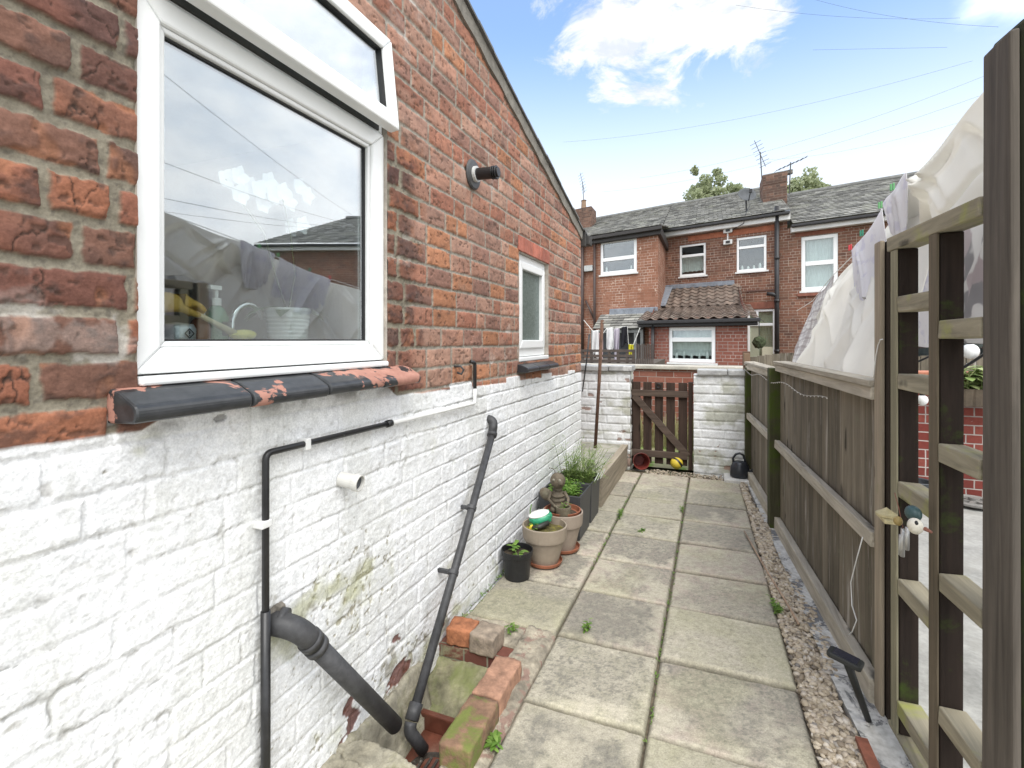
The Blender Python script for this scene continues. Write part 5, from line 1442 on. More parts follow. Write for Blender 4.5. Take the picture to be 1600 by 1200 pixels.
b = B(); b.tube([wc(1398, 770), wc(1404, 792), wc(1411, 826)], .0012, 5); b.tube([wc(1445, 826, .0), wc(1456, 832, .01)], [.006, .003], 6); b.done('cord', plain('rust_cord', (.22, .09, .06), .7, .3, 9, .05), ch)
b = B(); pts = [on_z(px, py, .02) for px, py in ((1163, 830), (1180, 860), (1200, 895), (1225, 935), (1248, 975))]
b.tube(pts, .005, 8); o = b.done('stick', plain('dry_cane', (.36, .25, .17), .8, .2, 12, .2), smooth=True); tag(o, 'thin dry cane lying along the pebble strip', 'stick')
# ================================================================== THE TERRACE OPPOSITE
HA = math.radians(-19)
hu = Vector((math.cos(HA), math.sin(HA), 0)); hn = Vector((math.sin(HA), -math.cos(HA), 0))     # along, towards us
HP0 = ray(1225, HZ) * 14.0; HP0.z = 0
def hf(px, py, out=0.0):
    d = ray(px, py); c = Vector((0, 0, H)); p0 = HP0 + hn * out
    t_ = (p0 - c).dot(hn) / d.dot(hn); p = c + d * t_
    return (p - HP0).dot(hu) - SK * out, p.z
def solve_out(px, u):
    lo, hi = -2.0, 6.0
    f = lambda s: hf(px, 500, s)[0] - u
    for _ in range(60):
        mid = (lo + hi) / 2
        if f(lo) * f(mid) <= 0: hi = mid
        else: lo = mid
    return (lo + hi) / 2
BR1 = brickmat('terrace_brick', [(0, (.14, .075, .055)), (.3, (.225, .105, .070)), (.6, (.27, .13, .085)), (.85, (.205, .115, .078)), (1, (.34, .18, .12))], (.30, .245, .19), mortar2=(.50, .44, .37), white=(.42, .37, .30), wthr=(.66, .76), dark=.5)
BR2 = brickmat('outrigger_brick', [(0, (.25, .115, .072)), (.4, (.31, .145, .092)), (.7, (.35, .175, .115)), (1, (.28, .14, .095))], (.26, .15, .105), mortar2=(.58, .50, .42), white=(.60, .48, .38), wthr=(.60, .66), dark=.15, bump=.4)
BR3 = brickmat('extension_brick', [(0, (.21, .075, .055)), (.4, (.28, .105, .075)), (.8, (.24, .09, .065)), (1, (.33, .15, .11))], (.40, .33, .29), ms=.014, white=(.42, .30, .25), wthr=(.62, .74), dark=.2)
BR4 = brickmat('garden_red_brick', [(0, (.16, .035, .028)), (.5, (.23, .052, .04)), (1, (.27, .075, .055))], (.46, .40, .36), ms=.012, white=(.5, .45, .41), wthr=(.69, .75), dark=.2)
SLATE = plain('roof_slate', (.215, .210, .190), .75, .3, 5, .3, 40, isl=.42, patch=(.30, .30, .25), pthr=(.52, .7), pscale=2)
FASC = plain('white_fascia', (.70, .70, .68), .5, .1, 4, .05)
GUT = plain('black_gutter', (.022, .021, .022), .45, .2, 6, .05)
LEAD = plain('lead_flashing', (.20, .22, .25), .55, .25, 6, .2, 40)
CURT = plain('net_curtain', (.62, .64, .60), .9, .15, 14, .2, stretch=(14, 1, .6))
CURT2 = plain('yellow_curtain', (.52, .50, .34), .9, .2, 14, .2, stretch=(12, 12, .5))
def hbox(b, u0, u1, o0, o1, z0, z1, jit=0): b.box((u0, -o1, z0), (u1, -o0, z1), None, jit)    # o = distance out from the facade
def holed_wall(b, u0, u1, z0, z1, out, holes, dep=.12):
    us = sorted({u0, u1, *[h[0] for h in holes], *[h[1] for h in holes]}); zs = sorted({z0, z1, *[h[2] for h in holes], *[h[3] for h in holes]})
    for a, c_ in zip(us, us[1:]):
        for e, f in zip(zs, zs[1:]):
            mu, mz = (a + c_) / 2, (e + f) / 2
            if any(h[0] < mu < h[1] and h[2] < mz < h[3] for h in holes): continue
            b.quad((a, -out, e), (c_, -out, e), (c_, -out, f), (a, -out, f))
    for h in holes:
        a, c_, e, f = h
        for p, q in (((a, e), (a, f)), ((a, f), (c_, f)), ((c_, f), (c_, e)), ((c_, e), (a, e))):
            b.quad((p[0], -out, p[1]), (q[0], -out, q[1]), (q[0], -out + dep, q[1]), (p[0], -out + dep, p[1]))
def hwin(parent, h, out, bars=(), vbars=(), fr=.065, curtain=None, ctop=1.0, cbot=0.0, sill=True, lb=None, items=0):
    a, c_, e, f = h; a += .003; c_ -= .003; e += .003; f -= .003
    d0, d1 = out - .085, out - .025
    b = B()
    hbox(b, a, c_, d0, d1, e, e + fr); hbox(b, a, c_, d0, d1, f - fr, f); hbox(b, a, a + fr, d0, d1, e + fr, f - fr); hbox(b, c_ - fr, c_, d0, d1, e + fr, f - fr)
    for z in bars: hbox(b, a + fr, c_ - fr, d0, d1 + .012, z - fr * .6, z + fr * .6)
    zz = [e + fr] + list(bars) + [f - fr]
    for (u, k0, k1) in vbars: hbox(b, u - fr * .45, u + fr * .45, d0, d1 + .004, k0, k1)
    w = b.done('window', UPVC, parent, local=True, bevel=.006, label=lb)
    b = B(); hbox(b, a + fr * .5, c_ - fr * .5, out - .062, out - .056, e + fr * .5, f - fr * .5); b.done('pane', GLASSF, w, local=True)
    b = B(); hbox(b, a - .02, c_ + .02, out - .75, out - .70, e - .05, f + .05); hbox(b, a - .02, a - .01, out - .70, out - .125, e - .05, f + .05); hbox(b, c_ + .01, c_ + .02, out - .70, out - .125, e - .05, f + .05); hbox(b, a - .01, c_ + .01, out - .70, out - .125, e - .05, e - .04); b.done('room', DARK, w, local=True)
    if curtain:
        b = B(); n = 40; prev = None; z0 = e + (f - e) * cbot; z1 = e + (f - e) * ctop
        for i in range(n + 1):
            u = a + (c_ - a) * i / n; o = out - .17 + .014 * math.sin(i * 1.9)
            p = b.bm.verts.new((u, -o, z0 + .01 * math.sin(i * .9))); q = b.bm.verts.new((u, -o, z1))
            if prev: b.bm.faces.new((prev[0], p, q, prev[1]))
            prev = (p, q)
        b.done('curtain', curtain, w, local=True, smooth=True)
    if sill:
        b = B(); hbox(b, a - .05, c_ + .05, out - .04, out + .05, e - .055, e - .006); b.done('sill', FASC, w, local=True, bevel=.006)
    if items:
        b = B()
        for i in range(items):
            u = a + fr + .1 + (c_ - a - 2 * fr - .2) * i / max(1, items - 1); r = random.uniform(.02, .045); hh = random.uniform(.08, .2)
            b.lathe([(r, e + fr - .02), (r, e + fr + hh * .6), (r * .4, e + fr + hh)], (u, -(out - .12), 0), 10)
        b.done('ornament', CERAM, w, local=True, smooth=True)
    return w
def slates(b, u0, u1, o0, z0, o1, z1, tw=.27, ex=.20, th=.016, seed=1, jit=.006):
    """courses of slates from the eaves (out o0, height z0) up to the ridge"""
    rg = random.Random(seed); A = Vector((0, -o0, z0)); D = Vector((0, -o1, z1)) - A; L = D.length; D.normalize(); N = Vector((0, -D.z, D.y))
    if N.z < 0: N = -N
    n = max(1, round(L / ex)); e = L / n
    for i in range(n):
        u = u0 - (tw / 2 if i % 2 else 0)
        while u < u1 - .01:
            a, c_ = max(u, u0) + .006, min(u + tw, u1) - .006
            if c_ - a > .02:
                s0 = i * e - .02 + rg.uniform(-jit, jit); s1 = (i + 1.35) * e; s1 = min(s1, L)
                l0 = th * 2.2 + rg.uniform(0, .010); l1 = th * .4 + rg.uniform(0, .002)
                p = lambda s, l, uu: A + D * s + N * l + Vector((uu, 0, 0))
                b.hexa([p(s0, l0 - th, a), p(s0, l0 - th, c_), p(s1, l1 - th, c_), p(s1, l1 - th, a), p(s0, l0, a), p(s0, l0 + rg.uniform(-.002, .004), c_), p(s1, l1, c_), p(s1, l1, a)])
            u += tw
def pantiles(b, u0, u1, o0, z0, o1, z1, tw=.26, ex=.28, seed=1):
    rg = random.Random(seed); A = Vector((0, -o0, z0)); D = Vector((0, -o1, z1)) - A; L = D.length; D.normalize(); N = Vector((0, -D.z, D.y))
    if N.z < 0: N = -N
    n = round(L / ex); e = L / n; m = round((u1 - u0) / tw); tw = (u1 - u0) / m; K = 8
    for i in range(n):
        for j in range(m):
            rows = []; dz = rg.uniform(0, .006); dj = rg.uniform(-.004, .004)
            for s, l in ((i * e - .03, .030 + dz), ((i + 1) * e + .02, .006)):
                top = []; bot = []
                for k in range(K + 1):
                    x = k / K; hgt = .042 * math.sin(math.pi * min(1, x / .62)) ** 1.2 if x < .62 else -.006 * math.sin(math.pi * (x - .62) / .38)
                    p = A + D * (s + dj) + N * (l + hgt) + Vector((u0 + (j + x * 1.02) * tw, 0, 0))
                    top.append(b.bm.verts.new(p)); bot.append(b.bm.verts.new(p - N * .016))
                rows.append((top, bot))
            (t0, b0), (t1, b1) = rows
            for k in range(K):
                b.bm.faces.new((t0[k], t0[k + 1], t1[k + 1], t1[k])); b.bm.faces.new((b0[k + 1], b0[k], t0[k], t0[k + 1])) if False else b.bm.faces.new((b0[k], b0[k + 1], t0[k + 1], t0[k]))
            for k in (0, K): b.bm.faces.new((b0[k], t0[k], t1[k], b1[k]))
EV = .26                                                     # eaves overhang
uB0 = hf(1040, 500)[0]; uB1 = hf(1230, 400)[0]; uC1 = uB1 + 5.2
zeB = (hf(1045, 361, EV)[1] + hf(1225, 330, EV)[1]) / 2
zeC = (hf(1236, 353, EV)[1] + hf(1375, 333, EV)[1]) / 2
RB = 4.0                                                     # ridge this far behind the facade
zrB = (hf(960, 337, -RB)[1] + hf(1151, 304, -RB)[1]) / 2
zrC = (hf(1260, 303, -RB)[1] + hf(1400, 277, -RB)[1]) / 2
def rect(px0, px1, py0, py1, out=0.0):
    pm = (px0 + px1) / 2
    z1 = (hf(px0, py0[0], out)[1] + hf(px1, py0[1], out)[1]) / 2; z0 = (hf(px0, py1[0], out)[1] + hf(px1, py1[1], out)[1]) / 2
    return (hf(px0, 500, out)[0], hf(px1, 500, out)[0], z0, z1)
# ---- middle house
hB = thing('terrace_house', 'middle brick terrace house with a tiled kitchen lean-to, satellite dish and two small upstairs windows', 'house', HP0 + hu * ((uB0 + uB1) / 2), HA, 'brick terrace houses across the alley')
XF[hB.name] = Matrix.Translation(HP0) @ Matrix.Rotation(HA, 4, 'Z')
hB.location = HP0
w1 = rect(1062, 1103, (383, 379), (433, 429)); w2 = rect(1151, 1198, (371, 367), (426, 421)); dr = (hf(1168, 500)[0], hf(1212, 500)[0], -.05, hf(1190, 483)[1])
b = B(); holed_wall(b, uB0 - .4, uB1, -.1, zeB - .02, 0, [w1, w2, dr]); box_uv(b.done('wall', BR1, hB, local=True))
hwin(hB, w1, 0, (w1[3] - (w1[3] - w1[2]) * .36,), curtain=CURT, ctop=.62, cbot=.16, lb='upstairs window with a white net half way up')
hwin(hB, w2, 0, (w2[3] - (w2[3] - w2[2]) * .30,), curtain=None, items=4, lb='upstairs window with ornaments on the sill')
# back door with transom
zt_ = hf(1190, 507)[1]
dd = hwin(hB, (dr[0], dr[1], 0, dr[3]), 0, (zt_,), [((dr[0] + (dr[1] - dr[0]) * .36), zt_, dr[3] - .06)], curtain=CURT2, lb='cream back door with glazing and a transom light', sill=False)
b = B(); um = (dr[0] + dr[1]) / 2; hbox(b, dr[0] + .07, um - .05, -.20, -.06, .06, zt_ - .05); hbox(b, um + .02, dr[1] - .07, -.05, -.022, .06, 1.15)
b.done('door_panel', plain('cream_door', (.58, .56, .42), .5, .1, 4, 0), dd, local=True, bevel=.006)
b = B(); hbox(b, dr[0] - .12, dr[1] + .12, -.03, .018, dr[3] + .01, dr[3] + .20); b.done('lintel', plain('terracotta_lintel', (.22, .085, .055), .85, .25, 8, .2), hB, local=True, bevel=.008)
b = B(); q = hf(1143, 350); hbox(b, hf(1075, 300)[0], hf(1210, 300)[0], -.02, .012, zeB - .40, zeB - .24); b.done('brick_band', plain('orange_band', (.33, .115, .06), .85, .25, 7, .3, 60), hB, local=True)
# roof B: the long slope runs on over the left hand house too
uA0 = hf(895, 500)[0] - 3.0
b = B(); slates(b, uB0 - .1, uB1 + .05, EV + .03, zeB + .03, -RB, zrB, seed=3); b.done('roof', SLATE, hB, local=True)
b = B(); b.tube([(uB0 - .1, RB, zrB + .01), ((uB0 + uB1) / 2, RB, zrB - .03), (uB1 + .05, RB, zrB + .02)], .09, 10); rid = b.done('ridge', plain('grey_ridge_tile', (.15, .15, .14), .8, .3, 6, .3), hB, local=True)
b = B(); hbox(b, uB0 - .1, uB1 + .05, -.0, EV - .06, zeB - .19, zeB + .0); b.done('fascia', FASC, hB, local=True, bevel=.006)
b = B(); hbox(b, uB0 - .1, uB1 + .03, EV - .058, EV + .06, zeB - .06, zeB + .02); b.done('gutter', GUT, hB, local=True, bevel=.02)
# back slope so the ridge is solid from anywhere
b = B(); b.quad((uB0 - .1, RB, zrB), (uB1 + .05, RB, zrB), (uB1 + .05, RB * 2, zeB), (uB0 - .1, RB * 2, zeB)); b.quad((uB1, .0, zeB), (uB1, RB, zrB), (uB1, RB * 2, zeB), (uB1, RB, -.1)); b.done('back_roof', SLATE, hB, local=True)
# chimney between the middle and right houses
co = -1.35
cl_, cr_ = hf(1192, 300, co)[0], hf(1230, 300, co)[0]; ctop = (hf(1192, 275, co)[1] + hf(1230, 268, co)[1]) / 2
b = B(); hbox(b, cl_, cr_, co - .95, co, zeB + .05, ctop - .30); hbox(b, cl_ - .008, cr_ + .008, co - .96, co + .008, ctop - .30, ctop); chm = box_uv(b.done('chimney', brickmat('sooty_brick', [(0, (.09, .062, .05)), (.5, (.16, .092, .068)), (1, (.24, .14, .10))], (.26, .21, .17), dark=.5), hB, local=True, bevel=.008))
b = B(); hbox(b, cl_ - .01, cr_ + .01, co - .97, co + .01, ctop, ctop + .04); 
for k in range(2): b.lathe([(.11, ctop + .05), (.10, ctop + .14), (.12, ctop + .16), (.09, ctop + .16)], (cl_ + .35 + k * .45, -(co - .5), 0), 16)
b.done('chimney_cap', plain('cement_cap', (.18, .16, .14), .95, .3, 8, .4), chm, local=True, bevel=.01)
b = B(); hbox(b, cl_ - .05, cr_ + .06, co - .02, co + .16, hf(1205, 338, co)[1] - .35, hf(1205, 338, co)[1] + .12); b.done('chimney_flashing', LEAD, chm, local=True, bevel=.02)
def aerial(parent, base, h, lean, seed, name='aerial'):
    b = B(); base = Vector(base); tip = base + Vector((lean, 0, h)); b.tube([base, tip], .018, 6)
    d = Vector((.55, .25, .22)).normalized() if seed % 2 else Vector((-.25, .2, .8)).normalized()
    m0 = tip - Vector((0, 0, .06)); b.tube([m0 - d * .5, m0 + d * .55], .011, 5)
    x = d.cross(Vector((0, 0, 1))).normalized() if seed % 2 else Vector((.8, -.5, .1)).normalized()
    for k in range(7): c = m0 - d * .45 + d * k * .15; b.tube([c - x * .18, c + x * .18], .007, 4)
    b.done(name, plain('aerial_metal', (.08, .08, .08), .5, .2, 6, 0, metal=.4), parent, local=True)
q = hf(1191, 278, co); aerial(chm, (q[0], -co + .1, q[1]), hf(1191, 235, co)[1] - q[1], -.05, 2)
q = hf(1233, 290, co); aerial(chm, (q[0] + .03, -co + .2, q[1] - .2), hf(1236, 245, co)[1] - q[1] + .1, .04, 1)
# satellite dish and bulkhead lights, pipes
q = hf(1166, 306, -.15); sd_ = Vector((q[0], .15, q[1]))
M_ = Matrix.Translation(sd_) @ Euler((math.radians(66), 0, math.radians(24))).to_matrix().to_4x4()
b = B(); b.lathe([(.0, .0), (.15, .012), (.27, .045), (.36, .085), (.365, .080), (.27, .032), (.15, -.006), (.0, -.02)], (0, 0, 0), 32, M_ @ Matrix.Diagonal((.78, .66, .8, 1)))
ds_ = b.done('satellite_dish', plain('grey_dish', (.085, .09, .095), .8, .15, 6, .05), hB, local=True, smooth=True)
b = B(); e_ = M_ @ Vector((0, -.05, .26)); b.tube([M_ @ Vector((0, -.24, .04)), e_], .016, 6); b.box(tuple(e_ - Vector((.04, .04, .05))), tuple(e_ + Vector((.04, .04, .05)))); b.tube([M_ @ Vector((0, 0, -.01)), sd_ + Vector((0, .10, -.15)), sd_ + Vector((.02, .12, -.5))], .025, 8); b.done('dish_arm', GUT, ds_, local=True)
b = B(); q2 = hf(1158, 352, .02); b.tube([tuple(sd_ + Vector((.1, -.1, -.3))), (q2[0] + .1, -.28, zeB + .1), (q2[0] + .05, -.29, zeB - .15), (q2[0] - .3, -.02, zeB - .24), (hf(1140, 358)[0], -.02, hf(1140, 360)[1])], .012, 6); b.done('dish_cable', BLACKP, ds_, local=True)
for py in (361, 379):
    q = hf(1137, py, 0); b = B(); hbox(b, q[0] - .13, q[0] + .13, 0, .10, q[1] - .07, q[1] + .07); lg = b.done('wall_light', plain('light_case', (.62, .62, .6), .4, .1, 5, 0), hB, local=True, bevel=.015)
    b = B(); hbox(b, q[0] - .06, q[0] + .06, .10, .115, q[1] - .035, q[1] + .035); b.done('light_lens', GUT, lg, local=True)
b = B(); q0 = hf(1137, 361); q1 = hf(1137, 379); hbox(b, q0[0] - .02, q0[0] + .02, .0, .03, q1[1], q0[1]); b.done('light_cable', FASC, hB, local=True)
q = hf(1214, 322, .18); q1 = hf(1214, 330, .18)
b = B(); b.tube([(q[0], -.16, -.05), (q[0], -.16, q[1])], .062, 14)
for z in (1.0, 2.4, 3.6): b.cyl((q[0], -.16, z), (q[0], -.16, z + .08), .075, n=14)
qq = hf(1198, 460, .16); b.tube([(q[0], -.16, qq[1] - .06), (q[0] - .12, -.16, qq[1]), (qq[0], -.16, qq[1] + .02)], .055, 12); b.done('soil_stack', GUT, hB, local=True, smooth=True)
b = B(); q = hf(1064, 482, .0); q = hf(1167, 455); b.box((q[0] - .02, -.03, q[1] - .02), (hf(1214, 452)[0], 0, q[1] + .02)); b.done('waste_run', plain('brown_pipe', (.12, .06, .045), .6, .2, 6, .05), hB, local=True)
# ---- kitchen lean-to
uE1 = hf(1150, 445)[0] + .05; oE = solve_out(1167, uE1); 
uE0 = hf(1014, 540, oE)[0]
zTop = (hf(1060, 452)[1] + hf(1145, 444)[1]) / 2; zBot = (hf(1010, 504, oE + .15)[1] + hf(1160, 494, oE + .15)[1]) / 2
we = rect(1045, 1118, (513, 508), (567, 566), oE)
b = B(); holed_wall(b, uE0, uE1, -.1, zBot + .05, oE, [we]); b.quad((uE1, -oE, -.1), (uE1, 0, -.1), (uE1, 0, zTop), (uE1, -oE, zBot + .05)); b.quad((uE0, -oE, -.1), (uE0, 0, -.1), (uE0, 0, zTop), (uE0, -oE, zBot + .05))
ex = box_uv(b.done('lean_to', BR3, hB, local=True, label='single storey kitchen with a brown pantile roof'))
hwin(hB, we, oE, (we[3] - (we[3] - we[2]) * .36,), curtain=CURT, ctop=1, cbot=.18, fr=.085, items=5, lb='wide kitchen window with a white net curtain')
om = oE * .42; zM = zTop + (zBot - zTop) * .62
PT = plain('brown_pantile', (.15, .11, .085), .85, .3, 7, .4, 50, isl=.28, patch=(.19, .17, .14), pthr=(.56, .72), pscale=4)
b = B(); pantiles(b, uE0 + .15, uE1 + .06, om, zM, .0, zTop, seed=3); pantiles(b, uE0 - .28, uE1 + .22, oE + .16, zBot, om - .02, zM + .012, seed=5); b.done('lean_to_roof', PT, ex, local=True, smooth=False)
b = B(); hbox(b, uE0 - .28, uE1 + .22, oE + .0, oE + .12, zBot - .16, zBot - .015); hbox(b, uE0 - .30, uE1 + .26, oE + .121, oE + .22, zBot - .085, zBot + .0); b.done('lean_to_gutter', GUT, ex, local=True, bevel=.015)
b = B(); hbox(b, uE0 + .1, uE1 - .1, .0, .10, zTop - .01, zTop + .13); b.hexa([(uE0 - .12, -om - .1, zM + .06), (uE0 + .24, -om - .1, zM + .06), (uE0 + .34, -.02, zTop + .06), (uE0 + .06, -.02, zTop + .06), (uE0 - .12, -om - .1, zM + .09), (uE0 + .24, -om - .1, zM + .09), (uE0 + .34, -.02, zTop + .10), (uE0 + .06, -.02, zTop + .10)]); b.done('lead_flashing', LEAD, ex, local=True, bevel=.01)
b = B(); q = hf(1020, 540, oE + .08); b.tube([(q[0], -(oE + .08), -.05), (q[0], -(oE + .08), zBot - .1)], .045, 12); b.done('lean_to_downpipe', GUT, ex, local=True, smooth=True)
# ---- left house with its two storey outrigger
hA = thing('terrace_house', 'left brick terrace house with a bright orange brick two storey outrigger', 'house', HP0, HA, 'brick terrace houses across the alley')
oA = solve_out(1028, uB0); uA = hf(880, 450, oA)[0]
zeA = (hf(925, 374, oA + .2)[1] + hf(1024, 352, oA + .2)[1]) / 2
wa_ = rect(938, 995, (377, 369), (430, 425), oA)
b = B(); holed_wall(b, uA, uB0, -.1, zeA - .05, oA, [wa_]); b.quad((uB0, -oA, -.1), (uB0, .0, -.1), (uB0, .0, zeA - .05), (uB0, -oA, zeA - .05)); box_uv(b.done('outrigger_wall', BR2, hA, local=True))
hwin(hA, wa_, oA, (wa_[2] + (wa_[3] - wa_[2]) * .44,), fr=.09, curtain=None, items=2, lb='square upstairs window with a plain white frame')
b = B(); slates(b, uA0, uB0 - .1, EV + .03, zeB + .03, -RB, zrB, seed=8)
zk = zeB + (zrB - zeB) * 0.12
b.done('roof', SLATE, hA, local=True)
b = B(); slates(b, uA, uB0 + .12, oA + .22, zeA + .03, -.9, zeB + .33, seed=12); b.done('outrigger_roof', SLATE, hA, local=True)
b = B(); b.tube([(uA0, RB, zrB + .01), (uB0 - .1, RB, zrB + .01)], .09, 10); b.done('ridge', bpy.data.materials['grey_ridge_tile'], hA, local=True)
b = B(); b.quad((uA0, RB, zrB), (uB0 - .1, RB, zrB), (uB0 - .1, RB * 2, zeB), (uA0, RB * 2, zeB)); b.done('back_roof', SLATE, hA, local=True)
b = B(); b.quad((uA0, 0, -.1), (uB0 - .4, 0, -.1), (uB0 - .4, 0, zeB), (uA0, 0, zeB)); box_uv(b.done('wall', BR1, hA, local=True))
b = B(); hbox(b, uA, uB0 + .10, oA + .0, oA + .12, zeA - .18, zeA + .02); hbox(b, uA, uB0 + .13, oA + .121, oA + .24, zeA - .07, zeA + .03); hbox(b, uB0 + .0, uB0 + .10, -.2, oA, zeA - .18, zeA + .06)
b.done('gutter', plain('brown_black_fascia', (.030, .026, .024), .5, .2, 6, .05), hA, local=True, bevel=.012)
for px, r in ((910, .055), (929, .045)):
    q = hf(px, 450, oA + .08); b = B(); b.tube([(q[0], -(oA + .08), .5), (q[0], -(oA + .08), zeA - .05 if px < 920 else hf(929, 382, oA)[1])], r, 12)
    if px > 920:
        b.tube([(q[0], -(oA + .08), hf(929, 500, oA)[1]), (hf(916, 470, oA)[0], -(oA + .06), hf(916, 470, oA)[1])], .035, 8)
    b.done('downpipe', plain('brown_downpipe', (.055, .035, .03), .5, .2, 6, .05), hA, local=True, smooth=True)
q = rect(914, 927, (416, 415), (425, 424), oA); b = B(); hbox(b, q[0], q[1], oA, oA + .12, q[2], q[3]); b.done('vent_box', plain('vent_grey', (.42, .43, .42), .6, .2, 9, .1), hA, local=True, bevel=.01)
qv = [hf(902, 326, -2.2), hf(924, 322, -2.2)]; ct_ = (qv[0][1] + qv[1][1]) / 2
b = B(); hbox(b, qv[0][0] - .4, qv[1][0], -3.1, -2.2, zeB + .5, ct_); ca = box_uv(b.done('chimney', bpy.data.materials['sooty_brick'], hA, local=True, bevel=.01))
b = B(); q = hf(912, 312, -2.5); b.lathe([(.13, ct_), (.11, ct_ + .36), (.14, ct_ + .38), (.10, ct_ + .4)], (q[0], 2.5, 0), 14); b.done('chimney_pot', plain('clay_pot', (.26, .17, .11), .8, .2, 8, .2), ca, local=True)
aerial(ca, (q[0], 2.5, ct_ + .4), hf(909, 284, -2.5)[1] - ct_ - .4, -.06, 2)
# low slate canopy on posts in front of the outrigger
zc1 = hf(960, 491, oA + .05)[1]; oC = oA + 1.1; zc0 = (hf(927, 516, oC)[1] + hf(1000, 512, oC)[1]) / 2
u0c, u1c = hf(926, 500, oC)[0], hf(1004, 500, oC)[0]
b = B(); slates(b, u0c, u1c, oC, zc0, oA + .02, zc1, tw=.34, ex=.20, seed=21); cn = b.done('canopy_roof', SLATE, hA, local=True, label='low slate canopy on grey posts')
b = B(); hbox(b, u0c + .3, u1c + .3, oA, oA + .08, zc1 - .02, zc1 + .16); b.done('lead_flashing', LEAD, cn, local=True, bevel=.01)
b = B()
for px in (926, 993, 1003): 
    u = hf(px, 540, oC - .1)[0]; hbox(b, u - .04, u + .04, oC - .14, oC - .06, -.05, zc0 - .02)
hbox(b, u0c, u1c, oC - .15, oC - .05, zc0 - .10, zc0 - .021); b.done('canopy_post', plain('grey_wood_post', (.22, .23, .22), .8, .2, 7, .2), cn, local=True)
b = B(); hbox(b, u0c + .05, u1c - .1, oA, oA + .02, -.05, zc1 - .3); b.done('dark_panel', DARK, hA, local=True)  # thin dark sheet laid on the unbroken wall below the canopy
# ---- right house
hC = thing('terrace_house', 'right brick terrace house with a lower slate roof, half hidden by the washing', 'house', HP0, HA, 'brick terrace houses across the alley')
wc_ = rect(1252, 1310, (370, 364), (455, 452)); wl = (hf(1462, 530)[0] - .2, hf(1462, 530)[0] + .9, .75, 2.05)
wl2 = (hf(1525, 560)[0] - 1.3, hf(1525, 560)[0] + .4, .72, 1.95)
b = B(); holed_wall(b, uB1 + .0, uC1 + 5, -.1, zeC - .02, -.01, [wc_, wl2]); box_uv(b.done('wall', BR1, hC, local=True))
hwin(hC, wc_, -.01, ((wc_[2] + wc_[3]) / 2,), fr=.10, curtain=CURT, ctop=1, cbot=0, lb='tall upstairs window with a white net curtain'); hwin(hC, wl2, -.01, (), [((wl2[0] + wl2[1]) / 2, wl2[2] + .06, wl2[3] - .06)], fr=.08, lb='ground floor window behind the trellis')
b = B(); q = rect(1245, 1318, (363, 356), (370, 364)); hbox(b, wc_[0] - .15, wc_[1] + .15, -.02, .008, wc_[3] + .02, wc_[3] + .24); b.done('lintel', bpy.data.materials['terracotta_lintel'], hC, local=True)
b = B(); hbox(b, wc_[0] - .1, wc_[1] + .1, -.02, .05, wc_[2] - .14, wc_[2] - .06); b.done('brick_sill', bpy.data.materials['terracotta_lintel'], hC, local=True)
b = B(); slates(b, uB1 + .10, uC1 + 5, EV + .03, zeC + .03, -RB, zrC, seed=31); b.done('roof', SLATE, hC, local=True)
b = B(); b.quad((uB1 + .1, RB, zrC), (uC1 + 5, RB, zrC), (uC1 + 5, RB * 2, zeC), (uB1 + .1, RB * 2, zeC)); b.done('back_roof', SLATE, hC, local=True)
b = B(); b.tube([(uB1 + .1, RB, zrC + .01), (uC1 + 5, RB, zrC + .01)], .09, 10); b.done('ridge', bpy.data.materials['grey_ridge_tile'], hC, local=True)
b = B(); hbox(b, uB1 + .08, uC1 + 5, -.01, EV - .06, zeC - .17, zeC); b.done('fascia', FASC, hC, local=True)
b = B(); hbox(b, uB1 + .06, uC1 + 5, EV - .058, EV + .06, zeC - .06, zeC + .02); b.done('gutter', GUT, hC, local=True, bevel=.02)

# ================================================================== BETWEEN: alley wall, yard furniture
YA = 7.0
za = on_y(1040, 571, YA).z
aw = thing('alley_wall', 'low red brick wall behind the gate with a pale stone coping', 'wall', (0, YA, 0))
b = B(); b.box((-12, YA, -.1), (on_y(1205, 600, YA).x, YA + .22, za - .055)); box_uv(b.done('wall', brickmat('alley_brick', [(0, (.20, .075, .05)), (.5, (.27, .10, .068)), (1, (.31, .14, .10))], (.40, .33, .28), white=(.52, .46, .42), wthr=(.58, .66), dark=.2), aw))
b = B(); b.box((-12, YA - .04, za - .054), (on_y(1205, 600, YA).x + .03, YA + .26, za)); b.done('coping', plain('pale_coping', (.42, .39, .33), .85, .2, 6, .3), aw, bevel=.012)
b = B(); rgg = random.Random(2)
for i in range(1500):
    p = Vector((rgg.uniform(-1.6, .5), rgg.uniform(6.55, 6.95), -.03)); leaf_blade(b, p, (rgg.uniform(-.3, .3), rgg.uniform(-.4, .2), 1), rgg.uniform(.15, .48), .012, .35, None, 3)
o = b.done('dry_grass', leafmat('dry_grass_blade', (.42, .40, .18), (.62, .58, .34), .35)); tag(o, 'pale dry grass in the alley seen through the gate', 'grass', kind='stuff')
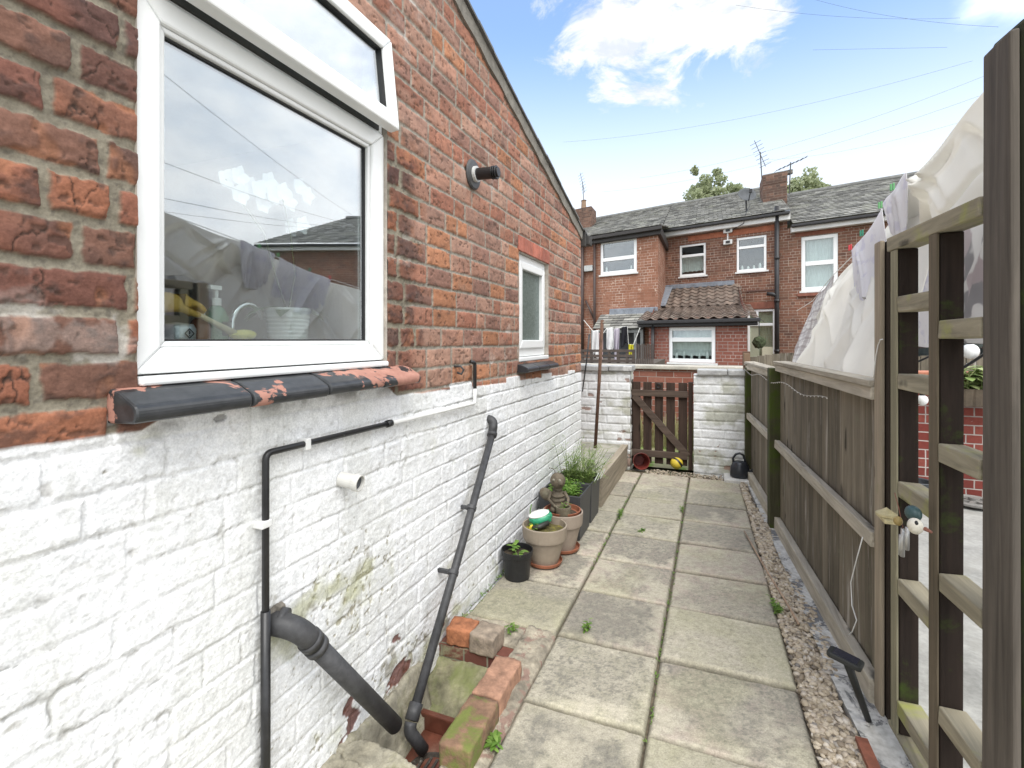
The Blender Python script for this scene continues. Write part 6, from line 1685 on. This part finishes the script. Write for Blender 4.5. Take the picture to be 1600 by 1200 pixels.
# grey fence beyond the path fence
YF = 8.2
x0, x1 = on_y(1172, 560, YF).x, on_y(1700, 560, YF).x
ft = thing('rear_fence', 'weathered grey board fence with a curved top in front of the terrace back door', 'fence', ((x0 + x1) / 2, YF, 0))
b = B(); x = x0; z_ = on_y(1210, 553, YF).z; pw_ = (on_y(1238, 560, YF).x - x0)
while x < x1:
    w = .098; ph = ((x - x0) % 1.8) / 1.8; zt_ = z_ - .10 + .12 * math.sin(math.pi * min(1, ph + .15))
    b.box((x, YF, -.05), (x + w - .005, YF + .02, zt_), None, .003); x += w
b.done('boards', FWB, ft); b = B(); b.box((x0, YF - .03, .5), (x1, YF - .002, .58)); b.done('rail', FWR, ft)
b = B(); b.box((x0 - .1, YF - .06, -.05), (x0, YF + .04, on_y(1178, 549, YF).z)); b.done('fence_post', wood('brown_fence_post', (.12, .075, .05), 'z'), ft, bevel=.006)
# hanging basket ball
q = hf(1186, 535, 1.3); c = HP0 + hu * (q[0] + SK * 1.3) + hn * 1.3; c.z = q[1]
hb = thing('hanging_ball', 'round dark green hanging plant ball in front of the cream back door', 'hanging plant', c)
b = B(); b.ball(c, .16, 12, jit=.12); b.done('foliage_ball', plain('moss_ball', (.05, .065, .03), .95, .5, 30, .9, 50), hb)
b = B(); b.tube([c + Vector((0, 0, .15)), c + Vector((0, 0, .62)), c + hn * -1.28 + Vector((-.2, 0, .60))], .012, 6); b.done('bracket', GUT, hb)
# deck railing with washing in the left yard
YD = 9.0
dz = lambda px, py: on_y(px, py, YD)
rl = thing('deck_railing', 'dark wooden railing and slatted screen in the left yard beyond the alley', 'railing', dz(960, 560))
RW = plain('dark_rail_wood', (.075, .058, .048), .8, .3, 8, .2)
b = B()
for py in (548, 556, 564): p, q = dz(905, py), dz(992, py); b.beam(p, q, .05, .045)
for px in (910, 924, 938, 952, 966, 980, 990): p, q = dz(px, 575), dz(px, 546); b.beam(p, q, .05, .04, (0, 1, 0))
b.done('railing', RW, rl)
b = B(); 
for i in range(10): px = 995 + i * 2.8; b.beam(dz(px, 580), dz(px, 537 + (i % 3)), .020, .035, (0, 1, 0))
b.done('screen', RW, rl)
b = B(); p = dz(930, 585); b.box((-9, YD - .05, -.05), (dz(1020, 580).x, YD + 2.5, on_y(960, 566, YD).z - .02)); o = struct(b.done('deck', plain('dark_deck', (.08, .065, .05), .9, .3, 8, .2)))
GARM = [('white_top', (.72, .71, .70), [(926, 517, 935, 558)], 'white top'), ('pink_cloth', (.62, .45, .45), [(931, 520, 942, 560)], 'pale pink cloth'), ('white_shirt', (.76, .76, .75), [(948, 513, 958, 548)], 'white shirt'), ('lilac_trousers', (.50, .46, .52), [(959, 514, 968, 560)], 'lilac trousers'), ('black_coat', (.03, .03, .035), [(971, 511, 980, 540)], 'black coat'), ('yellow_jacket', (.60, .55, .05), [(982, 538, 990, 556)], 'yellow jacket')]
def hang(name, A0, A1, drop, mat, thick=.006, amp=.03, n=24, taper=0.0, seed=0):
    A0, A1 = Vector(A0), Vector(A1); d = (A1 - A0); nrm = d.cross(Vector((0, 0, 1))).normalized()
    S, V_ = np.meshgrid(np.linspace(0, 1, n), np.linspace(0, 1, n), indexing='ij')
    f = amp * (np.sin(S * 9 + seed + V_ * 2) * .6 + fbm(S * 4, V_ * 3, 3, seed) - .5) * (.3 + V_)
    s2 = .5 + (S - .5) * (1 - taper * V_); zz = -drop * V_ * (1 - .12 * np.sin(S * 5 + seed))
    v = np.stack([A0.x + d.x * s2 + nrm.x * f, A0.y + d.y * s2 + nrm.y * f, A0.z + d.z * S + zz], -1).reshape(-1, 3)
    o = link(name, mesh_np(name, v, grid_faces(n, n, np.ones((n - 1, n - 1), bool))), mat)
    m = o.modifiers.new('solid', 'SOLIDIFY'); m.thickness = thick
    return o
lineD = []
for i, (nm, c, rr2, lb) in enumerate(GARM):
    (x0_, y0_, x1_, y1_) = rr2[0]; yd = YD + .5 + .05 * i
    p, q = on_y(x0_, y0_, yd), on_y(x1_, y0_ + random.uniform(-2, 2), yd); drop = p.z - on_y(x0_, y1_, yd).z
    o = hang({'top': 'blouse'}.get(nm.split('_')[1], nm.split('_')[1]), p, q, drop, cloth('cloth_' + nm, c, None, .2), .006, .05, 16, .15 if i % 2 else -.2, i)
    tag(o, lb + ' on the washing line under the slate canopy', 'laundry', 'washing under the canopy'); lineD += [p, q]
b = B(); b.tube([on_y(912, 500, YD + .5)] + sorted(lineD, key=lambda p: p.x) + [on_y(1000, 512, YD + .8)], .006, 5); o = b.done('washing_line', plain('line_white', (.7, .7, .66), .6, .1, 5, 0)); tag(o, 'white washing line under the slate canopy of the left house', 'line')
# neighbour's garden wall seen through the trellis
zn = on_y(1490, 582, YG).z
nw = thing('garden_wall', 'red brick garden wall with orange coping seen through the trellis', 'wall', (3, YG, 0))
b = B(); b.box((FX(YG) + .12, YG + .02, -.05), (9, YG + .24, zn - .10)); box_uv(b.done('wall', BR4, nw))
b = B(); x = FX(YG) + .12
while x < 9: b.box((x + .003, YG - .01, zn - .10), (x + .297, YG + .27, zn), None, .002); x += .30
b.done('coping', plain('orange_coping', (.40, .15, .085), .7, .2, 8, .2, 60, isl=.15), nw, bevel=.006)
px0, px1 = on_y(1497, 620, YG - .09), on_y(1560, 620, YG - .09)
tp = thing('wall_trough', 'brown plant trough of pale green leaves hung on the red garden wall', 'planter', px0)
b = B()
for i in range(4): 
    x = px0.x + (px1.x - px0.x) * (i + .5) / 4; b.lathe([(.075, px0.z - .07), (.10, px0.z + .06), (.105, px0.z + .075), (.09, px0.z + .07)], (x, YG - .10, 0), 16)
b.done('trough', plain('trough_brown', (.10, .075, .05), .8, .3, 8, .2), tp)
b = B()
for i in range(14): leafy(b, (px0.x - .05 + (px1.x - px0.x + .05) * random.random(), YG - .11 + random.uniform(-.05, .05), px0.z + .06), 4, .20, .12, .10, .065, rg, .9, True, 4)
b.done('plant', leafmat('pale_leaf', (.22, .32, .09), (.50, .56, .25)), tp, smooth=True)
cb = B(); pa, pb, pc, pd = on_y(1380, 600, 3.9), on_y(1437, 606, 3.8), on_y(1500, 590, 3.6), on_y(1600, 500, 3.3)
def sag(a, c_, s, n=10): return [a.lerp(c_, i / n) - Vector((0, 0, s * 4 * (i / n) * (1 - i / n))) for i in range(n + 1)]
cb.tube(sag(pa, pd, .12, 16), .008, 6)
cb.tube(sag(on_y(1340, 590, 3.9), on_y(1620, 440, 3.2), .10, 16), .006, 6)
o = cb.done('light_cord', BLACKP, smooth=True); tag(o, 'black festoon cord sagging across the neighbouring yard', 'cord')
for px, py, yy, r in ((1441, 625, 3.75, .030), (1516, 549, 3.5, .040)):
    c = on_y(px, py, yy); t_ = thing('festoon_bulb', 'white festoon bulb ' + ('low between the two trellis uprights' if px < 1480 else 'beside the thick post, just under the slat'), 'bulb', c, group='festoon bulbs in the yard')
    b = B(); b.ball(c, (r, r, r * 1.05), 12); b.done('bulb', plain('milk_glass', (.82, .82, .80), .2, .03, 4, 0), t_, smooth=True)
    b = B(); b.cyl(c + Vector((0, 0, r * .9)), c + Vector((0, 0, r + .04)), .014); b.done('socket', GUT, t_)
c = on_z(1522, 787, 0); t_ = thing('parasol_base', 'round grey parasol base on the pale yard concrete', 'parasol base', c)
b = B(); b.lathe([(.145, .0), (.165, .008), (.165, .022), (.145, .035), (.125, .022), (.125, .004)], c, 32)
for k in range(6): a = k * 1.047; b.beam(c + Vector((0, 0, .022)), c + Vector((math.cos(a) * .135, math.sin(a) * .135, .018)), .03, .014)
b.cyl(c, c + Vector((0, 0, .05)), .035); b.done('base', plain('grey_base', (.20, .19, .175), .7, .2, 8, .2), t_)
c = on_z(1440, 793, 0); t_ = thing('bucket', 'dark grey bucket by the red garden wall behind the trellis', 'bucket', c)
b = B(); b.lathe([(.09, 0), (.115, .18), (.122, .185), (.118, .19), (.105, .185), (.085, .02)], c + Vector((0, .12, 0)), 24); b.done('tub', plain('dark_grey_tub', (.05, .055, .06), .5, .2, 6, .05), t_)

# ================================================================== WASHING ON THE LINE BEYOND THE FENCE
LY = np.array([0.2, 1.0, 1.57, 2.06, 2.49, 3.2, 3.76, 4.4]) * H; LZ = np.array([1.70, 1.66, 1.59, 1.517, 1.42, 1.345, 1.25, 1.22]) * H
def lz(y): return np.interp(y, LY, LZ)
LX = .62 * H
b = B(); yy = np.linspace(.3, 4.4 * H, 40); b.tube([(LX, y, float(lz(y)) + .004) for y in yy], .0028, 6); o = b.done('washing_line', bpy.data.materials['line_white']); tag(o, 'sagging washing line that carries the sheets beyond the fence', 'line')
def sheet(name, y0, y1, zb, xb, mat, label, xt=LX, ztop=None, fold=.03, seed=0, ny=110, nz=110, yb=None, hem=.0, kf=7.0, tilt=0.0):
    """hangs from the line between y0 and y1; the foot reaches height zb(s), distance xb(s) and spreads to yb"""
    S, V_ = np.meshgrid(np.linspace(0, 1, ny), np.linspace(0, 1, nz), indexing='ij')
    yt = y0 + (y1 - y0) * S; yb0, yb1 = yb or (y0, y1); ybm = yb0 + (yb1 - yb0) * S
    zt = lz(yt) - .004 if ztop is None else ztop + 0 * yt
    zt = zt - .022 * np.abs(np.sin(S * math.pi * kf * .5 + seed)) ** 2 * .7          # scallops between pegs
    Xb = xb(S) if callable(xb) else xb; Zb = zb(S) if callable(zb) else zb
    e = V_ ** 1.15
    X = xt * (1 - e) + Xb * e; Y = yt * (1 - V_) + ybm * V_; Z = zt * (1 - V_) + Zb * V_ + hem * np.sin(S * 9 + seed) * V_ ** 2
    n1 = fbm(S * 2.4 + V_ * .8, V_ * 1.1 + S * .7, 2, seed + 1) - .5
    ph = S * kf * 2 * math.pi + 2.2 * n1 + 3.0 * V_ * (S - .35) + seed
    rs_ = random.Random(seed * 13 + 5); f = fold * .55 * np.sin(S * kf * 1.6 + seed + 1.5 * V_) * V_ + fold * .9 * n1 * V_
    npeg = max(2, int(kf)); pegs = [(k + .5) / npeg for k in range(npeg)]
    for k in range(int(kf * 6)):                      # pleats that fan out from the pegs
        s0 = rs_.choice(pegs) + rs_.uniform(-.04, .04); m_ = rs_.uniform(-.42, .42); w_ = rs_.uniform(.010, .030) * (.45 + 1.5 * V_); bow = rs_.uniform(-.12, .12)
        ds = S - (s0 + m_ * V_ + bow * V_ * V_)
        prof = np.where(ds < 0, np.exp(ds / (w_ * 1.9)), np.exp(-(ds / w_) ** 2))
        f = f + fold * rs_.uniform(.25, .8) * rs_.choice([1, 1, -.8]) * prof * ss(.0, .25, V_) * (1 - .35 * V_)
    X = X - f; Z = Z + .35 * f * V_; Y = Y + fold * .5 * (fbm(S * 2, V_ * 2, 2, seed + 4) - .5) * V_
    v = np.stack([X, Y, Z], -1).reshape(-1, 3); q = grid_faces(ny, nz, np.ones((ny - 1, nz - 1), bool))
    me = mesh_np(name, v, q)
    uv = me.uv_layers.new(name='UVMap'); vi = np.empty(len(me.loops), np.int32); me.loops.foreach_get('vertex_index', vi)
    u = np.stack([S.ravel() * abs(y1 - y0), V_.ravel() * 1.0], -1)[vi]; uv.data.foreach_set('uv', u.ravel().astype(np.float32))
    o = link(name, me, mat); m = o.modifiers.new('solid', 'SOLIDIFY'); m.thickness = .003
    tag(o, label, 'laundry', 'washing beyond the fence'); return o
CREAM = cloth('cream_cotton', (.90, .885, .83)); LIL = cloth('lilac_print', (.84, .83, .85), 'lilac'); PLD = cloth('plaid_cotton', (.80, .79, .77), 'plaid'); CAMO = cloth('grey_print', (.74, .73, .73), 'camo')
fxs = lambda ya, yb_, o=0.02: (lambda S: FX(ya + (yb_ - ya) * S) + o + .015 * np.sin(S * 23))
sheet('plaid_sheet', 3.15 * H, 3.75 * H, .80 * H, .50 * H, PLD, 'plaid sheet at the far end of the line hanging over the fence', fold=.04, seed=3, yb=(3.15 * H, 3.75 * H), kf=3)
sheet('cream_sheet', 1.85 * H, 3.30 * H, lambda S: .86 * H - .07 * S, .49 * H, CREAM, 'big cream sheet draped down onto the top rail of the fence', xt=LX + .03, fold=.060, seed=11, ny=170, nz=140, yb=(1.70 * H, 3.28 * H), kf=4.0)
sheet('cream_cover', 1.0 * H, 2.02 * H, lambda S: 1.262 * H + .05 * S, .61 * H, CREAM, 'creased cream cover on the line above the trellis, nearest the thick post', fold=.055, seed=21, kf=4.6, xt=LX - .02)
sheet('lilac_blouse', 1.93 * H, 2.16 * H, 1.27 * H, .60 * H, LIL, 'small lilac patterned blouse pegged between the two cream sheets', fold=.03, seed=31, ny=60, nz=60, kf=2.5, xt=LX - .06, yb=(1.95 * H, 2.12 * H))
sheet('lilac_pillowcase', 2.20 * H, 2.62 * H, lambda S: 1.17 * H - .05 * S, .585 * H, LIL, 'lilac printed pillowcase pegged on the big cream sheet', fold=.028, seed=35, ny=70, nz=70, kf=2.2, xt=LX - .05, yb=(2.12 * H, 2.5 * H))
sheet('print_sheet', 1.0 * H, 1.98 * H, .985 * H, .72 * H, CAMO, 'grey blotched print sheet seen through the trellis beside the thick post', xt=.74 * H, ztop=1.42 * H, fold=.018, seed=41, kf=2.4)
sheet('lilac_sheet', 2.0 * H, 2.75 * H, .975 * H, .72 * H, LIL, 'pale lilac sheet seen through the far bay of the trellis', xt=.74 * H, ztop=1.34 * H, fold=.03, seed=45, kf=2.4)
b = B(); b.tube([(.745 * H, .6 * H, 1.46 * H), (.745 * H, 2 * H, 1.40 * H), (.745 * H, 3 * H, 1.33 * H)], .0028, 6); o = b.done('washing_line', bpy.data.materials['line_white']); tag(o, 'second washing line behind the first, carrying the print sheet', 'line')
for y, c, lb in ((2.05, (.10, .33, .12), 'green peg on the line above the lilac blouse'), (2.18, (.12, .35, .13), 'green peg farther along the line than the blouse'), (2.42, (.02, .20, .12), 'dark green peg on the lilac pillowcase'), (2.60, (.50, .03, .04), 'red peg on the washing line')):
    yy_ = y * H; z = float(lz(yy_)); b = B()
    b.box((LX - .072, yy_ - .004, z - .018), (LX - .064, yy_ + .004, z + .014)); b.box((LX - .062, yy_ - .004, z - .016), (LX - .054, yy_ + .004, z + .018)); o = b.done('clothes_peg', plain('peg_' + lb.split()[0] + str(int(y * 100)), c, .45, .1, 5, 0), bevel=.002); tag(o, lb, 'peg', 'clothes pegs on the washing line')

# ================================================================== TREES AND CABLES
TL = leafmat('tree_leaf', (.34, .39, .21), (.48, .52, .32), .5); BARK = plain('bark', (.10, .08, .06), .95, .3, 8, .5)
def tree(base, h, r, seed, lb):
    rg = random.Random(seed); base = Vector(base); t_ = thing('tree', lb, 'tree', base, group='trees behind the terrace')
    b = B(); cw = base + Vector((0, 0, h - r * .9)); ends = []
    b.tube([base, base + Vector((.2, 0, h * .35)), cw], [.28, .22, .12], 10)
    for i in range(13):
        a = rg.uniform(0, 6.28); e = rg.uniform(-.1, 1.0); d = Vector((math.cos(a) * math.cos(e), math.sin(a) * math.cos(e), math.sin(e)))
        p0 = base + Vector((.1, 0, h * rg.uniform(.45, .75))); p2 = cw + d * r * rg.uniform(.5, .85); p1 = p0.lerp(p2, .5) + Vector((0, 0, .3)); b.tube([p0, p1, p2], [.09, .06, .02], 6); ends += [p2, p1.lerp(p2, .6)]
    b.done('trunk', BARK, t_)
    b = B()
    for p in ends:
        for c in range(3):
            q = p + Vector([rg.gauss(0, r * .20) for _ in range(3)]); cr = r * rg.uniform(.14, .26)
            for k in range(120):
                o = Vector([rg.gauss(0, 1) for _ in range(3)]).normalized() * cr * rg.uniform(.5, 1.05); s = rg.uniform(.06, .12); x = q + o
                n = Vector([rg.gauss(0, 1) for _ in range(3)]).normalized(); u = n.orthogonal().normalized() * s; w = n.cross(u)
                b.quad(x - u, x - w * .6, x + u, x + w * .6)
    b.done('crown', TL, t_)
def far(px, py, dist): return ray(px, py) * dist + Vector((0, 0, H))
for px, py, dist, r, s_, lb in ((1120, 281, 25, 1.5, 3, 'pale green tree showing over the ridge to the left of the brick chimney'), (1258, 276, 25, 1.35, 5, 'pale green tree showing over the ridge to the right of the brick chimney')):
    c = far(px, py, dist); tree((c.x, c.y, -.05), c.z, r, s_, lb)
CAB = plain('cable_black', (.03, .03, .03), .6, .2, 6, 0)
cabs = [((880, 222), 13, (1520, 95), 9, .25), ((1000, 278), 14, (1540, 118), 9, .25), ((940, 300), 15, (1530, 150), 9, .3), ((1150, 8), 9, (1500, 28), 9, .1), ((1255, -6), 9, (1560, 42), 7, .1), ((1270, 78), 10, (1480, 74), 9, .0), ((1180, 250), 16, (1520, 185), 10, .2)]
for i, (a, da_, c_, dc, s) in enumerate(cabs):
    b = B(); b.tube(sag(far(*a, da_), far(*c_, dc), s, 20), .0018, 5); o = b.done('overhead_cable', CAB, smooth=True); tag(o, 'thin dark overhead cable slung across the sky above the terrace', 'cable', 'overhead cables')

E_ = Vector((6.4, 11.6, 4.5))
tpole = thing('telegraph_pole', 'tall wooden telegraph pole in the yard to the right', 'pole', (6.4, 11.6, -.02))
b = B(); b.tube([(6.4, 11.6, -.02), (6.4, 11.6, 4.9)], [.11, .09], 12); b.done('pole', BARK, tpole, smooth=True)
b = B(); b.beam((5.9, 11.6, 4.5), (6.9, 11.6, 4.5), .08, .08); b.done('crossarm', BARK, tpole)
for i, (px, py, dist) in enumerate(((262, 105, 4.4), (258, 245, 4.5), (258, 303, 5.0), (258, 325, 6), (400, 395, 8))):
    p = far(px, py, dist); p.x = 2 * XW - p.x; d_ = (p - E_) * 1.06
    b = B(); b.tube(sag(E_, E_ + d_, .12, 16), .0022, 5); o = b.done('overhead_cable', CAB, smooth=True); tag(o, 'overhead cable mirrored in the kitchen window, fanning out from a pole', 'cable', 'cables from the telegraph pole')
